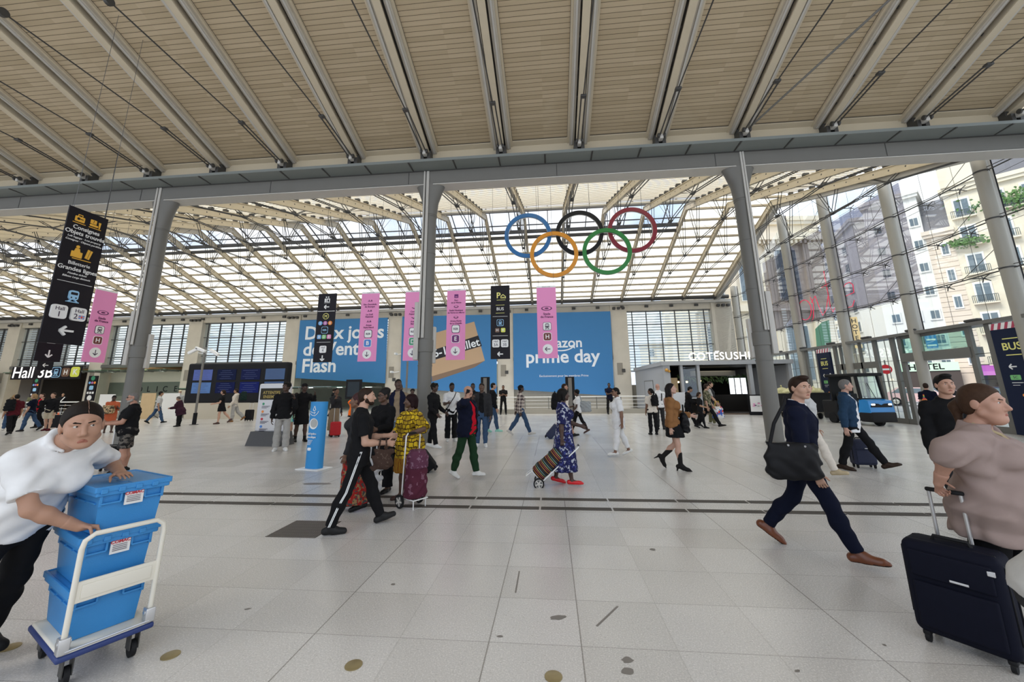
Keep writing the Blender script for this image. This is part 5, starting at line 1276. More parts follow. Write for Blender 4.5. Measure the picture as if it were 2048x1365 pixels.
    if g('beard'):
        B = Field(hc-0.16, hc+0.12, hv); t_ = g('beard')
        B.ell(HP(0, 0.040, -0.060), np.array([.050+t_, .050+t_, .046+t_])*U, .02, RH); B.ell(HP(0, 0.072, -0.093), np.array([.024+t_, .022+t_, .018+t_])*U, .02, RH)
        for sd in (-1, 1): B.cap(HP(sd*.062, .012, -.058), HP(sd*.022, .062, -.086), (.018+t_)*U, (.016+t_)*U, .02); B.cap(HP(sd*.066, .01, -.015), HP(sd*.062, .012, -.058), (.012+t_)*U, (.016+t_)*U, .02)
        B.ell(HP(0, .095, -.055), np.array([.024, .022, .020])*U, .006, RH, True); B.cut(HP(0, .06, -.045), RH @ np.array([0, 0.5, 1.0]))
        wear('beard', B, mat('beard_%g' % g('beardc', (0.02, 0.014, 0.01))[0], g('beardc', (0.02, 0.014, 0.01)), 0.8))
    if g('glasses'):
        mb = MB().use(BLACK)
        M3 = Matrix([list(r_) for r_ in RH])
        for sd in (-1, 1):
            cc = HP(sd*.031, .103, .010); pts = [tuple(cc + RH @ (np.array([.023*math.cos(t), -abs(math.cos(t))*.003*0, .017*math.sin(t)])*U)) for t in np.linspace(0, 2*math.pi, 13)]
            if g('glasses') == 'dark': mb.add([tuple(np.array(p_)) for p_ in pts[:-1]], [tuple(range(12))])
            mb.tube(pts, .0028*U, 5); mb.tube([tuple(HP(sd*.053, .098, .014)), tuple(HP(sd*.084, -.01, .012))], .0026*U, 5)
        mb.tube([tuple(HP(-.009, .106, .014)), tuple(HP(.009, .106, .014))], .0026*U, 5); mb.build('glasses', None, body)
    if g('cap'):
        B = Field(hc-0.2, hc+0.26, hv*1.1); B.ell(HP(0, -0.012, 0.040), np.array([.090, .108, .096])*U, .02, RH); B.cut(HP(0, 0, .045), RH @ np.array([0, -0.12, -1.0]))
        back = -1 if g('capback') else 1
        B.ell(HP(0, back*.105, .052), np.array([.068, .070, .008])*U, .012, RH); wear('cap', B, g('cap'))
    if g('earbud'):
        np_object('earbud', [sphere_vq(HP(sd*.086, .002, -.006), .007*U, 5)+(0,) for sd in (-1, 1)], [SW], body)
    # ---------------- clothes
    bot = g('bottom')
    if bot:
        kind = bot['kind']; bm_ = bot['m']
        if kind in ('trousers', 'shorts'):
            F = Field(lo, hi, vx); cutz = bot.get('cut', 'straight'); t_ = {'slim': .007, 'straight': .013, 'wide': .022}[cutz]
            F.loft(TF, S(t_*0.7, -9, bot.get('waist', 0.065)), 0.03)
            leg_caps(F, t_, 0.03, bot.get('hem', 1.96 if kind == 'trousers' else 0.82), 1.0, {'slim': 0.0, 'straight': .010, 'wide': .026}[cutz]*(1 if kind == 'trousers' else 0.8))
            F.cut(T(0, 0, bot.get('waist', 0.065)), uz_)
            wear(kind, F, bm_, fold0*bot.get('fold', 0.8), 0.9)
        else:   # skirt, dress skirt
            hem = bot['hem']*H; top = (bot.get('waist', 0.07))*H
            F = Field(lo, hi, vx); rxh, ryh = bot.get('r', (.12, .10)); z0 = hem-ho[2]
            kk = [L[0]+(L[1]-L[0])*min(1, max(0, (ho[2]-hem)/th)) if ho[2]-hem < th else L[1]+(L[2]-L[1])*min(1, ((ho[2]-hem)-th)/shn) for L in legs.values()]
            cx = (kk[0][0]+kk[1][0])/2; cy = (kk[0][1]+kk[1][1])/2; sp = abs(kk[0][1]-kk[1][1])/2
            hy_ = max(ryh*H, sp+0.075*H*0.9); hx_ = max(rxh*H, 0.055*H+0.06*H)
            se = [(z0, cx, cy, hx_, hy_), (z0*0.5, cx*0.4, cy*0.45, (hx_+.11*H*w)/2, (hy_+.085*H*wy)/2+0.004), (-0.02*H, 0, -.004*H, (.106 if fem else .098)*H*w+.010, .080*H*wy+.010), (0.04*H, 0, 0, .097*H*w+.008, .070*H*wy+.008), (top, 0, .002*H, .080*H*w+.006, .060*H*wy+.006)]
            F.loft((ho, rx_*0+np.array([1., 0, 0]), np.array([0, 1., 0]), np.array([0, 0, 1.])), se, 0.03, wave=(bot.get('n', 7), bot.get('amp', 0.06), 0.0, z0))
            wear('skirt', F, bm_, fold0*0.5)
    for ti, tp in enumerate(g('tops', [])):
        F = Field(lo, hi, vx); t_ = tp.get('t', 0.014) + (0.012 if ti else 0.0); hem = tp.get('hem', -0.03); sl = tp.get('sleeve', 0.55)
        ss = S(t_, hem-0.02, 9)
        if tp.get('flare'):
            f_ = tp['flare']; ss = [(z, cx, cy, a+f_*H*max(0, min(1, (0.22*H-z)/(0.25*H))), b+f_*H*0.8*max(0, min(1, (0.22*H-z)/(0.25*H)))) for z, cx, cy, a, b in ss]
        if ss[0][0] > hem*H: ss = [(hem*H, ss[0][1], ss[0][2], ss[0][3]*1.01, ss[0][4]*1.01)] + ss
        F.loft(TF, ss, 0.03, wave=(6, tp.get('wave', 0.02), 0.12*H, hem*H)); bust(F, t_)
        if sl: arm_caps(F, t_*0.9, sl, 0.025, tp.get('cuff', .006 if sl < 1.2 else 0.002), tp.get('only'))
        if tp.get('cape'):   # batwing sleeve: cloth joining elbow and waist
            for sd, key in ((-1, 'L'), (1, 'R')):
                a_, e_, w__ = arms[key]; q = a_+(e_-a_)*0.85
                for f_ in (0.0, .25, .5, .75, 1.0): F.cap(T(sd*.085*w, 0, .25-.21*f_), a_+(q-a_)*(1-f_*0.55), .023*H*lf+t_, .021*H*lf+t_, 0.05)
        F.cut(T(0, 0, hem), -uz_)
        nk = tp.get('neck', 0.318); kw_ = 0.55+0.45*w; F.put((lambda o3, r3: (lambda X, Y, Z: (lambda k0: k0*0.03*H-0.03*H)(np.sqrt(((X-o3[0])*rx_[0]+(Y-o3[1])*rx_[1]+(Z-o3[2])*rx_[2])**2/r3[0]**2+((X-o3[0])*fy_[0]+(Y-o3[1])*fy_[1]+(Z-o3[2])*fy_[2])**2/r3[1]**2+((X-o3[0])*uz_[0]+(Y-o3[1])*uz_[1]+(Z-o3[2])*uz_[2])**2/r3[2]**2))))(T(0, .006, nk+.022), np.array([.044*kw_, .046*kw_, .030+tp.get('vneck', 0.0)])*H), T(0, 0, nk)-.1*H, T(0, 0, nk)+.1*H, 0.008, True); F.cut(T(0, 0, nk+.012), uz_)
        if tp.get('scoop'): F.ell(T(0, .07, .30), np.array([.05, .06, tp['scoop']])*H, .01, Rl, True)
        if tp.get('open') is not None:
            wtop, wbot = tp['open']; o_ = ho
            X, Y, Z = F.ax[0][:, None, None]-o_[0], F.ax[1][None, :, None]-o_[1], F.ax[2][None, None, :]-o_[2]
            u = X*rx_[0]+Y*rx_[1]+Z*rx_[2]; v = X*fy_[0]+Y*fy_[1]+Z*fy_[2]; ww_ = X*uz_[0]+Y*uz_[1]+Z*uz_[2]
            half = np.interp(ww_/H, [hem, 0.3], [wbot, wtop])*H; slab = np.maximum(np.abs(u)-half, 0.01-v); armmask = ww_ < 0.33*H
            F.d = np.where(armmask, np.maximum(F.d, -slab), F.d).astype(np.float32)
        if tp.get('collar'):
            for k in range(10):
                a0, a1 = R(200+k*14*1.0+0), R(214+k*14); a0, a1 = R(-70-0+k*32), R(-70+(k+1)*32)
                if -75 < math.degrees(a0) < 250:
                    r_ = .040*H*(0.6+0.4*w)+t_*0.4
                    F.cap(T(math.cos(a0)*r_/H, math.sin(-a0)*r_/H-0.008, .318+.010*math.sin(a0)), T(math.cos(a1)*r_/H, math.sin(-a1)*r_/H-0.008, .318+.010*math.sin(a1)), .0085*H, .0085*H, .01)
        if tp.get('hood'):
            F.ell(T(0, -.055, .300), np.array([.055, .035, .030])*H, .02, Rl)
        wear(tp.get('name', 'shirt'), F, tp['m'], fold0*tp.get('fold', 1.0))
    if g('stripe'):
        for k_, off_ in enumerate((-0.012, 0.004)):
            mb = MB().use(g('stripe'))
            for sd, key in ((-1, 'L'), (1, 'R')):
                hip, kn, an = legs[key][:3]; o_ = np.array([sd, off_*3, 0]); tt = 0.0135
                pts = []
                for q in np.linspace(-0.12, 1, 9): pts.append(tuple(hip+(kn-hip)*q + o_*((lim['tt']+(lim['tk']-lim['tt'])*max(0, q))*H*lf+tt+0.004)*np.array([1, 0, 0]) + np.array([0, off_, 0])))
                for q in np.linspace(0.12, 0.94, 7): pts.append(tuple(kn+(an-kn)*q + np.array([sd*((lim['tk']+.001 - 0.006*q)*H+tt+0.008), off_-0.010*H*min(1, q*3), 0])))
                mb.tube(pts, 0.0055, 6)
            mb.build('side_stripe', None, body, True)
    # ---------------- shoes
    sh = g('shoes')
    if sh:
        typ, shm = sh[0], sh[1]; sole = sh[2] if len(sh) > 2 else shm
        for key, L in legs.items():
            an, fd, fu = L[2], L[3], L[4]; sd_ = np.cross(fd, fu); base = an-fu*0.042*H
            F = Field(an-0.25, an+0.25, min(vx, 0.0085) if dist < 14 else 0.012)
            bt = .012*H if typ in ('sneaker',) else .006*H
            F.cap(base-fd*.030*H+fu*.022*H, base+fd*.035*H+fu*.022*H, .024*H, .023*H, .02); F.cap(base+fd*.03*H+fu*.018*H, base+fd*.088*H+fu*.014*H, .027*H, .021*H, .02)
            if typ in ('dress', 'heel', 'flat'): F.cap(base+fd*.08*H+fu*.013*H, base+fd*(.125 if typ == 'heel' else .112)*H+fu*.010*H, .018*H, (.005 if typ == 'heel' else .012)*H, .02)
            if typ in ('sneaker', 'dress', 'boot', 'clog', 'heel'): F.cap(base+fd*.02*H+fu*.035*H, an-fd*.002*H+fu*.006*H, .024*H, .023*H, .02)
            if typ in ('boot', 'heel'): F.cap(an-fu*.01*H, an+(L[1]-an)*(0.62 if typ == 'heel' else 0.25), .024*H, (.033 if typ == 'heel' else .027)*H, .02, cut1=True); 
            if typ == 'heel': F.cap(base-fd*.030*H+fu*.01*H, base-fd*.034*H-fu*.055*H, .012*H, .005*H, .01)
            if typ in ('flat', 'sandal'): F.ell(base+fd*.02*H+fu*.055*H, np.array([.022, .05, .034])*H, .006, np.stack([sd_, fd, fu], 1), True)
            if typ != 'heel': F.cut(base, -fu)
            V, Q = F.mesh()
            if len(V) == 0: continue
            zc = (V - base) @ fu; mi = (zc[Q].mean(1) < bt).astype(int)
            o_ = np_object('shoe', [(V, Q[mi == 0], 0)] + ([(V, Q[mi == 1], 1)] if (mi == 1).any() else []), [shm, sole], body)
    ctx = dict(body=body, T=T, HP=HP, arms=arms, hands=Hn, legs=legs, H=H, ho=ho, lo=lo, hi=hi, vx=vx, uz=uz_, fy=fy_, rx=rx_)
    bpy.context.view_layer.update()
    ctx['world'] = lambda p: Vector(body.matrix_world @ Vector(tuple(p)))
    for nm, mm, pts, r_ in g('straps', []):
        MB().use(mm).tube([tuple(T(*p)) for p in pts], r_, 6).build(nm, None, body, True)
    return ctx
# ================================================================= LUGGAGE, FURNITURE, VEHICLE
BRIGHT = mat('aluminium', (0.62, 0.62, 0.62), 0.3, metal=0.7)
RUB = mat('black_rubber', (0.015, 0.015, 0.016), 0.6)
def tilted(o, rx=0.0, ry=0.0):
    o.rotation_mode = 'ZYX' if False else 'XYZ'; m = Matrix.Rotation(o.rotation_euler.z, 4, 'Z') @ Matrix.Rotation(rx, 4, 'X') @ Matrix.Rotation(ry, 4, 'Y'); o.rotation_euler = m.to_euler('XYZ'); return o
def suitcase(label, loc, rz, size, col, tilt=0.0, handle=0.45, grip=True, group=None, detail=True, back=1, hw=0.5):
    """width along x, thickness along y (handle on the +y side when back = 1), stands on four small wheels"""
    w, d, h = size; t = empty('suitcase', loc, rz, label, 'suitcase', group); m = mat('suitcase_%g_%g_%g' % col, col, 0.75, var=0.15, vscale=30)
    mb = MB().use(m).rbox((0, 0, 0.06+h/2), (w, d, h), 0.05, seg=4); mb.build('body', None, t, True)
    if detail:
        MB().use(m).rbox((0, -back*(d/2+0.008), 0.06+h*0.33), (w*0.82, 0.03, h*0.48), 0.02).rbox((0, -back*(d/2+0.006), 0.06+h*0.76), (w*0.82, 0.025, h*0.28), 0.012).build('pocket', None, t, True)
        z = mat('zip_dark', (0.006, 0.006, 0.008), 0.5)
        mb = MB().use(z)
        for yy in (-d*0.28, d*0.2):
            p = [(-w/2+0.02, yy, 0.12), (-w/2-0.002, yy, 0.16), (-w/2-0.002, yy, h), (-w/2+0.03, yy, h+0.055), (w/2-0.03, yy, h+0.055), (w/2+0.002, yy, h), (w/2+0.002, yy, 0.16), (w/2-0.02, yy, 0.12)]
            mb.tube(p, 0.006, 6)
        mb.build('zip', None, t, True)
        MB().use(BRIGHT).rbox((w*0.08, -back*(d/2+0.022), 0.06+h*0.66), (0.085, 0.008, 0.014), 0.003).build('badge', None, t)
        MB().use(BRIGHT).rbox((w*0.40, -back*(d/2+0.012), 0.06+h*0.84), (0.035, 0.014, 0.03), 0.004).build('lock', None, t)
        MB().use(RUB).tube([(-0.09, 0, h+0.055), (-0.08, 0, h+0.085), (0.08, 0, h+0.085), (0.09, 0, h+0.055)], 0.012, 7).build('carry_handle', None, t, True)
    for sx in (-1, 1):
        for sy in (-1, 1):
            MB().use(RUB).lathe((sx*(w/2-0.05)-0.012, sy*(d/2-0.045), 0.030), [(0.012, 0), (0.030, 0.001), (0.030, 0.024), (0.012, 0.025)], 14, 'X').rbox((sx*(w/2-0.05), sy*(d/2-0.045), 0.056), (0.04, 0.05, 0.03), 0.01).build('wheel', None, t, True)
    if handle:
        y = back*(d/2-0.04); q = w*hw/2
        MB().use(BRIGHT).tube([(-q, y, h), (-q, y, h+0.06+handle)], 0.011, 8).tube([(q, y, h), (q, y, h+0.06+handle)], 0.011, 8).build('telescopic_tube', None, t, True)
        if grip: MB().use(RUB).rbox((0, y, h+0.06+handle), (w*hw+0.035, 0.032, 0.028), 0.012).build('grip', None, t, True)
    if tilt: tilted(t, R(tilt))
    return t
# big suitcase of the woman in taupe
d_ = math.degrees(math.atan2(-0.804, 0.595))
suitcase('large dark navy suitcase in front of the woman in the taupe top', (2.60, 3.17, 0), R(d_), (0.46, 0.26, 0.56), (0.004, 0.005, 0.013), 0, 0.31, back=1, hw=0.34)
suitcase('navy suitcase on wheels behind the legs of the man in the denim jacket', (6.34, 9.32, 0), R(-8), (0.40, 0.24, 0.50), (0.015, 0.02, 0.05), 0, 0.45)
suitcase('small black suitcase beside the bearded man in camouflage shorts', (-9.66, 8.36, 0), R(10), (0.34, 0.22, 0.45), (0.008, 0.008, 0.009), 0, 0.50)
suitcase('black wheeled suitcase trailing behind the man in green trousers', (-2.47, 8.55, 0), R(-80), (0.34, 0.26, 0.42), (0.010, 0.010, 0.011), 38, 0.62, back=1, detail=False)
suitcase('navy suitcase pulled on edge by the man in the plaid shirt', (-0.20, 14.2, 0), R(90), (0.38, 0.24, 0.50), (0.015, 0.022, 0.06), 42, 0.60, back=1, detail=False)
suitcase('grey suitcase mostly hidden behind the suit man and his shoulder bag', (4.15, 8.5, 0), R(90-26), (0.40, 0.24, 0.50), (0.20, 0.19, 0.18), 40, 0.55, detail=False)
suitcase('dark suitcase behind the legs of the man with the dark green backpack', (-17.55, 22.45, 0), R(0), (0.42, 0.26, 0.58), (0.012, 0.012, 0.014), 0, 0.4, detail=False)
suitcase('small red suitcase beside the tall person in the long black robe', (-7.95, 14.6, 0), R(20), (0.36, 0.22, 0.48), (0.45, 0.01, 0.015), 0, 0.5, detail=False)
suitcase('dark suitcase among the walkers at the left edge of the hall', (-24.1, 17.9, 0), R(30), (0.44, 0.26, 0.60), (0.02, 0.02, 0.024), 0, 0.35, detail=False)

# ---- hand cart with three lidded crates
CARTW = mat('cart_cream', (0.74, 0.70, 0.60), 0.45); CARTB = mat('cart_blue_edge', (0.02, 0.04, 0.16), 0.5); CRATE = mat('crate_blue', (0.035, 0.24, 0.56), 0.42, var=0.06, vscale=6, bump=0.15, bscale=180)
O = Vector((-2.824, 2.358, 0)); e1 = Vector((-0.899, 0.439, 0)); e2 = Vector((0.439, 0.899, 0))
rzc = math.atan2(e2.y, e2.x)        # local x along the handle side, local y away from it
ct = empty('hand_cart', O, rzc, 'cream folding hand cart carrying three blue crates', 'cart')
Wc, Lc = 0.415, 0.635
MB().use(CARTW).rbox((Wc/2, Lc/2, 0.185), (Wc, Lc, 0.035), 0.012).build('platform', None, ct, True)
MB().use(CARTB).rbox((Wc/2, Lc/2, 0.172), (Wc+0.024, Lc+0.024, 0.034), 0.012).build('bumper', None, ct, True)
ang_ = 0.04
hp = [(0.015, 0.02, 0.20), (0.012, 0.0, 0.74), (0.02, -0.004, 0.785), (0.06, -0.008, 0.815), (Wc-0.06, -0.008, 0.815), (Wc-0.02, -0.004, 0.785), (Wc-0.012, 0.0, 0.74), (Wc-0.015, 0.02, 0.20)]
MB().use(CARTW).tube(hp, 0.0145, 12).build('handle', None, ct, True)
MB().use(CARTW).rbox((Wc/2, 0.012, 0.50), (Wc-0.04, 0.016, 0.115), 0.004).rbox((Wc/2, 0.002, 0.50), (Wc-0.09, 0.010, 0.075), 0.003).build('handle_plate', None, ct, True)
for x in (0.015, Wc-0.015): MB().use(BRIGHT).rbox((x, 0.02, 0.235), (0.05, 0.06, 0.085), 0.006).lathe((x-0.03, 0.02, 0.25), [(0.016, 0), (0.016, 0.06)], 12, 'X').build('hinge', None, ct, True)
MB().use(BRIGHT).tube([(0.02, -0.006, 0.205), (Wc-0.02, -0.006, 0.205)], 0.006, 6).build('release_bar', None, ct)
for x in (0.06, Wc-0.06):
    for y in (0.075, Lc-0.075): MB().use(RUB).lathe((x-0.015, y, 0.048), [(0.02, 0), (0.048, 0.002), (0.048, 0.028), (0.02, 0.03)], 20, 'X').use(STEEL_D).bb((x-0.024, y-0.035, 0.05), (x-0.018, y+0.03, 0.16)).bb((x+0.018, y-0.035, 0.05), (x+0.024, y+0.03, 0.16)).bb((x-0.03, y-0.05, 0.15), (x+0.03, y+0.05, 0.162)).build('caster', None, ct, True)
LABELW = mat('label_paper', (0.75, 0.74, 0.72), 0.6); LRED = mat('label_red', (0.55, 0.03, 0.05), 0.5)
def crate(z, dx, dy, rz, label, labelled):
    p = O + e2*(Wc/2+dx) + e1*(Lc/2+0.01+dy); t = empty('crate', (p.x, p.y, z), rzc+rz, label, 'crate', 'blue lidded crates on the cart')
    w, l, h = 0.335, 0.53, 0.262
    bm = MB().use(CRATE); k = 0.90
    vs = [(sx*w/2*s_, sy*l/2*s_, zz) for zz, s_ in ((0, k), (h, 1.0)) for sx, sy in ((-1, -1), (1, -1), (1, 1), (-1, 1))]
    bm.add(vs, [(3, 2, 1, 0), (4, 5, 6, 7), (0, 1, 5, 4), (1, 2, 6, 5), (2, 3, 7, 6), (3, 0, 4, 7)])
    for sgn in (-1, 1):      # rim and stiffening ribs on both long and short faces
        bm.rbox((0, sgn*(l/2+0.008), h-0.015), (w+0.04, 0.03, 0.03), 0.006); bm.rbox((sgn*(w/2+0.008), 0, h-0.015), (0.03, l+0.04, 0.03), 0.006)
        for q in (-1, 1): bm.rbox((q*w*0.33, sgn*(l/2+0.004), h*0.70), (w*0.30, 0.018, 0.012), 0.003); bm.rbox((q*w*0.18, sgn*(l/2+0.004), h*0.80), (0.012, 0.018, h*0.2), 0.003); bm.rbox((q*w*0.47, sgn*(l/2+0.0), h*0.78), (0.016, 0.02, h*0.28), 0.003)
        for q in (-1, 0, 1): bm.rbox((sgn*(w/2-0.004), q*l*0.3, h*0.70), (0.018, l*0.24, 0.012), 0.003)
    bm.build('box', None, t)
    lm = MB().use(CRATE); lw, ll = w+0.055, l+0.055
    for sgn in (-1, 1):
        lm.rbox((sgn*lw*0.25, 0, h+0.012+0.002*(sgn > 0)), (lw*0.5, ll, 0.022), 0.006)
        for q in range(5 if sgn > 0 else 0): lm.rbox((0.012*(-1)**q, -ll/2+(q+0.5)*ll/5, h+0.014), (0.045, ll/5*0.9, 0.024), 0.004)
        lm.rbox((sgn*lw*0.49, 0, h+0.012), (0.016, ll, 0.036), 0.004); lm.rbox((0, sgn*ll*0.492, h+0.012), (lw, 0.014, 0.034), 0.004)
        for q in range(4): lm.rbox((-lw/2+0.04+q*lw*0.22, sgn*ll*0.5, h+0.0), (0.035, 0.018, 0.03), 0.005)
    lm.build('lid', None, t)
    if labelled:
        lb = MB().use(LABELW).bb((-0.045, -l/2-0.020, h*0.60), (0.05, -l/2-0.013, h*0.93)).build('label', None, t)
        pl = Panel(lb, -l/2-0.018); pl.text(LRED, 'COMAC', 0.0, h*0.86, 0.026, 0.01)
        for q in range(4): pl.rect('rule', INK, 0.0, h*(0.79-q*0.04), 0.07, 0.0025)
        pl.done()
crate(0.205, 0.0, 0.03, 0.0, 'bottom blue crate standing on the cart platform behind the cream handle plate', False)
crate(0.492, 0.0, 0.03, 0.0, 'middle blue crate of the stack, level with the cart handle bar', True)
crate(0.780, 0.01, 0.02, R(3), 'top blue crate of the stack under the woman\'s left hand', True)

# ---- wheeled shopping trolleys
def stripes_mat():
    m, t, b = new_mat('striped_fabric'); tc = t.nodes.new('ShaderNodeTexCoord'); sp = t.nodes.new('ShaderNodeSeparateXYZ'); t.links.new(tc.outputs['Object'], sp.inputs[0])
    f = math_node(t, 'FRACT', math_node(t, 'MULTIPLY', sp.outputs[2], 7.0)); rp = t.nodes.new('ShaderNodeValToRGB'); rp.color_ramp.interpolation = 'CONSTANT'
    cs = [(0, (0.01, 0.01, 0.012)), (0.2, (0.5, 0.16, 0.02)), (0.27, (0.01, 0.01, 0.012)), (0.42, (0.35, 0.04, 0.03)), (0.5, (0.02, 0.02, 0.02)), (0.6, (0.45, 0.38, 0.12)), (0.66, (0.01, 0.01, 0.012)), (0.8, (0.12, 0.30, 0.28)), (0.86, (0.02, 0.01, 0.01))]
    el = rp.color_ramp.elements
    el[0].position, el[0].color = cs[0][0], (*cs[0][1], 1); el[1].position, el[1].color = cs[1][0], (*cs[1][1], 1)
    for p_, c_ in cs[2:]: e_ = el.new(p_); e_.color = (*c_, 1)
    t.links.new(f, rp.inputs['Fac']); t.links.new(rp.outputs['Color'], b.inputs['Base Color']); b.inputs['Roughness'].default_value = 0.8
    return m
def trolley(label, loc, rz, tilt, bag_m, flap_m, h=0.60, frame=RAILW):
    t = empty('shopping_trolley', loc, rz, label, 'shopping trolley')
    for x in (-0.19, 0.165): 
        MB().use(RUB).lathe((x, 0.0, 0.095), [(0.07, 0), (0.092, 0.002), (0.092, 0.024), (0.07, 0.026)], 26, 'X').use(PALE).lathe((x-0.0015, 0, 0.095), [(0.066, 0), (0.068, 0), (0.068, 0.027), (0.066, 0.027)], 22, 'X').use(mat('hub_dark', (0.10, 0.10, 0.10), 0.5)).lathe((x-0.0025, 0, 0.095), [(0.060, 0), (0.060, 0.029)], 22, 'X').use(PALE).lathe((x-0.005, 0, 0.095), [(0.020, 0), (0.020, 0.036)], 12, 'X').build('wheel', None, t, True)
        mb = MB().use(PALE)
        for k in range(5): a = 2*math.pi*k/5; mb.beam((x+0.012, 0, 0.095), (x+0.012, 0.066*math.cos(a), 0.095+0.066*math.sin(a)), 0.022, 0.032, up=(1, 0, 0))
        mb.build('spoke', None, t)
    mb = MB().use(frame)
    mb.tube([(-0.19, 0, 0.095), (0.19, 0, 0.095)], 0.008, 7)
    mb.tube([(-0.13, -0.02, 0.10), (-0.13, -0.03, 0.98), (-0.10, -0.03, 1.02), (0.10, -0.03, 1.02), (0.13, -0.03, 0.98), (0.13, -0.02, 0.10)], 0.011, 8)
    mb.tube([(-0.13, -0.02, 0.14), (-0.13, 0.24, 0.14), (0.13, 0.24, 0.14), (0.13, -0.02, 0.14)], 0.009, 7); mb.tube([(-0.11, 0.22, 0.14), (-0.11, 0.23, 0.01), (0.11, 0.23, 0.01), (0.11, 0.22, 0.14)], 0.009, 7)
    mb.build('frame', None, t, True)
    F = Field((-0.26, -0.12, 0.05), (0.26, 0.42, 0.95), 0.012)
    F.loft(((0, 0, 0), (1, 0, 0), (0, 1, 0), (0, 0, 1)), [(0.15, 0, 0.11, .165, .12), (0.2, 0, 0.115, .175, .135), (0.15+h*.6, 0, 0.105, .17, .125), (0.15+h*.9, 0, 0.10, .16, .11), (0.15+h, 0, 0.09, .12, .08)], 0.03)
    F.folds(0.006, 1.0, 3); V, Q = F.mesh(); np_object('bag', [(V, Q, 0)], [bag_m], t)
    F = Field((-0.26, -0.12, 0.05), (0.26, 0.42, 0.95), 0.012)
    F.loft(((0, 0, 0), (1, 0, 0), (0, 1, 0), (0, 0, 1)), [(0.15+h*.66, 0, 0.115, .165, .135), (0.15+h*.9, 0, 0.105, .168, .125), (0.15+h*1.04, 0, 0.09, .12, .08)], 0.03); F.folds(0.004, 1.3, 5)
    V, Q = F.mesh(); np_object('flap', [(V, Q, 0)], [flap_m], t)
    MB().use(RUB).tube([(-0.10, -0.03, 1.02), (0.10, -0.03, 1.02)], 0.016, 8).build('grip', None, t, True)
    if tilt: tilted(t, R(tilt))
    return t
def blotch_mat(name, base, spots, scale, thr=0.58, third=None):
    m, t, b = new_mat(name); tc = t.nodes.new('ShaderNodeTexCoord'); n = t.nodes.new('ShaderNodeTexNoise'); n.inputs['Scale'].default_value = scale; n.inputs['Detail'].default_value = 3; t.links.new(tc.outputs['Object'], n.inputs['Vector'])
    c = rgb_mix(t, math_node(t, 'GREATER_THAN', n.outputs['Fac'], thr), base, spots)
    if third:
        n2 = t.nodes.new('ShaderNodeTexNoise'); n2.inputs['Scale'].default_value = scale*1.4; n2.inputs['Detail'].default_value = 2; n2.noise_dimensions = '4D'; n2.inputs['W'].default_value = 3.3; t.links.new(tc.outputs['Object'], n2.inputs['Vector'])
        c = rgb_mix(t, math_node(t, 'GREATER_THAN', n2.outputs['Fac'], thr+0.01), c, third)
    t.links.new(c, b.inputs['Base Color']); b.inputs['Roughness'].default_value = 0.85; b.inputs['Specular IOR Level'].default_value = 0.2
    return m
PLUMB = blotch_mat('plum_fabric', (0.085, 0.018, 0.035), (0.20, 0.09, 0.13), 14, 0.62); STRIPE = stripes_mat()
trolley('plum shopping trolley with white frame held by the woman in the yellow dress', (-2.12, 6.12, 0), R(-122), -4, PLUMB, blotch_mat('plum_fabric_light', (0.11, 0.035, 0.065), (0.22, 0.12, 0.17), 20, 0.6), 0.62)
trolley('striped shopping trolley tilted behind the woman in the floral dress', (-0.33, 7.46, 0), R(90), 48, STRIPE, STRIPE, 0.60)

# ---- hand dispenser column, information stand, black info slabs
DISPB = mat('dispenser_blue', (0.02, 0.25, 0.58), 0.4)
dp = empty('dispenser', (-5.2, 8.77, 0), R(-14), 'blue hand gel dispenser column standing on a white base plate', 'dispenser')
MB().use(WHITE).rbox((0, 0, 0.008), (0.62, 0.44, 0.016), 0.006).build('base_plate', None, dp)
mb = MB().use(DISPB); vs = []; n = 28
for z in (0.016, 1.42): vs += [(0.20*math.copysign(abs(math.cos(2*math.pi*k/n))**0.75, math.cos(2*math.pi*k/n)), 0.12*math.copysign(abs(math.sin(2*math.pi*k/n))**0.75, math.sin(2*math.pi*k/n)), z) for k in range(n)]
mb.add(vs, [(k, (k+1) % n, n+(k+1) % n, n+k) for k in range(n)] + [tuple(range(n-1, -1, -1)), tuple(range(n, 2*n))]); mb.build('column', None, dp, True)
NICHE = mat('niche_grey', (0.42, 0.42, 0.40), 0.5)
MB().use(WHITE).lathe((0, -0.124, 0.95), [(0.115, 0), (0.115, 0.012), (0.10, 0.014)], 32, 'Y').use(NICHE).lathe((0.012, -0.130, 0.962), [(0.092, 0), (0.092, 0.004)], 32, 'Y').build('niche', None, dp, True)
pl = Panel(dp, -0.122)
hand_ = [(-0.11, 1.17), (-0.06, 1.13), (0.02, 1.12), (0.09, 1.17), (0.12, 1.22)]
for a, b in zip(hand_[:-1], hand_[1:]): pl.line('icon', SW, a, b, 0.010)
for a, b in (((-0.11, 1.21), (-0.03, 1.18)), ((-0.03, 1.18), (0.03, 1.20)), ((0.03, 1.20), (0.0, 1.155)), ((-0.035, 1.25), (0, 1.33)), ((0, 1.33), (0.035, 1.25)), ((0.035, 1.25), (0, 1.22)), ((0, 1.22), (-0.035, 1.25))): pl.line('icon', SW, a, b, 0.010)
pl.text(SW, 'Gel hydro-', -0.02, 0.74, 0.062, 0.01); pl.text(SW, 'alcoolique', -0.02, 0.67, 0.062, 0.01)
for k in range(4): pl.rect('rule', SW, -0.05-k*0.008, 0.60-k*0.028, 0.13-k*0.016, 0.008)
pl.rrect('icon', SW, -0.05, 0.42, 0.09, 0.06, 0.02); pl.done()
tt = empty('information_stand', (-8.92, 12.45, 0), R(-6), 'white sloped information stand with dark wedge base behind the standing man', 'information stand')
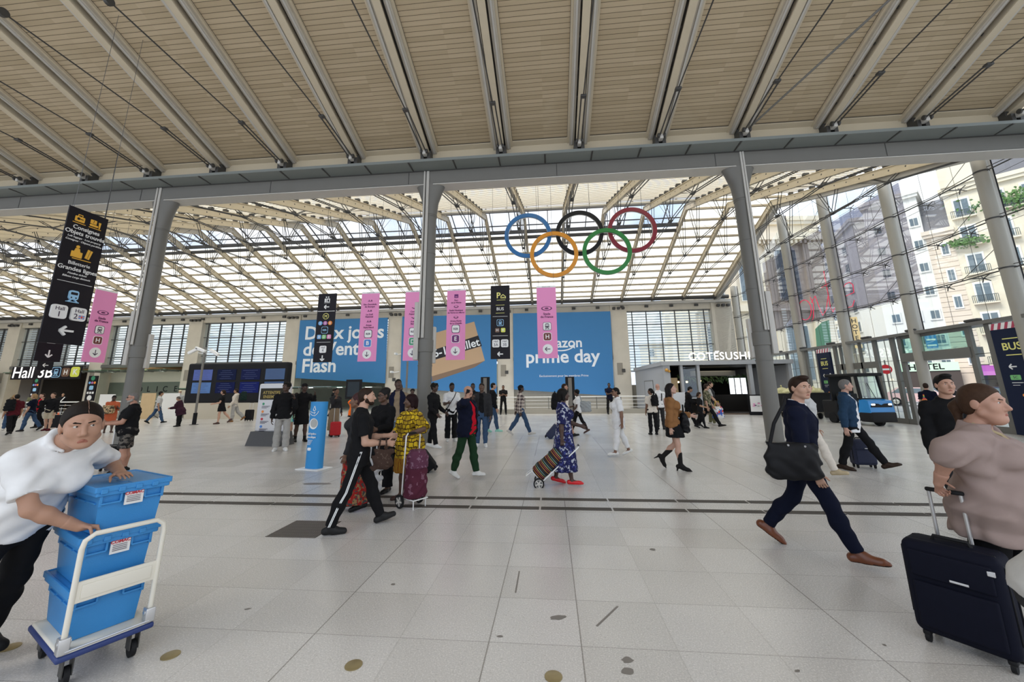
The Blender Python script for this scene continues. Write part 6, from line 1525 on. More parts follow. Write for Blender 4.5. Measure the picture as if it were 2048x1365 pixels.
MB().use(mat('stand_dark', (0.06, 0.06, 0.062), 0.5)).xprism([(-0.32, 0), (0.32, 0), (0.16, 0.42), (-0.16, 0.42)], -0.62, 0.62).build('base', None, tt)
mb = MB().use(mat('stand_white', (0.66, 0.66, 0.68), 0.45)).rbox((0, 0, 1.16), (1.10, 0.22, 1.5), 0.06); mb.build('body', None, tt, True)
pl = Panel(tt, -0.11); pl.rect('header', mat('stand_header', (0.035, 0.03, 0.02), 0.5), 0, 1.58, 0.92, 0.36); GOLD = mat('sign_gold', (0.45, 0.33, 0.08), 0.5)
pl.text(GOLD, 'ATTENTIFS', -0.04, 1.62, 0.13, 0.012); pl.text(GOLD, 'ENSEMBLE', -0.04, 1.49, 0.13, 0.012)
for v, m in ((1.27, GRN), (1.03, ORNG), (0.80, LRED), (0.57, BLUEB)):
    pl.disc('icon', m, -0.30, v, 0.04)
    for q in range(3): pl.rect('rule', INK, -0.20-q*0.03, v-0.07-q*0.03, 0.30-q*0.06, 0.012)
pl.done()
def slab(label, x, y, h, group='black information slabs'):
    t = empty('information_slab', (x, y, 0), 0, label, 'information slab', group)
    MB().use(BLACK).rbox((0, 0, h/2), (0.50, 0.22, h), 0.02).build('body', None, t); MB().use(mat('slab_grey', (0.16, 0.15, 0.13), 0.5)).bb((-0.10, -0.125, 0.1), (0.10, -0.112, h-0.06)).build('face_strip', None, t)
slab('tall narrow black slab behind the woman with the grey bag', 1.05, 23.0, 2.3)
slab('tall narrow black slab behind the man in the black jacket and jeans', -3.75, 23.0, 2.35)
MB_ = empty('information_screen', (-12.35, 24.5, 0), 0, 'dark screen on a post behind the blue dispenser', 'screen')
MB().use(BLACK).rbox((0, 0, 1.75), (1.0, 0.16, 1.2), 0.02).build('body', None, MB_); MB().use(mat('screen_dim', (0.02, 0.03, 0.04), 0.2)).bb((-0.36, -0.095, 1.3), (0.40, -0.08, 2.2)).build('display', None, MB_); MB().use(STEEL_D).bb((-0.06, -0.05, 0), (0.06, 0.05, 1.2)).build('post', None, MB_)

# ---- departure board wall
db = empty('departure_board', (-20.15, 24.45, 0), 0, 'long black departure board with eight blue screens on a beige plinth', 'departure board')
MB().use(BLACK).rbox((0, 0, 2.24), (6.95, 0.5, 2.55), 0.12).build('housing', None, db)
MB().use(BEIGEWALL).bb((-3.3, -0.2, 0), (3.3, 0.25, 1.0)).build('plinth', None, db)
for r_ in range(2):
    for c_ in range(4):
        em = [((0.05, 0.07, 0.19), 1.0), ((0.001, 0.002, 0.009), 1.0), ((0.002, 0.003, 0.018), 1.0), ((0.035, 0.06, 0.11), 1.0)][c_] if r_ == 0 else [((0.05, 0.10, 0.21), 1.0), ((0.001, 0.002, 0.018), 1.0), ((0.002, 0.004, 0.045), 1.0), ((0.035, 0.06, 0.11), 1.0)][c_]
        sm = mat('screen_%d_%d' % (r_, c_), (0.005, 0.008, 0.03), 0.8, emit=em[0], estr=em[1])
        x0 = -2.98+c_*1.66; z0 = 2.42 if r_ == 0 else 1.60
        sc = MB().use(sm).bb((x0, -0.275, z0), (x0+1.30, -0.25, z0+0.68)).build('screen', None, db)
        pl = Panel(sc, -0.275); ln = mat('screen_line', (0.02, 0.03, 0.06), 0.4, emit=(0.008, 0.012, 0.05), estr=1.0)
        for q in range(5): pl.rect('line', ln, x0+0.62, z0+0.09+q*0.125, 1.0-0.2*((q*7+c_) % 3), 0.022)
        pl.done()
# ---- camera masts
def camera_mast(label, x, y, h, heads):
    t = empty('camera_mast', (x, y, 0), 0, label, 'camera mast')
    MB().use(mat('mast_grey', (0.18, 0.17, 0.15), 0.45)).lathe((0, 0, 0), [(0.10, 0), (0.10, 0.02), (0.085, 0.03), (0.085, 0.55), (0.055, 0.56), (0.055, h)], 16).build('pole', None, t, True)
    MB().use(BLACK).lathe((0, 0, 0), [(0.2, 0), (0.2, 0.015), (0.092, 0.02), (0.092, 0.6), (0.09, 0.6)], 16).build('foot', None, t, True)
    for (dx, dz, a) in heads:
        c = MB().use(WHITE).beam((dx*0.08, 0, h-0.35), (dx*0.35, -0.05, h-0.30), 0.03, 0.03); c.rbox((dx*0.62, -0.05, h-0.25+dz), (0.62, 0.16, 0.15), 0.03, rot=Matrix.Rotation(R(a), 3, 'Y')); c.build('camera', None, t)
camera_mast('grey mast with three white cameras beside the departure board', -18.73, 20.05, 4.07, ((-1, 0.05, -25), (1, -0.05, 30), (-0.35, 0.12, 20)))
camera_mast('thin grey mast standing left of the middle column', -8.25, 22.6, 3.3, ())
for i, (x, z, yy, lb) in enumerate(((-13.2, 4.9, 34.7, 'white camera on a bracket between the left and middle posters'), (-13.5, 3.3, 34.7, 'small white dome camera low on the pillar between two posters'))):
    t = empty('wall_camera', (x, yy, z), 0, lb, 'camera'); MB().use(WHITE).beam((0, 0.3, 0), (-0.5, 0, -0.1), 0.06, 0.06).rbox((-0.5, -0.15, -0.05), (0.16, 0.6, 0.18), 0.04).build('housing', None, t)
# ---- loose boards and cone
def board(label, x, y, w, h, m, rz=0):
    t = empty('board', (x, y, 0), R(rz), label, 'board'); MB().use(m).bb((-w/2, -0.02, 0), (w/2, 0.02, h)).build('panel', None, t); MB().use(STEEL_D).beam((-w*0.4, 0.02, 0.3), (-w*0.4, 0.5, 0.02), 0.03, 0.03).beam((w*0.4, 0.02, 0.3), (w*0.4, 0.5, 0.02), 0.03, 0.03).build('foot', None, t)
PLY = mat('plywood', (0.55, 0.40, 0.22), 0.7, var=0.12, vscale=3)
board('plywood board standing right of the left column', -26.4, 24.5, 1.0, 1.65, PLY); board('wide plain white board near the purple coat', -24.7, 24.4, 1.25, 1.63, mat('board_white', (0.74, 0.73, 0.70), 0.6)); board('white board behind the woman in the orange dress', -29.3, 24.4, 1.1, 1.6, mat('board_white', (0.74, 0.73, 0.70), 0.6))
board('white board leaning upright beside the grey kiosk', 5.85, 19.7, 0.95, 1.42, mat('board_white2', (0.70, 0.71, 0.72), 0.5), 8)
cn = empty('traffic_cone', (-27.6, 20.6, 0), 0, 'orange traffic cone by the white railing', 'cone'); MB().use(mat('cone_orange', (0.75, 0.16, 0.06), 0.5)).lathe((0, 0, 0), [(0.19, 0), (0.19, 0.03), (0.15, 0.04), (0.03, 0.62), (0.02, 0.64)], 18).build('body', None, cn, True)
# ---- sushi kiosk
KIOSK = mat('kiosk_grey', (0.36, 0.37, 0.385), 0.5); KIN = mat('kiosk_dark', (0.022, 0.020, 0.018), 0.6); PLANT = mat('plant_green', (0.05, 0.10, 0.035), 0.8, var=0.5, vscale=6)
kk = empty('kiosk', (0, 0, 0), 0, 'grey food kiosk with white letters on its roof edge and a dark open front', 'kiosk')
kx0, kx1, ky0, ky1, kh = 7.05, 14.7, 26.2, 34.8, 3.26
MB().use(KIOSK).bb((kx0, ky0+0.3, 0), (kx0+0.08, ky1, kh-0.25)).bb((kx1-0.08, ky0+0.3, 0), (kx1, ky1, kh-0.25)).use(KIN).bb((kx0+0.08, ky1-0.1, 0), (kx1-0.08, ky1, kh-0.25)).build('wall', None, kk)
mb = MB().use(KIOSK).bb((kx0-0.1, ky0-0.1, kh-0.25), (kx1+0.1, ky1, kh)); mb.use(KIN).bb((kx0+0.1, ky0+0.2, kh-0.29), (kx1-0.1, ky1-0.1, kh-0.25)); mb.build('roof', None, kk)
for x, w in ((7.05, 0.42), (8.10, 0.15), (9.10, 0.17), (12.17, 0.22), (14.50, 0.2)): MB().use(KIOSK).bb((x, ky0, 0), (x+w, ky0+0.3, kh-0.25)).build('post', None, kk)
MB().use(KIN).bb((kx0, ky0+0.05, 0), (kx1, ky1, 0.02)).use(mat('kiosk_step', (0.10, 0.07, 0.05), 0.5)).bb((9.2, ky0-0.02, 0), (14.5, ky0+0.1, 0.08)).build('floor_plate', None, kk)
MB().use(PLY).bb((7.50, ky0+0.6, 0), (8.05, ky0+0.66, 2.25)).build('door', None, kk)
MB().use(KIOSK).bb((kx0-0.02, 29.0, 0.1), (kx0, 31.5, 2.1)).use(STEEL).bb((kx0-0.03, 28.95, 0.05), (kx0-0.015, 29.0, 2.15)).bb((kx0-0.03, 31.5, 0.05), (kx0-0.015, 31.55, 2.15)).bb((kx0-0.03, 28.95, 2.1), (kx0-0.015, 31.55, 2.15)).build('side_door', None, kk)
MB().bb((8.25, ky0+0.14, 1.0), (9.1, ky0+0.16, 2.9)).build('window_pane', LGL, kk); MB().use(KIOSK).bb((8.25, ky0+0.1, 0.95), (9.1, ky0+0.2, 1.02)).build('sill', None, kk)
MB().use(mat('ac_grey', (0.12, 0.125, 0.12), 0.5)).rbox((11.0, 29.2, 2.55), (3.0, 0.9, 0.35), 0.04).build('air_unit', None, kk)
mb = MB().use(PLANT)
for q in range(260):
    c = Vector((9.0+5.4*random.random(), 30.6+0.3*random.random(), 2.1+0.5*random.random()-0.25*random.random())); u = Vector((random.gauss(0, .1), random.gauss(0, .05), -0.12)); v = Vector((0.05, 0.02, 0.03)); mb.add([c-u, c+v, c+u, c-v], [(0, 1, 2, 3)])
mb.build('hanging_plant', None, kk)
for x in (12.45, 12.85, 13.25): MB().use(mat('menu_lit', (0.8, 0.8, 0.8), 0.5, emit=(0.9, 0.95, 1.0), estr=0.9)).bb((x, 29.8, 1.15), (x+0.32, 29.85, 2.25)).build('menu_panel', None, kk)
MB().use(KIN).rbox((11.9, 31, 0.55), (4.4, 0.8, 1.1), 0.03).build('counter', None, kk)
for x, z in ((8.45, 2.0), (9.0, 2.0), (9.85, 2.05)):
    MB().use(WARM).sphere((x, 28.0, z), 0.07, 8).use(KIN).tube([(x, 28, z+0.05), (x, 28, kh-0.28)], 0.01, 5).lathe((x, 28, z+0.05), [(0.12, 0), (0.03, 0.14)], 12).build('pendant_lamp', None, kk)
MB().use(mat('bell_gold', (0.65, 0.35, 0.08), 0.4, metal=0.5)).sphere((7.25, ky0-0.06, 2.72), 0.11, 8).sphere((7.4, ky0-0.06, 2.64), 0.08, 8).build('wall_light', None, kk, True)
pl = Panel(kk, ky0-0.02); LETK = mat('letter_lit', (0.92, 0.92, 0.92), 0.5, emit=(1, 1, 1), estr=0.8)
pl.text(LETK, 'COTESUSHI', 8.66, 3.52, 0.66, 0.010, 'LEFT', spacing=1.10); pl.rect('macron', LETK, 10.42, 3.83, 0.26, 0.05); pl.done()
lamp('kiosk_lamp', 'AREA', (11, 29, 2.9), 25, (1, 0.85, 0.65), (0, 0, 0), size=2.5)
def a_frame(label, x, y, w, h):
    t = empty('easel_sign', (x, y, 0), R(-12), label, 'easel sign')
    for sgn in (-1, 1):
        rot = Matrix.Rotation(R(-8*sgn), 3, 'X'); MB().use(BLACK).box((0, sgn*0.14, h/2), (w, 0.03, h), rot=rot).build('frame', None, t)
    rot = Matrix.Rotation(R(8), 3, 'X'); MB().use(WHITE).box((0, -0.165, h*0.56), (w*0.86, 0.012, h*0.78), rot=rot).build('poster', None, t)
    mb = MB()
    for q in range(12): mb.use((PINK, INK, NICHE, LPINK)[q % 4]).box((random.uniform(-.3, .3)*w, -0.176, h*(0.3+0.45*random.random())), (0.14*w, 0.004, 0.05*h), rot=rot)
    mb.build('picture', None, t)
a_frame('black framed easel sign with a white poster in front of the kiosk', 12.05, 25.5, 0.85, 1.18)
tag(MB().use(mat('cream_panel', (0.62, 0.56, 0.40), 0.6)).bb((12.75, 25.9, 0.0), (13.9, 26.0, 1.15)).build('screen_panel'), 'cream low panel right of the easel sign by the kiosk', 'panel')

# ---- electric tug, driver and skip trailer
TUGB = mat('tug_blue', (0.015, 0.24, 0.62), 0.3); TUGK = mat('tug_black', (0.018, 0.018, 0.019), 0.5); LITE = mat('headlight', (0.9, 0.9, 0.85), 0.2, emit=(1, 0.95, 0.85), estr=1.2)
tg = empty('electric_tug', (13.35, 19.45, 0), R(8), 'small blue electric tug with black roof standing inside the glass front', 'vehicle')
w2 = 0.52
MB().use(TUGB).add([(-w2, -1.2, .52), (w2, -1.2, .52), (w2, -1.13, 1.02), (-w2, -1.13, 1.02), (-w2, -0.62, .52), (w2, -0.62, .52), (w2, -0.75, 1.10), (-w2, -0.75, 1.10)], [(0, 1, 2, 3), (4, 7, 6, 5), (0, 3, 7, 4), (1, 5, 6, 2), (3, 2, 6, 7), (0, 4, 5, 1)]).build('nose', None, tg)
MB().use(TUGK).rbox((0, -0.95, 0.36), (1.06, 0.6, 0.40), 0.05).rbox((0, 0.25, 0.33), (1.02, 2.0, 0.28), 0.04).rbox((0, 0.85, 0.72), (1.02, 0.8, 0.55), 0.05).rbox((0, 0.40, 0.92), (0.9, 0.14, 0.75), 0.04).build('chassis', None, tg, True)
MB().use(TUGK).prism([(-0.46, 0.76), (0.46, 0.76), (0.40, 0.92), (0.14, 0.90), (0.0, 0.84), (-0.14, 0.90), (-0.40, 0.92)], -1.19, -1.165).build('grille', None, tg)
for x in (-0.36, 0.36): MB().use(LITE).rbox((x, -1.19, 0.87), (0.15, 0.05, 0.07), 0.02).build('headlight', None, tg, True)
MB().use(TUGK).rbox((0, -0.05, 2.10), (1.10, 1.8, 0.13), 0.05).beam((-0.50, -0.82, 1.06), (-0.48, -0.72, 2.08), 0.09, 0.10).beam((0.50, -0.82, 1.06), (0.48, -0.72, 2.08), 0.09, 0.10).bb((-0.5, 0.58, 0.9), (0.5, 0.64, 2.05)).bb((-0.50, -0.85, 1.02), (0.50, -0.62, 1.12)).beam((-0.5, 0.62, 0.95), (-0.48, 0.62, 2.08), 0.07, 0.07).beam((0.5, 0.62, 0.95), (0.48, 0.62, 2.08), 0.07, 0.07).build('cab_frame', None, tg)
MB().add([(-0.48, -0.83, 1.1), (0.48, -0.83, 1.1), (0.46, -0.73, 2.06), (-0.46, -0.73, 2.06)], [(0, 1, 2, 3)]).build('windscreen', GREENGLASS, tg)
MB().use(TUGK).tube([(0.12, -0.86, 1.12), (-0.1, -0.80, 1.75)], 0.012, 6).build('wiper', None, tg); MB().use(TUGK).lathe((0, -0.45, 1.18), [(0.17, 0), (0.18, 0.02), (0.15, 0.02)], 18).tube([(0, -0.45, 1.18), (0, -0.7, 0.9)], 0.025, 6).build('steering_wheel', None, tg)
for x, y in ((0.0, -0.95), (-0.46, 0.75), (0.46, 0.75)): MB().use(RUB).lathe((x-0.08, y, 0.22), [(0.10, 0), (0.22, 0.01), (0.22, 0.15), (0.10, 0.16)], 20, 'X').build('wheel', None, tg, True)
tr = empty('skip_trailer', (13.0, 22.9, 0), R(4), 'black skip trailer with white notice, piled with pale sacks, behind the blue tug', 'trailer')
MB().use(TUGK).add([(-0.95, -0.75, .35), (0.9, -0.75, .35), (1.0, -0.85, 1.28), (-1.05, -0.85, 1.28), (-0.95, 0.75, .35), (0.9, 0.75, .35), (1.0, 0.85, 1.28), (-1.05, 0.85, 1.28)], [(0, 1, 2, 3), (4, 7, 6, 5), (0, 3, 7, 4), (1, 5, 6, 2), (0, 4, 5, 1)]).rbox((0, -0.86, 1.28), (2.1, 0.08, 0.07), 0.02).rbox((0, 0.86, 1.28), (2.1, 0.08, 0.07), 0.02).build('bin', None, tr)
MB().use(LABELW).box((-0.35, -0.82, 0.88), (0.55, 0.012, 0.34), rot=Matrix.Rotation(R(-6), 3, 'X')).build('notice', None, tr)
for x in (-0.6, 0.55):
    for y in (-0.55, 0.55): MB().use(RUB).lathe((x-0.04, y, 0.15), [(0.06, 0), (0.15, 0.005), (0.15, 0.07), (0.06, 0.075)], 18, 'X').build('wheel', None, tr, True)
SACK = mat('pale_sack', (0.62, 0.58, 0.30), 0.4, var=0.15, vscale=6)
for i in range(6):
    F = Field((-0.5, -0.5, -0.35), (0.5, 0.5, 0.5), 0.03); F.ell((0, 0, 0), (.36, .32, .26), .03); F.cap((0.05, 0.02, 0.2), (0.08, 0.0, 0.34), 0.06, 0.03, 0.05); F.folds(0.02, 0.5, i*2.3); V, Q = F.mesh()
    o = np_object('sack', [(V, Q, 0)], [SACK]); o.location = (13.0-0.62+0.62*(i % 3), 22.9-0.38+0.72*(i//3), 1.30+0.03*(i % 2)); o.rotation_euler = (0, 0, i*1.3)
    tag(o, ('pale sack at the left front corner of the skip trailer', 'pale sack in the front middle of the skip trailer', 'pale sack at the right front corner of the skip trailer', 'pale sack at the left rear corner of the skip trailer', 'pale sack in the rear middle of the skip trailer', 'pale sack at the right rear corner of the skip trailer')[i], 'sack', 'sacks in the skip trailer')
# ================================================================= PEOPLE
WT = cloth('white', (0.74, 0.74, 0.74), var=0.06); CREAMC = cloth('cream', (0.66, 0.60, 0.52)); BK = cloth('black', (0.010, 0.010, 0.011)); BK2 = cloth('charcoal', (0.028, 0.028, 0.030)); NV = cloth('navy', (0.007, 0.009, 0.022)); NV2 = cloth('midnight', (0.006, 0.008, 0.020))
GY = cloth('grey_marl', (0.36, 0.35, 0.33)); LG = cloth('light_grey', (0.50, 0.50, 0.49)); JEAN = cloth('jeans', (0.040, 0.075, 0.14), var=0.3); JEANL = cloth('light_jeans', (0.20, 0.27, 0.35), var=0.25); DENIM = cloth('denim_jacket', (0.020, 0.045, 0.085), var=0.25)
RED = cloth('red', (0.50, 0.008, 0.022)); GREEN = cloth('bottle_green', (0.014, 0.040, 0.018)); TAUPE = cloth('taupe', (0.300, 0.228, 0.205), var=0.06); CAMEL = cloth('camel', (0.24, 0.115, 0.045)); KHAKI = cloth('khaki', (0.42, 0.37, 0.27)); MAR = cloth('maroon', (0.075, 0.010, 0.016)); ORN = cloth('coral_dress', (0.42, 0.10, 0.045)); HIV = cloth('hi_vis', (0.90, 0.17, 0.02)); PUR = cloth('aubergine', (0.035, 0.014, 0.024)); OLV = cloth('olive', (0.13, 0.13, 0.07)); BEIGE = cloth('beige', (0.24, 0.18, 0.12)); TURQ = cloth('turquoise', (0.30, 0.62, 0.52))
LEATH = mat('tan_leather', (0.155, 0.045, 0.016), 0.32, var=0.2, vscale=20); BLEA = mat('black_leather', (0.010, 0.010, 0.010), 0.35); WSH = mat('white_shoe', (0.72, 0.72, 0.70), 0.5); GSH = mat('grey_shoe', (0.50, 0.48, 0.45), 0.6); REDSH = mat('red_shoe', (0.62, 0.01, 0.015), 0.4); SAND = mat('sandal_brown', (0.05, 0.018, 0.012), 0.5); BEISH = mat('beige_shoe', (0.45, 0.36, 0.22), 0.6)
def wax_mat():
    m, t, b = new_mat('wax_print_yellow'); tc = t.nodes.new('ShaderNodeTexCoord'); sp = t.nodes.new('ShaderNodeSeparateXYZ'); t.links.new(tc.outputs['Object'], sp.inputs[0]); cm = t.nodes.new('ShaderNodeCombineXYZ')
    t.links.new(math_node(t, 'ADD', sp.outputs[0], sp.outputs[1]), cm.inputs[0]); t.links.new(sp.outputs[2], cm.inputs[1])
    dn = t.nodes.new('ShaderNodeTexNoise'); dn.inputs['Scale'].default_value = 9; t.links.new(tc.outputs['Object'], dn.inputs['Vector']); dm = t.nodes.new('ShaderNodeVectorMath'); dm.operation = 'MULTIPLY_ADD'; dm.inputs[1].default_value = (0.09, 0.09, 0.09); t.links.new(dn.outputs['Color'], dm.inputs[0]); t.links.new(cm.outputs[0], dm.inputs[2])
    br = t.nodes.new('ShaderNodeTexBrick'); br.inputs['Scale'].default_value = 4.6; br.inputs['Mortar Size'].default_value = 0.035; br.inputs['Color1'].default_value = (0.72, 0.50, 0.02, 1); br.inputs['Color2'].default_value = (0.60, 0.40, 0.02, 1); br.inputs['Mortar'].default_value = (0.035, 0.012, 0.006, 1); br.inputs['Row Height'].default_value = 0.30; br.inputs['Brick Width'].default_value = 0.46; br.inputs['Mortar Smooth'].default_value = 0.1
    t.links.new(dm.outputs[0], br.inputs['Vector']); 
    ck = t.nodes.new('ShaderNodeTexChecker'); ck.inputs['Scale'].default_value = 6; t.links.new(dm.outputs[0], ck.inputs['Vector'])
    c = rgb_mix(t, math_node(t, 'MULTIPLY', ck.outputs['Fac'], 0.55), br.outputs['Color'], (0.10, 0.05, 0.008))
    lowb = math_node(t, 'LESS_THAN', sp.outputs[2], 0.62); n = t.nodes.new('ShaderNodeTexWave'); n.inputs['Scale'].default_value = 9; n.inputs['Distortion'].default_value = 3; t.links.new(cm.outputs[0], n.inputs['Vector'])
    c2 = rgb_mix(t, math_node(t, 'GREATER_THAN', n.outputs['Fac'], 0.72), (0.11, 0.012, 0.008), (0.60, 0.36, 0.02))
    t.links.new(rgb_mix(t, lowb, c, c2), b.inputs['Base Color']); b.inputs['Roughness'].default_value = 0.8; b.inputs['Specular IOR Level'].default_value = 0.2
    return m
WAX = wax_mat(); FLORAL = blotch_mat('navy_floral', (0.016, 0.018, 0.075), (0.42, 0.44, 0.50), 17, 0.575, (0.05, 0.06, 0.22)); CAMO = blotch_mat('camouflage', (0.045, 0.042, 0.040), (0.13, 0.115, 0.10), 13, 0.52, (0.015, 0.014, 0.014)); CAMOG = blotch_mat('green_camouflage', (0.12, 0.12, 0.065), (0.30, 0.27, 0.18), 16, 0.52, (0.035, 0.035, 0.02)); MULTI = blotch_mat('patterned_skirt', (0.26, 0.17, 0.075), (0.05, 0.05, 0.05), 20, 0.50, (0.30, 0.015, 0.012)); HEADP = blotch_mat('burgundy_hair', (0.030, 0.006, 0.008), (0.06, 0.012, 0.016), 25, 0.5)
def plaid_mat():
    m, t, b = new_mat('plaid_fabric'); tc = t.nodes.new('ShaderNodeTexCoord'); sp = t.nodes.new('ShaderNodeSeparateXYZ'); t.links.new(tc.outputs['Object'], sp.inputs[0])
    a = math_node(t, 'LESS_THAN', math_node(t, 'FRACT', math_node(t, 'MULTIPLY', math_node(t, 'ADD', sp.outputs[0], sp.outputs[1]), 8.0)), 0.5); c = math_node(t, 'LESS_THAN', math_node(t, 'FRACT', math_node(t, 'MULTIPLY', sp.outputs[2], 8.0)), 0.5)
    t.links.new(rgb_mix(t, math_node(t, 'MULTIPLY', math_node(t, 'ADD', a, c), 0.5), (0.55, 0.48, 0.42), (0.05, 0.03, 0.035)), b.inputs['Base Color']); b.inputs['Roughness'].default_value = 0.85
    return m
PLAID = plaid_mat()
TR = lambda m, cut='straight', **k: dict(kind='trousers', m=m, cut=cut, **k)
TEE = lambda m, **k: dict(m=m, **{**dict(sleeve=0.62, hem=-0.05, t=0.014), **k})
LONG = lambda m, **k: dict(m=m, **{**dict(sleeve=1.97, hem=-0.06, t=0.015), **k})
JKT = lambda m, a=0.02, b_=0.04, **k: dict(m=m, **{**dict(sleeve=1.97, hem=-0.07, t=0.016, open=(a, b_), name='jacket'), **k})
GREYH = (0.16, 0.15, 0.14); BROWNH = (0.026, 0.014, 0.009); BLACKH = (0.008, 0.007, 0.006); BLONDE = (0.30, 0.19, 0.09)
def body_local(x, y, face, p):
    rz = R(face-90); v = Vector((p[0]-x, p[1]-y, 0)); v.rotate(Matrix.Rotation(-rz, 3, 'Z')); return np.array([v.x, v.y, p[2]])

# ---- the woman pushing the cart
fx, fy, ff = -3.37, 2.42, -13
bl = lambda p: body_local(fx, fy, ff, p)
P1 = person('woman in a white polo shirt leaning over the stacked blue crates on the cart', fx, fy, 1.78, ff, img=False, fem=True, vox=0.008, centre=False, lean=37, w=1.05, hs=1.17, skin=(0.40, 0.22, 0.145), hair='bun', hairc=(0.012, 0.008, 0.006), part=-0.012, head=(-20, -6), tilt=4, gaze=-22, poke=0.01,
    legL=(-22, 6, 3, 0), legR=(-10, 4, 3, 0), tops=[TEE(WT, sleeve=0.72, t=0.018, hem=-0.035, collar=True, cuff=0.008, fold=1.3, vneck=0.012)], bottom=TR(BK, 'straight', waist=0.02), shoes=('sneaker', mat('black_trainer', (0.012, 0.012, 0.013), 0.6)),
    handR=bl((-2.935, 2.425, 0.845)), hintR=(0.9, 0.1, -0.45), hdirR=bl((-2.80, 2.56, 0.80))-bl((-2.90, 2.44, 0.84)), palmR=(0.1, 0.35, -0.9), thumbR=(-0.8, 0.4, 0.2), curlR=62,
    handL=bl((-2.985, 2.66, 1.115)), hintL=(-0.8, -0.5, -0.5), hdirL=(0.25, 1.0, -0.06), palmL=(0, 0.05, -1), thumbL=(0.9, -0.1, 0), curlL=5)
Tf = P1['T']
# ---- man in the dark suit
P2 = person('man in a dark navy suit and tan shoes striding right with a black shoulder bag', 2.56, 4.71, 1.80, -6, lean=4, skin=FAIR, hair='quiff', hairc=BROWNH, head=(-42, -3), gaze=10, legR=(25, 5, 2, 6), legL=(-20, 20, 2, -34), armR=(2, 6, 16, 3), armL=(-14, 6, 12, 0),
    tops=[dict(m=WT, sleeve=0, hem=0.0, t=0.006, collar=True), JKT(NV, 0.030, 0.006, hem=-0.105, t=0.016, vneck=0.02)], bottom=TR(NV2, 'straight', waist=0.05), shoes=('dress', LEATH, mat('dark_sole', (0.02, 0.012, 0.01), 0.6)), curl=35)
# ---- woman in taupe on the right
gx, gy, gf = 2.98, 3.25, -52
gl = lambda p: body_local(gx, gy, gf, p)
P3 = person('woman in a loose taupe top and black trousers reaching back to her navy suitcase', gx, gy, 1.66, gf, img=False, fem=True, vox=0.0085, w=1.36, wy=1.34, hs=1.20, lean=5, chub=0.02, skin=(0.43, 0.235, 0.165), hair='pony', hairc=(0.050, 0.026, 0.015), head=(-14, -2), legR=(-8, 4), legL=(14, 6), belly=0.03,
    handR=gl((2.60, 3.15, 0.995)), hintR=(0.95, -0.3, -0.2), hdirR=gl((2.66, 3.22, 0.93))-gl((2.62, 3.16, 0.99)), palmR=(-0.4, 0.5, -0.8), thumbR=(-0.8, 0.2, 0.3), curlR=65, armL=(25, 14, 40, 10), 
    tops=[dict(m=TAUPE, sleeve=1.02, hem=-0.125, t=0.028, cuff=0.020, flare=0.015, cape=True, fold=1.5, scoop=0.035, wave=0.03)], bottom=TR(BK, 'wide'), shoes=('flat', BLEA), straps=[('bag_strap', mat('tan_strap', (0.36, 0.28, 0.15), 0.6), [(.042, -.02, .318), (.034, .055, .285), (-.005, .105, .22), (-.07, .125, .12), (-.10, .10, .02)], 0.014)])
# ---- person cut by the right edge
P4 = person('person in a light grey t-shirt cut off by the right edge of the picture', 2.07, 1.99, 1.64, -20, lean=24, poke=0.03, fem=True, w=1.35, skin=(0.45, 0.25, 0.18), hair='short', hairc=GREYH, legL=(4, 4), legR=(-4, 4), armR=(-5, 20, 45, 0), armL=(5, 8, 12, 0), tops=[TEE(LG, sleeve=0.66, t=0.02)], bottom=TR(BK2), shoes=('sneaker', GSH), vox=0.012)

# ---- middle distance
person('young man in a black t-shirt and track trousers with white side stripes', -2.43, 5.12, 1.75, 3, skin=FAIR, hair='crop', hairc=BROWNH, beard=0.003, beardc=BROWNH, earbud=True, head=(-10, 0), lean=2, legR=(-17, 5, 2, 0), legL=(24, 5, 2, 14), armR=(8, 5, 78, 12), armL=(22, 6, 72, 20), curl=50, w=1.04,
    tops=[TEE(BK, sleeve=0.70, t=0.012)], stripe=SW, bottom=TR(BK, 'straight'), shoes=('clog', mat('black_clog', (0.02, 0.02, 0.02), 0.5)))
person('woman with black headwrap, glasses and loose black clothes', -2.88, 6.86, 1.69, -128, fem=True, w=1.12, skin=DARK2, hair='wrap', hairc=(0.012, 0.011, 0.011), glasses='clear', head=(-18, -4), legR=(3, 3), legL=(-3, 3), armR=(22, 10, 72, 22), armL=(22, 10, 65, 20), curl=55, tops=[LONG(BK, hem=-0.16, t=0.02, flare=0.01)], bottom=TR(BK, 'wide'), shoes=('flat', BLEA))
person('woman in a long patterned skirt mostly hidden behind the stripe-trousered man', -2.83, 5.88, 1.60, 170, fem=True, w=1.0, skin=BRN, hair='wrap', hairc=(0.05, 0.02, 0.02), legR=(6, 4), legL=(-8, 6), tops=[LONG(BK2)], bottom=dict(kind='skirt', m=MULTI, hem=0.06, r=(.12, .10), n=8, amp=0.05), shoes=('sandal', BLEA))
yx, yy_, yf = -2.25, 6.50, -125
person('woman in a yellow and brown wax print dress holding the plum shopping trolley', yx, yy_, 1.60, yf, img=False, fem=True, w=1.32, wy=1.3, skin=DARK2, hair='bigbob', hairc=(0.014, 0.004, 0.005), head=(-32, -4), legR=(6, 4), legL=(-7, 5), armR=(10, 16, 40, 10), handL=body_local(yx, yy_, yf, (-2.14, 6.12, 1.0)), hintL=(-0.9, -0.3, -0.5), curlL=70, palmL=(0.2, 0.3, -1), thumbL=(0.9, 0, 0.2),
    tops=[dict(m=WAX, sleeve=0.98, hem=-0.10, t=0.024, cuff=0.035, flare=0.02)], bottom=dict(kind='skirt', m=WAX, hem=0.255, r=(.150, .135), n=7, amp=0.05), shoes=('sandal', SAND))
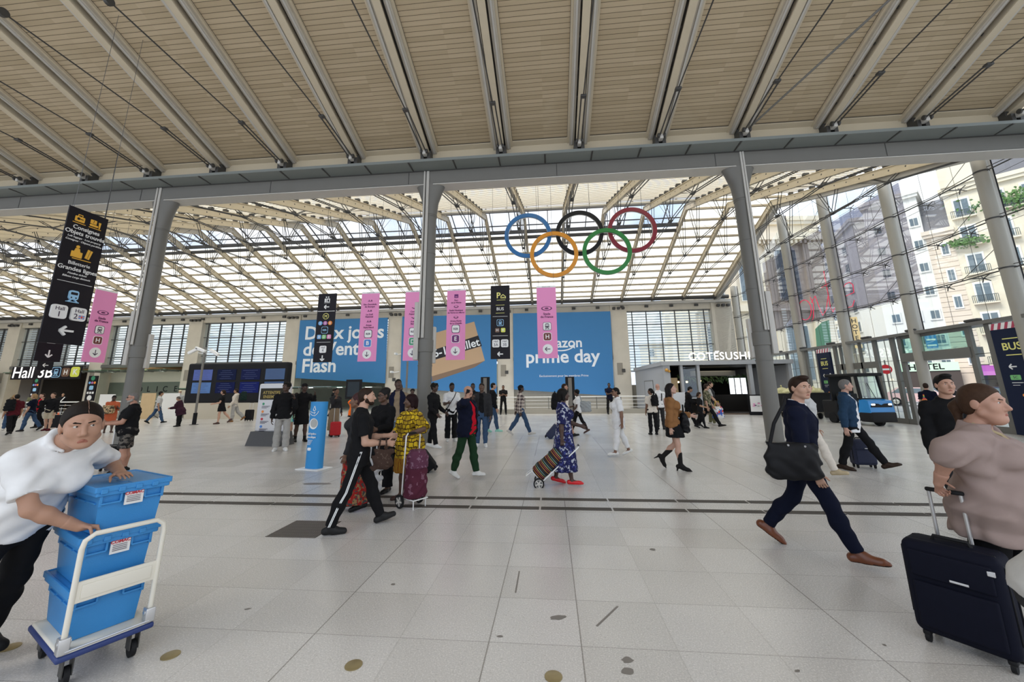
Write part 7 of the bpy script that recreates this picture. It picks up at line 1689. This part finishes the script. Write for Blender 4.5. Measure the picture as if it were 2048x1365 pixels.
P9 = person('bald man in dark jacket, red shirt and green trousers holding a phone to his ear', -1.69, 7.98, 1.72, -34, skin=(0.46, 0.25, 0.17), hair=None, w=1.14, wy=1.2, belly=0.02, head=(-12, -4), legL=(13, 3, 2, 4), legR=(-12, 8), handR=(0.165, 0.115, 1.475), hintR=(0.9, -0.5, -0.9), hdirR=(-0.22, -0.05, 0.95), palmR=(-1, 0.1, 0), thumbR=(0, 1, 0.2), curlR=45, armL=(-26, 8, 8, 0), curlL=70,
    tops=[dict(m=RED, sleeve=0, hem=-0.06, t=0.010), JKT(NV, 0.022, 0.075, hem=-0.09, t=0.022, collar=True)], bottom=TR(GREEN, 'straight'), shoes=('sneaker', WSH, GSH))
person('man in an open black jacket, dark jeans and white trainers facing the viewer', -2.10, 12.2, 1.86, -97, skin=DARK2, hair='crop', hairc=BLACKH, legL=(2, 2), legR=(3, 3), splay=14, armR=(32, 12, 108, 14), armL=(2, 9, 12, 0), curlR=55, tops=[dict(m=BK, sleeve=0, hem=-0.04, t=0.008), JKT(BK2, 0.03, 0.05, hem=-0.06, t=0.022, collar=True)], bottom=TR(JEAN, 'straight'), shoes=('sneaker', WSH))
person('woman in a blue and white floral dress and red shoes pulling the striped trolley', 0.17, 7.54, 1.64, 8, fem=True, w=1.16, wy=1.1, skin=DARK, hair='bigbob', hairc=BLACKH, head=(8, 0), legR=(8, 3), legL=(-9, 6), armR=(-13, 8, 12, -4), armL=(24, 8, 50, 12), curlR=65, tops=[dict(m=FLORAL, sleeve=0.95, hem=-0.02, t=0.018, cuff=0.016, flare=0.004)], bottom=dict(kind='skirt', m=FLORAL, hem=0.145, r=(.155, .15), n=9, amp=0.08), shoes=('flat', REDSH))
person('woman in an all white tunic and trousers walking left', 1.71, 10.69, 1.66, -168, fem=True, w=1.10, skin=(0.20, 0.10, 0.06), hair='lowbun', hairc=BLACKH, glasses='dark', head=(6, 0), legL=(12, 4), legR=(-13, 10), armL=(-8, 14, 10, 0), armR=(-6, 16, 8, 0), tops=[dict(m=WT, sleeve=0.85, hem=-0.14, t=0.018, cuff=0.016, flare=0.008)], bottom=TR(WT, 'straight', hem=1.86), shoes=('flat', WSH))
person('woman in a camel jacket, short black skirt and black ankle boots walking right', 2.42, 8.96, 1.72, 2, fem=True, heel=0.0, skin=(0.50, 0.30, 0.22), hair='long', hairc=(0.012, 0.009, 0.009), head=(-8, 6), legR=(7, 4, 2, -12), legL=(3, 48, 2, -62), armR=(-9, 6, 8, 0), armL=(26, 8, 55, 0), tops=[dict(m=BK, sleeve=0, hem=-0.03, t=0.008, scoop=0.05), JKT(CAMEL, 0.045, 0.055, hem=-0.05, t=0.014)], bottom=dict(kind='skirt', m=BK, hem=0.375, r=(.120, .105), n=8, amp=0.05), shoes=('heel', mat('black_suede', (0.012, 0.011, 0.011), 0.7)))
person('person in black sweater, grey joggers and white trainers by the white stand', -7.76, 11.29, 1.93, -92, skin=DARK, hair='curly', hairc=BLACKH, head=(-34, 2), legL=(3, 3), legR=(-1, 2), splay=14, armR=(-2, 9, 8, 0), armL=(26, 12, 128, 14), tops=[dict(m=WT, sleeve=0, hem=0.1, t=0.006), LONG(BK, t=0.02)], bottom=TR(GY, 'wide'), shoes=('sneaker', WSH))
person('tall person in black cap and long black robe with a raised hand', -8.46, 13.27, 1.94, -75, skin=DARK, hair='short', hairc=BLACKH, cap=BK, head=(18, 0), legL=(8, 2), legR=(-4, 3), armL=(45, 14, 112, 12), armR=(2, 8, 10, 0), tops=[LONG(BK, hem=-0.10, t=0.018)], bottom=dict(kind='skirt', m=BK, hem=0.29, r=(.120, .085), n=5, amp=0.03), shoes=('boot', BLEA))
person('bearded man in sunglasses, black t-shirt and camouflage shorts looking at his hands', -9.21, 8.23, 1.68, 176, skin=(0.42, 0.22, 0.15), hair='buzz', hairc=GREYH, beard=0.006, beardc=(0.30, 0.27, 0.24), glasses='dark', head=(4, -2), w=1.22, wy=1.3, belly=0.035, legL=(3, 2), legR=(-2, 2), armL=(24, 6, 62, 8), armR=(26, 6, 60, 12), curl=55, tops=[TEE(BK, sleeve=0.72, t=0.02, hem=-0.07)], bottom=dict(kind='shorts', m=CAMO, cut='wide', hem=0.92), shoes=('sneaker', BLEA))
person('grey haired man in a denim jacket, white t-shirt and black trousers striding right', 6.08, 8.95, 1.81, -6, skin=(0.48, 0.28, 0.21), hair='short', hairc=GREYH, head=(10, 0), belly=0.012, legL=(30, 4, 2, 20), legR=(-13, 7, 2, -4), armR=(-12, 10, 14, 0), armL=(-18, 8, 30, 0), tops=[dict(m=WT, sleeve=0, hem=-0.10, t=0.014), JKT(DENIM, 0.042, 0.075, hem=-0.045, t=0.018, collar=True)], bottom=TR(BK, 'straight'), shoes=('dress', mat('dark_brown_shoe', (0.03, 0.018, 0.012), 0.4)))
person('tall man in a navy padded vest and light jeans holding a white plastic bag', -3.98, 10.30, 1.96, -98, skin=DARK, hair='crop', hairc=BLACKH, head=(20, 2), legL=(5, 2), legR=(-3, 3), armL=(8, 8, 14, 0), armR=(0, 8, 12, 0), tops=[LONG(BEIGE, t=0.014), dict(m=cloth('padded_navy', (0.009, 0.011, 0.028)), sleeve=0, hem=-0.03, t=0.018, open=(0.03, 0.045), name='vest')], bottom=TR(JEANL, 'straight'), shoes=('boot', BLEA))
person('man in black standing just behind the tall man in the padded vest', -4.45, 11.6, 1.86, -70, skin=DARK, hair='short', hairc=BLACKH, head=(10, 0), tops=[LONG(BK)], bottom=TR(BK), shoes=('sneaker', BLEA), armL=(6, 8, 20, 0))
person('young man in a black tracksuit with white stripes leaning by the middle column', -3.45, 11.77, 1.84, -32, skin=DARK, hair='curly', hairc=BLACKH, head=(0, -8), legR=(14, 4), legL=(-10, 4), armR=(10, 8, 40, 14), armL=(12, 8, 45, 10), tops=[LONG(BK, t=0.018)], bottom=TR(BK, 'straight'), shoes=('sneaker', WSH))
person('man in a white t-shirt with a black cross strap looking down at his phone', -3.33, 13.45, 1.90, -82, skin=DARK, hair='crop', hairc=BLACKH, head=(8, -16), legL=(2, 2), legR=(4, 4), armL=(26, 8, 70, 22), armR=(26, 8, 74, 20), curl=50, tops=[TEE(WT, sleeve=0.85, t=0.018, hem=-0.07)], bottom=TR(BK, 'wide'), shoes=('sneaker', WSH), straps=[('cross_strap', BLACK, [(-.07, .055, .30), (-.03, .085, .22), (.03, .085, .13), (.085, .06, .03)], 0.013)])
person('man in black standing behind the bald man with the phone', -3.15, 16.2, 1.92, -90, skin=DARK, hair='crop', hairc=BLACKH, tops=[LONG(BK)], bottom=TR(BK), shoes=('sneaker', BLEA))
person('man in a black jacket with turquoise shoe looking right beyond the man in jeans', -2.33, 16.03, 1.90, 10, skin=FAIR, hair='crop', hairc=BLACKH, legR=(12, 4), legL=(-10, 6), tops=[LONG(BK, t=0.022)], bottom=TR(JEAN), shoes=('sneaker', TURQ))
person('guard in black standing with folded arms before the pillar between two posters', -3.23, 27.3, 1.94, -92, skin=BRN, hair='buzz', hairc=BLACKH, legL=(0, 0, 7), legR=(0, 0, 7), armL=(26, 4, 92, 40), armR=(30, 4, 70, 30), tops=[TEE(BK, t=0.02)], bottom=TR(BK), shoes=('boot', BLEA))
person('guard in black standing with folded arms at the right end of the railing', 3.75, 27.0, 2.0, -70, skin=DARK, hair='buzz', hairc=BLACKH, legL=(0, 0, 6), legR=(0, 0, 6), armL=(26, 4, 92, 40), armR=(30, 4, 70, 30), tops=[TEE(NV, t=0.02)], bottom=TR(BK), shoes=('boot', BLEA))
person('man in a plaid shirt with backward cap pulling a navy suitcase', -1.18, 15.02, 1.83, 3, skin=DARK, hair='short', hairc=BLACKH, cap=BK, capback=True, head=(10, 0), legR=(24, 4, 2, 8), legL=(-22, 14), armR=(-8, 6, 12, 0), armL=(-22, 8, 12, 0), tops=[LONG(PLAID, t=0.018, hem=-0.08)], bottom=TR(JEAN), shoes=('sneaker', GSH))
person('man with a black backpack walking right behind the woman in the floral dress', 0.35, 14.6, 1.86, 12, skin=(0.40, 0.22, 0.15), hair='buzz', hairc=BROWNH, legR=(18, 4), legL=(-22, 20), tops=[LONG(CREAMC)], bottom=dict(kind='shorts', m=KHAKI, cut='straight', hem=0.9), shoes=('sneaker', BLEA))
person('woman in a white t-shirt and black leggings walking left with a grey shoulder bag', 1.01, 15.66, 1.62, 178, fem=True, skin=DARK, hair='afro', hairc=BLACKH, head=(10, 0), legL=(20, 4), legR=(-20, 10), armL=(10, 8, 30, 0), armR=(20, 8, 60, 0), tops=[TEE(WT, sleeve=0.7, t=0.014)], bottom=TR(BK, 'slim'), shoes=('flat', SAND))
person('woman in a white blouse with a backpack seen from behind beside the camel jacket', 3.61, 15.32, 1.64, 110, fem=True, skin=BRN, hair='pony', hairc=BLACKH, head=(50, 0), tops=[TEE(CREAMC, sleeve=0.7, t=0.018)], bottom=TR(BK), shoes=('sneaker', BLEA))
person('bald man in a white shirt with dark straps seen from behind', 4.35, 17.2, 1.82, 100, skin=(0.50, 0.28, 0.21), hair=None, head=(-20, 0), tops=[TEE(WT, t=0.02)], bottom=TR(BK2), shoes=('sneaker', BLEA), straps=[('strap', BLACK, [(-.06, -.02, .30), (-.06, -.075, .24), (-.05, -.075, .1)], 0.02), ('strap', BLACK, [(.06, -.02, .30), (.06, -.075, .24), (.05, -.075, .1)], 0.02)])
person('hooded person in black with bowed head walking beside the white board', 5.75, 18.2, 1.70, 4, skin=OLIVE, hair='short', hairc=BLACKH, head=(0, -22), lean=8, poke=0.02, legR=(20, 6), legL=(-16, 16), armR=(20, 8, 55, 0), armL=(15, 8, 50, 0), tops=[LONG(BK, t=0.022, hood=True)], bottom=TR(BK), shoes=('sneaker', BLEA))
person('shorter child in black walking between the hooded person and the camouflage shirt', 6.0, 17.5, 1.45, -10, skin=OLIVE, hair='bob', hairc=BROWNH, head=(-10, -16), legR=(14, 6), legL=(-14, 10), armR=(15, 8, 60, 10), tops=[TEE(BK, sleeve=0.8)], bottom=TR(BK, 'slim'), shoes=('sneaker', BLEA))
person('man in a green camouflage shirt and black trousers taking a long step to the right', 6.49, 17.89, 1.82, -4, skin=FAIR, hair='short', hairc=BROWNH, head=(24, 0), legR=(28, 4, 2, 12), legL=(-24, 10), armR=(-6, 6, 14, 0), armL=(10, 6, 20, 0), tops=[TEE(CAMOG, sleeve=0.95, t=0.02)], bottom=TR(BK), shoes=('dress', BLEA))
person('man in a grey and black t-shirt carrying a colourful plastic bag by the kiosk', 6.95, 18.8, 1.88, -14, skin=FAIR, hair='short', hairc=BROWNH, head=(10, 0), legR=(6, 4), legL=(-8, 6), armR=(22, 10, 18, 0), armL=(8, 8, 14, 0), tops=[TEE(GY, sleeve=0.8, t=0.018), dict(m=BK2, sleeve=0, hem=-0.04, t=0.012, name='vest')], bottom=TR(OLV), shoes=('sneaker', GSH))
person('man in shorts with a rainbow bag walking out through the open glass door', 14.0, 16.7, 1.70, 82, skin=FAIR, hair='short', hairc=BROWNH, legR=(10, 4), legL=(-10, 8), tops=[TEE(NV2, sleeve=0.8)], bottom=dict(kind='shorts', m=KHAKI, cut='wide', hem=0.8), shoes=('sneaker', REDSH))
person('dark haired man in a black jacket looking at the camera behind the woman in taupe', 4.75, 5.42, 1.78, -75, skin=(0.45, 0.25, 0.17), hair='quiff', hairc=BLACKH, head=(12, 0), gaze=0, tops=[LONG(BK, t=0.024, collar=True, hem=-0.08)], bottom=TR(BK2), shoes=('sneaker', BLEA))
person('person in a grey hooded top walking behind the man in the dark suit', 4.95, 8.6, 1.76, -4, skin=FAIR, hair='short', hairc=BROWNH, legR=(22, 5, 2, 10), legL=(-18, 16), tops=[LONG(LG, t=0.022, hood=True)], bottom=TR(CREAMC, 'straight'), shoes=('sneaker', BEISH), armR=(-25, 8, 8, 0))
person('driver in a navy jacket and cap sitting at the wheel of the blue tug', 13.33, 19.62, 1.60, -85, skin=OLIVE, hair='short', hairc=BLACKH, cap=NV, heel=0.02, legL=(86, 84, 4), legR=(86, 84, 4), armL=(42, 8, 40, 14), armR=(42, 8, 40, 14), tops=[LONG(cloth('work_blue', (0.012, 0.04, 0.12)), t=0.018)], bottom=TR(NV), shoes=('boot', BLEA))
# ---- far groups on the left and along the back
person('woman in a coral dress with a patterned bundle looking down', -19.07, 16.15, 1.58, -82, fem=True, w=1.15, skin=DARK, hair='short', hairc=BLACKH, head=(0, -22), legL=(4, 4), legR=(-3, 4), armL=(30, 8, 78, 20), armR=(30, 8, 70, 20), tops=[dict(m=ORN, sleeve=1.1, hem=-0.05, t=0.02)], bottom=dict(kind='skirt', m=ORN, hem=0.28, r=(.12, .11), n=6, amp=0.05), shoes=('sandal', SAND))
person('man in a white t-shirt and jeans walking right past the boards', -21.78, 20.77, 1.77, 4, skin=OLIVE, hair='short', hairc=BLACKH, legR=(20, 4, 2, 8), legL=(-22, 12), armR=(-8, 6, 20, 0), tops=[TEE(LG, sleeve=0.85)], bottom=TR(JEAN), shoes=('sneaker', BLEA))
person('stooped woman in an aubergine coat standing beside the camera mast', -18.6, 19.0, 1.50, 160, fem=True, w=1.25, lean=14, skin=OLIVE, hair='short', hairc=(0.10, 0.08, 0.07), head=(0, -25), armL=(24, 8, 60, 20), armR=(24, 8, 60, 20), tops=[LONG(PUR, t=0.03, hem=-0.16, flare=0.03, hood=True)], bottom=TR(BK), shoes=('boot', BLEA))
person('woman in a short black skirt carrying a denim jacket past the departure board', -17.55, 20.63, 1.80, 176, fem=True, skin=FAIR, hair='bob', hairc=BROWNH, head=(0, -4), legL=(8, 6), legR=(-24, 16), armL=(20, 6, 60, 0), tops=[TEE(BK, t=0.016)], bottom=dict(kind='skirt', m=BK, hem=0.36, r=(.11, .10), n=6, amp=0.04), shoes=('sneaker', SAND))
person('person in a cream hoodie and grey joggers with a dark green backpack', -17.88, 21.97, 1.86, 168, skin=OLIVE, hair='short', hairc=BROWNH, legL=(4, 3), legR=(-22, 22), armL=(8, 8, 24, 0), tops=[LONG(CREAMC, t=0.022, hood=True)], bottom=TR(GY, 'wide'), shoes=('sneaker', CAMEL))
person('man in a maroon t-shirt with a black backpack seen from behind at the left edge', -22.6, 15.3, 1.66, 110, skin=OLIVE, hair='short', hairc=BLACKH, w=1.15, legR=(12, 4), legL=(-14, 12), tops=[TEE(MAR, sleeve=0.8, t=0.018)], bottom=TR(BK), shoes=('sneaker', BLEA))
person('blond person in a navy top and jeans beside the man in maroon', -23.9, 16.9, 1.70, 150, fem=True, skin=FAIR, hair='bob', hairc=BLONDE, legL=(12, 6), legR=(-20, 16), tops=[TEE(NV2, sleeve=0.7)], bottom=TR(JEAN), shoes=('sneaker', BLEA))
person('man in a red polo shirt under an open black jacket near the left edge', -25.6, 18.4, 1.70, -160, skin=(0.48, 0.27, 0.2), hair='buzz', hairc=BROWNH, legL=(6, 3), legR=(-14, 10), armL=(16, 8, 60, 20), tops=[dict(m=RED, sleeve=0, hem=-0.05, t=0.01), JKT(BK, 0.05, 0.08)], bottom=TR(BK), shoes=('sneaker', BLEA))
person('man in a black sweater and khaki shorts with a hand at his face', -23.2, 17.0, 1.74, -120, skin=FAIR, hair='short', hairc=BROWNH, legL=(4, 3), legR=(-5, 5), armR=(45, 10, 122, 14), tops=[LONG(BK, t=0.022)], bottom=dict(kind='shorts', m=KHAKI, cut='wide', hem=0.85), shoes=('sneaker', MAR))
person('person in a pale top cut by the left edge of the hall', -25.6, 17.2, 1.66, 90, fem=True, skin=FAIR, hair='bob', hairc=BLONDE, tops=[LONG(CREAMC)], bottom=TR(JEAN), shoes=('sneaker', GSH))
person('person in an olive jacket standing in the dark entrance under the hall sign', -41.5, 29.0, 1.75, -90, skin=OLIVE, hair='short', hairc=BROWNH, tops=[LONG(OLV)], bottom=TR(BK), shoes=('boot', BLEA))
person('person in black with a white bag strap in the dark entrance under the hall sign', -38.8, 29.0, 1.75, -90, skin=OLIVE, hair='short', hairc=BLACKH, tops=[LONG(BK)], bottom=TR(BK), shoes=('boot', BLEA), straps=[('strap', WHITE, [(-.07, .06, .29), (0, .09, .16), (.08, .07, .04)], 0.03)])
person('person in a light cap seen over the wide white board', -25.0, 25.3, 1.84, -90, skin=FAIR, hair='short', hairc=BROWNH, cap=cloth('cream_cap', (0.70, 0.62, 0.42)), tops=[LONG(LG)], bottom=TR(JEAN), shoes=('sneaker', GSH))
person('man in black t-shirt and grey shorts walking right behind the blue dispenser', -14.2, 25.4, 1.82, 6, skin=FAIR, hair='short', hairc=BROWNH, w=1.1, legR=(8, 3), legL=(-10, 8), armR=(14, 8, 40, 0), tops=[TEE(BK, t=0.02)], bottom=dict(kind='shorts', m=GY, cut='wide', hem=0.9), shoes=('boot', BLEA))
person('worker in orange high visibility clothes bending down behind the young man', -12.8, 25.2, 1.75, 30, skin=OLIVE, hair='short', hairc=BLACKH, lean=48, legL=(18, 12), legR=(-4, 10), armL=(60, 8, 20, 0), armR=(60, 8, 20, 0), tops=[LONG(HIV, t=0.02)], bottom=TR(HIV, 'wide'), shoes=('boot', BLEA))
person('woman in turquoise and blue skirt partly hidden behind the black sweater', -9.6, 14.6, 1.62, 120, fem=True, skin=FAIR, hair='pony', hairc=BROWNH, armR=(20, 10, 80, 0), tops=[TEE(CREAMC)], bottom=dict(kind='skirt', m=blotch_mat('turquoise_skirt', (0.02, 0.10, 0.25), (0.25, 0.60, 0.45), 5, 0.5), hem=0.34, r=(.14, .12), n=7, amp=0.06), shoes=('sandal', SAND))
person('person in dark clothes with a raised phone behind the long black robe', -8.2, 14.9, 1.78, -60, fem=True, skin=BRN, hair='short', hairc=BLACKH, armR=(40, 10, 110, 10), tops=[LONG(BK2)], bottom=dict(kind='skirt', m=BEIGE, hem=0.12, r=(.12, .10), n=6, amp=0.05), shoes=('sneaker', BLEA))
person('person in a purple top standing behind the thin grey mast', -6.1, 17.5, 1.72, -100, skin=DARK, hair='curly', hairc=BLACKH, tops=[LONG(cloth('violet', (0.06, 0.03, 0.16)))], bottom=TR(BK), shoes=('sneaker', BLEA))
person('person in a beige top standing beyond the man in the white t-shirt', -3.9, 19.6, 1.70, -60, fem=True, skin=OLIVE, hair='bob', hairc=BROWNH, tops=[LONG(BEIGE)], bottom=TR(BK), shoes=('sneaker', GSH))
# outside in the street
for i, (x, y, h, f, a, b_, lb) in enumerate(((25.5, 25.0, 1.7, -60, WT, JEAN, 'distant person in white on the pavement behind the glass door leaf'), (27.5, 24.2, 1.75, 120, cloth('pink', (0.55, 0.25, 0.3)), BK, 'distant person in pink on the pavement outside'), (32.5, 21.0, 1.75, 100, WT, KHAKI, 'distant person in white beneath the purple awning'), (34.5, 20.5, 1.7, 200, cloth('teal', (0.05, 0.3, 0.35)), BK, 'distant person in teal beneath the purple awning'))):
    person(lb, x, y, h, f, skin=FAIR, hairc=BROWNH, legR=(12, 4), legL=(-12, 8), tops=[TEE(a)], bottom=TR(b_), shoes=('sneaker', GSH), vox=0.02, facemax=10)

# ---- things people carry
def soft_bag(label, c, rz, size, m, name='bag', cat='bag', handles=None, folds=0.008, shape=2.6, strap=None, strap_m=None, seed=1):
    w, d, h = size; F = Field((-w*0.7, -d*0.9, -h*0.7), (w*0.7, d*0.9, h*0.7), max(0.006, w/34))
    F.loft(((0, 0, 0), (1, 0, 0), (0, 1, 0), (0, 0, 1)), [(-h/2, 0, 0, w*0.42, d*0.40), (-h*0.38, 0, 0, w*0.5, d*0.5), (h*0.1, 0, 0, w*0.49, d*0.46), (h*0.42, 0, 0, w*0.44, d*0.28), (h/2, 0, 0, w*0.40, d*0.16)], 0.02); F.folds(folds, 1.0, seed)
    V, Q = F.mesh(); t = empty(name, c, rz, label, cat); np_object('body', [(V, Q, 0)], [m], t)
    if handles: MB().use(strap_m or m).tube([(-w*0.2, 0, h*0.45), (-w*0.14, 0, h*0.5+handles), (w*0.14, 0, h*0.5+handles), (w*0.2, 0, h*0.45)], 0.011, 7).build('handle', None, t, True)
    if strap: MB().use(strap_m or m).tube([tuple(Vector(p)) for p in strap], 0.017, 7).build('strap', None, t, True)
    return t
bg = soft_bag('large black shoulder bag hanging behind the man in the dark suit', (2.36, 4.42, 0.93), R(-4), (0.50, 0.20, 0.34), mat('bag_black', (0.010, 0.010, 0.011), 0.5), 'shoulder_bag', strap=[(-0.20, 0.0, 0.13), (-0.12, 0.02, 0.35), (0.04, 0.10, 0.55), (0.12, 0.24, 0.61), (0.17, 0.32, 0.55)], strap_m=mat('strap_black', (0.012, 0.012, 0.013), 0.7), folds=0.005)
for x, z in ((-0.05, 0.15), (0.1, 0.14)): MB().use(BRIGHT).lathe((x, -0.06, z), [(0.010, 0), (0.010, 0.006)], 10, 'Y').build('stud', None, bg)
soft_bag('black handbag held in front by the woman in the camel jacket', (2.74, 8.95, 0.93), R(80), (0.32, 0.20, 0.40), mat('bag_black', (0.010, 0.010, 0.011), 0.5), 'handbag', handles=0.16)
soft_bag('white plastic bag hanging from the hand of the man in the padded vest', (-3.75, 10.18, 0.62), R(30), (0.30, 0.16, 0.42), mat('plastic_white', (0.70, 0.72, 0.74), 0.35), 'carrier_bag', handles=0.14, folds=0.014)
soft_bag('white carrier bag by the legs of the woman in the headwrap', (-2.80, 6.35, 0.36), R(20), (0.26, 0.14, 0.50), mat('plastic_white', (0.70, 0.72, 0.74), 0.35), 'carrier_bag', handles=0.26, folds=0.014, seed=4)
soft_bag('dark brown bag held in front by the young man with white side stripes', (-2.10, 5.02, 0.82), R(15), (0.24, 0.11, 0.24), blotch_mat('brown_bag', (0.045, 0.025, 0.018), (0.09, 0.06, 0.045), 30, 0.6), 'bag', handles=0.13)
soft_bag('black bag held at the side of the woman in yellow', (-2.62, 6.55, 0.62), R(-30), (0.30, 0.16, 0.30), mat('bag_black', (0.010, 0.010, 0.011), 0.5), 'handbag', handles=0.2, seed=7)
soft_bag('grey shoulder bag behind the woman in the white t-shirt', (1.26, 15.66, 0.98), R(0), (0.42, 0.22, 0.40), cloth('bag_grey', (0.30, 0.32, 0.33)), 'shoulder_bag', strap=[(-0.12, 0, 0.18), (-0.2, 0.0, 0.42)], seed=5)
soft_bag('colourful plastic carrier bag held by the man in the grey and black t-shirt', (7.05, 18.35, 0.58), R(0), (0.46, 0.2, 0.50), blotch_mat('colour_bag', (0.70, 0.70, 0.70), (0.60, 0.05, 0.03), 5, 0.56, (0.05, 0.12, 0.45)), 'carrier_bag', handles=0.22, strap_m=mat('bag_yellow', (0.75, 0.50, 0.03), 0.5))
soft_bag('rainbow striped bag carried by the man in shorts at the door', (13.7, 16.5, 1.0), R(60), (0.30, 0.14, 0.36), None or mat('rainbow_cloth', (0.30, 0.42, 0.10), 0.7), 'bag', handles=0.12)
RB = bpy.data.materials['rainbow_cloth']; _t = RB.node_tree; _tc = _t.nodes.new('ShaderNodeTexCoord'); _sp = _t.nodes.new('ShaderNodeSeparateXYZ'); _rp = _t.nodes.new('ShaderNodeValToRGB'); _t.links.new(_tc.outputs['Generated'], _sp.inputs[0]); _t.links.new(_sp.outputs[2], _rp.inputs['Fac']); _t.links.new(_rp.outputs['Color'], _t.nodes['Principled BSDF'].inputs['Base Color'])
_rp.color_ramp.interpolation = 'CONSTANT'; _rp.color_ramp.elements[0].color = (0.05, 0.25, 0.30, 1); _rp.color_ramp.elements[1].position = 0.85; _rp.color_ramp.elements[1].color = (0.55, 0.04, 0.05, 1)
for p_, c_ in ((0.25, (0.10, 0.40, 0.12)), (0.45, (0.70, 0.60, 0.08)), (0.65, (0.70, 0.22, 0.04))): _rp.color_ramp.elements.new(p_).color = (*c_, 1)
def backpack(label, c, rz, m, s=1.0): return soft_bag(label, c, rz, (0.34*s, 0.24*s, 0.48*s), m, 'backpack', 'backpack', handles=0.05)
backpack('black backpack on the man in the maroon t-shirt', (-22.53, 15.06, 1.22), R(20), BK); backpack('dark green backpack on the person in the cream hoodie', (-17.64, 21.93, 1.42), R(80), cloth('dark_green', (0.012, 0.025, 0.022)), 1.05); backpack('black backpack on the man behind the floral dress', (0.12, 14.56, 1.22), R(-80), BK, 1.2); backpack('small dark backpack on the woman in the white blouse', (3.68, 15.12, 1.20), R(20), BK, 0.8)
soft_bag('patterned bundle held by the woman in the coral dress', (-18.98, 15.92, 0.98), R(0), (0.55, 0.30, 0.34), blotch_mat('bundle_cloth', (0.20, 0.14, 0.07), (0.05, 0.05, 0.04), 9, 0.5, (0.5, 0.35, 0.2)), 'bundle', 'bundle')
# phones and small things in hands
def phone(label, ctx, key, off=(0, 0, 0), rot=(0, 0, 0)):
    p = ctx['world'](ctx['hands'][key]); o = tag(MB().use(BLACK).rbox((0, 0, 0), (0.072, 0.009, 0.148), 0.004).build('phone'), label, 'phone'); o.location = p + Vector(off); o.rotation_euler = rot
phone('phone held to the ear of the bald man in green trousers', P9, 'R', (-0.01, 0.035, 0.02), (R(10), R(15), R(-14)))
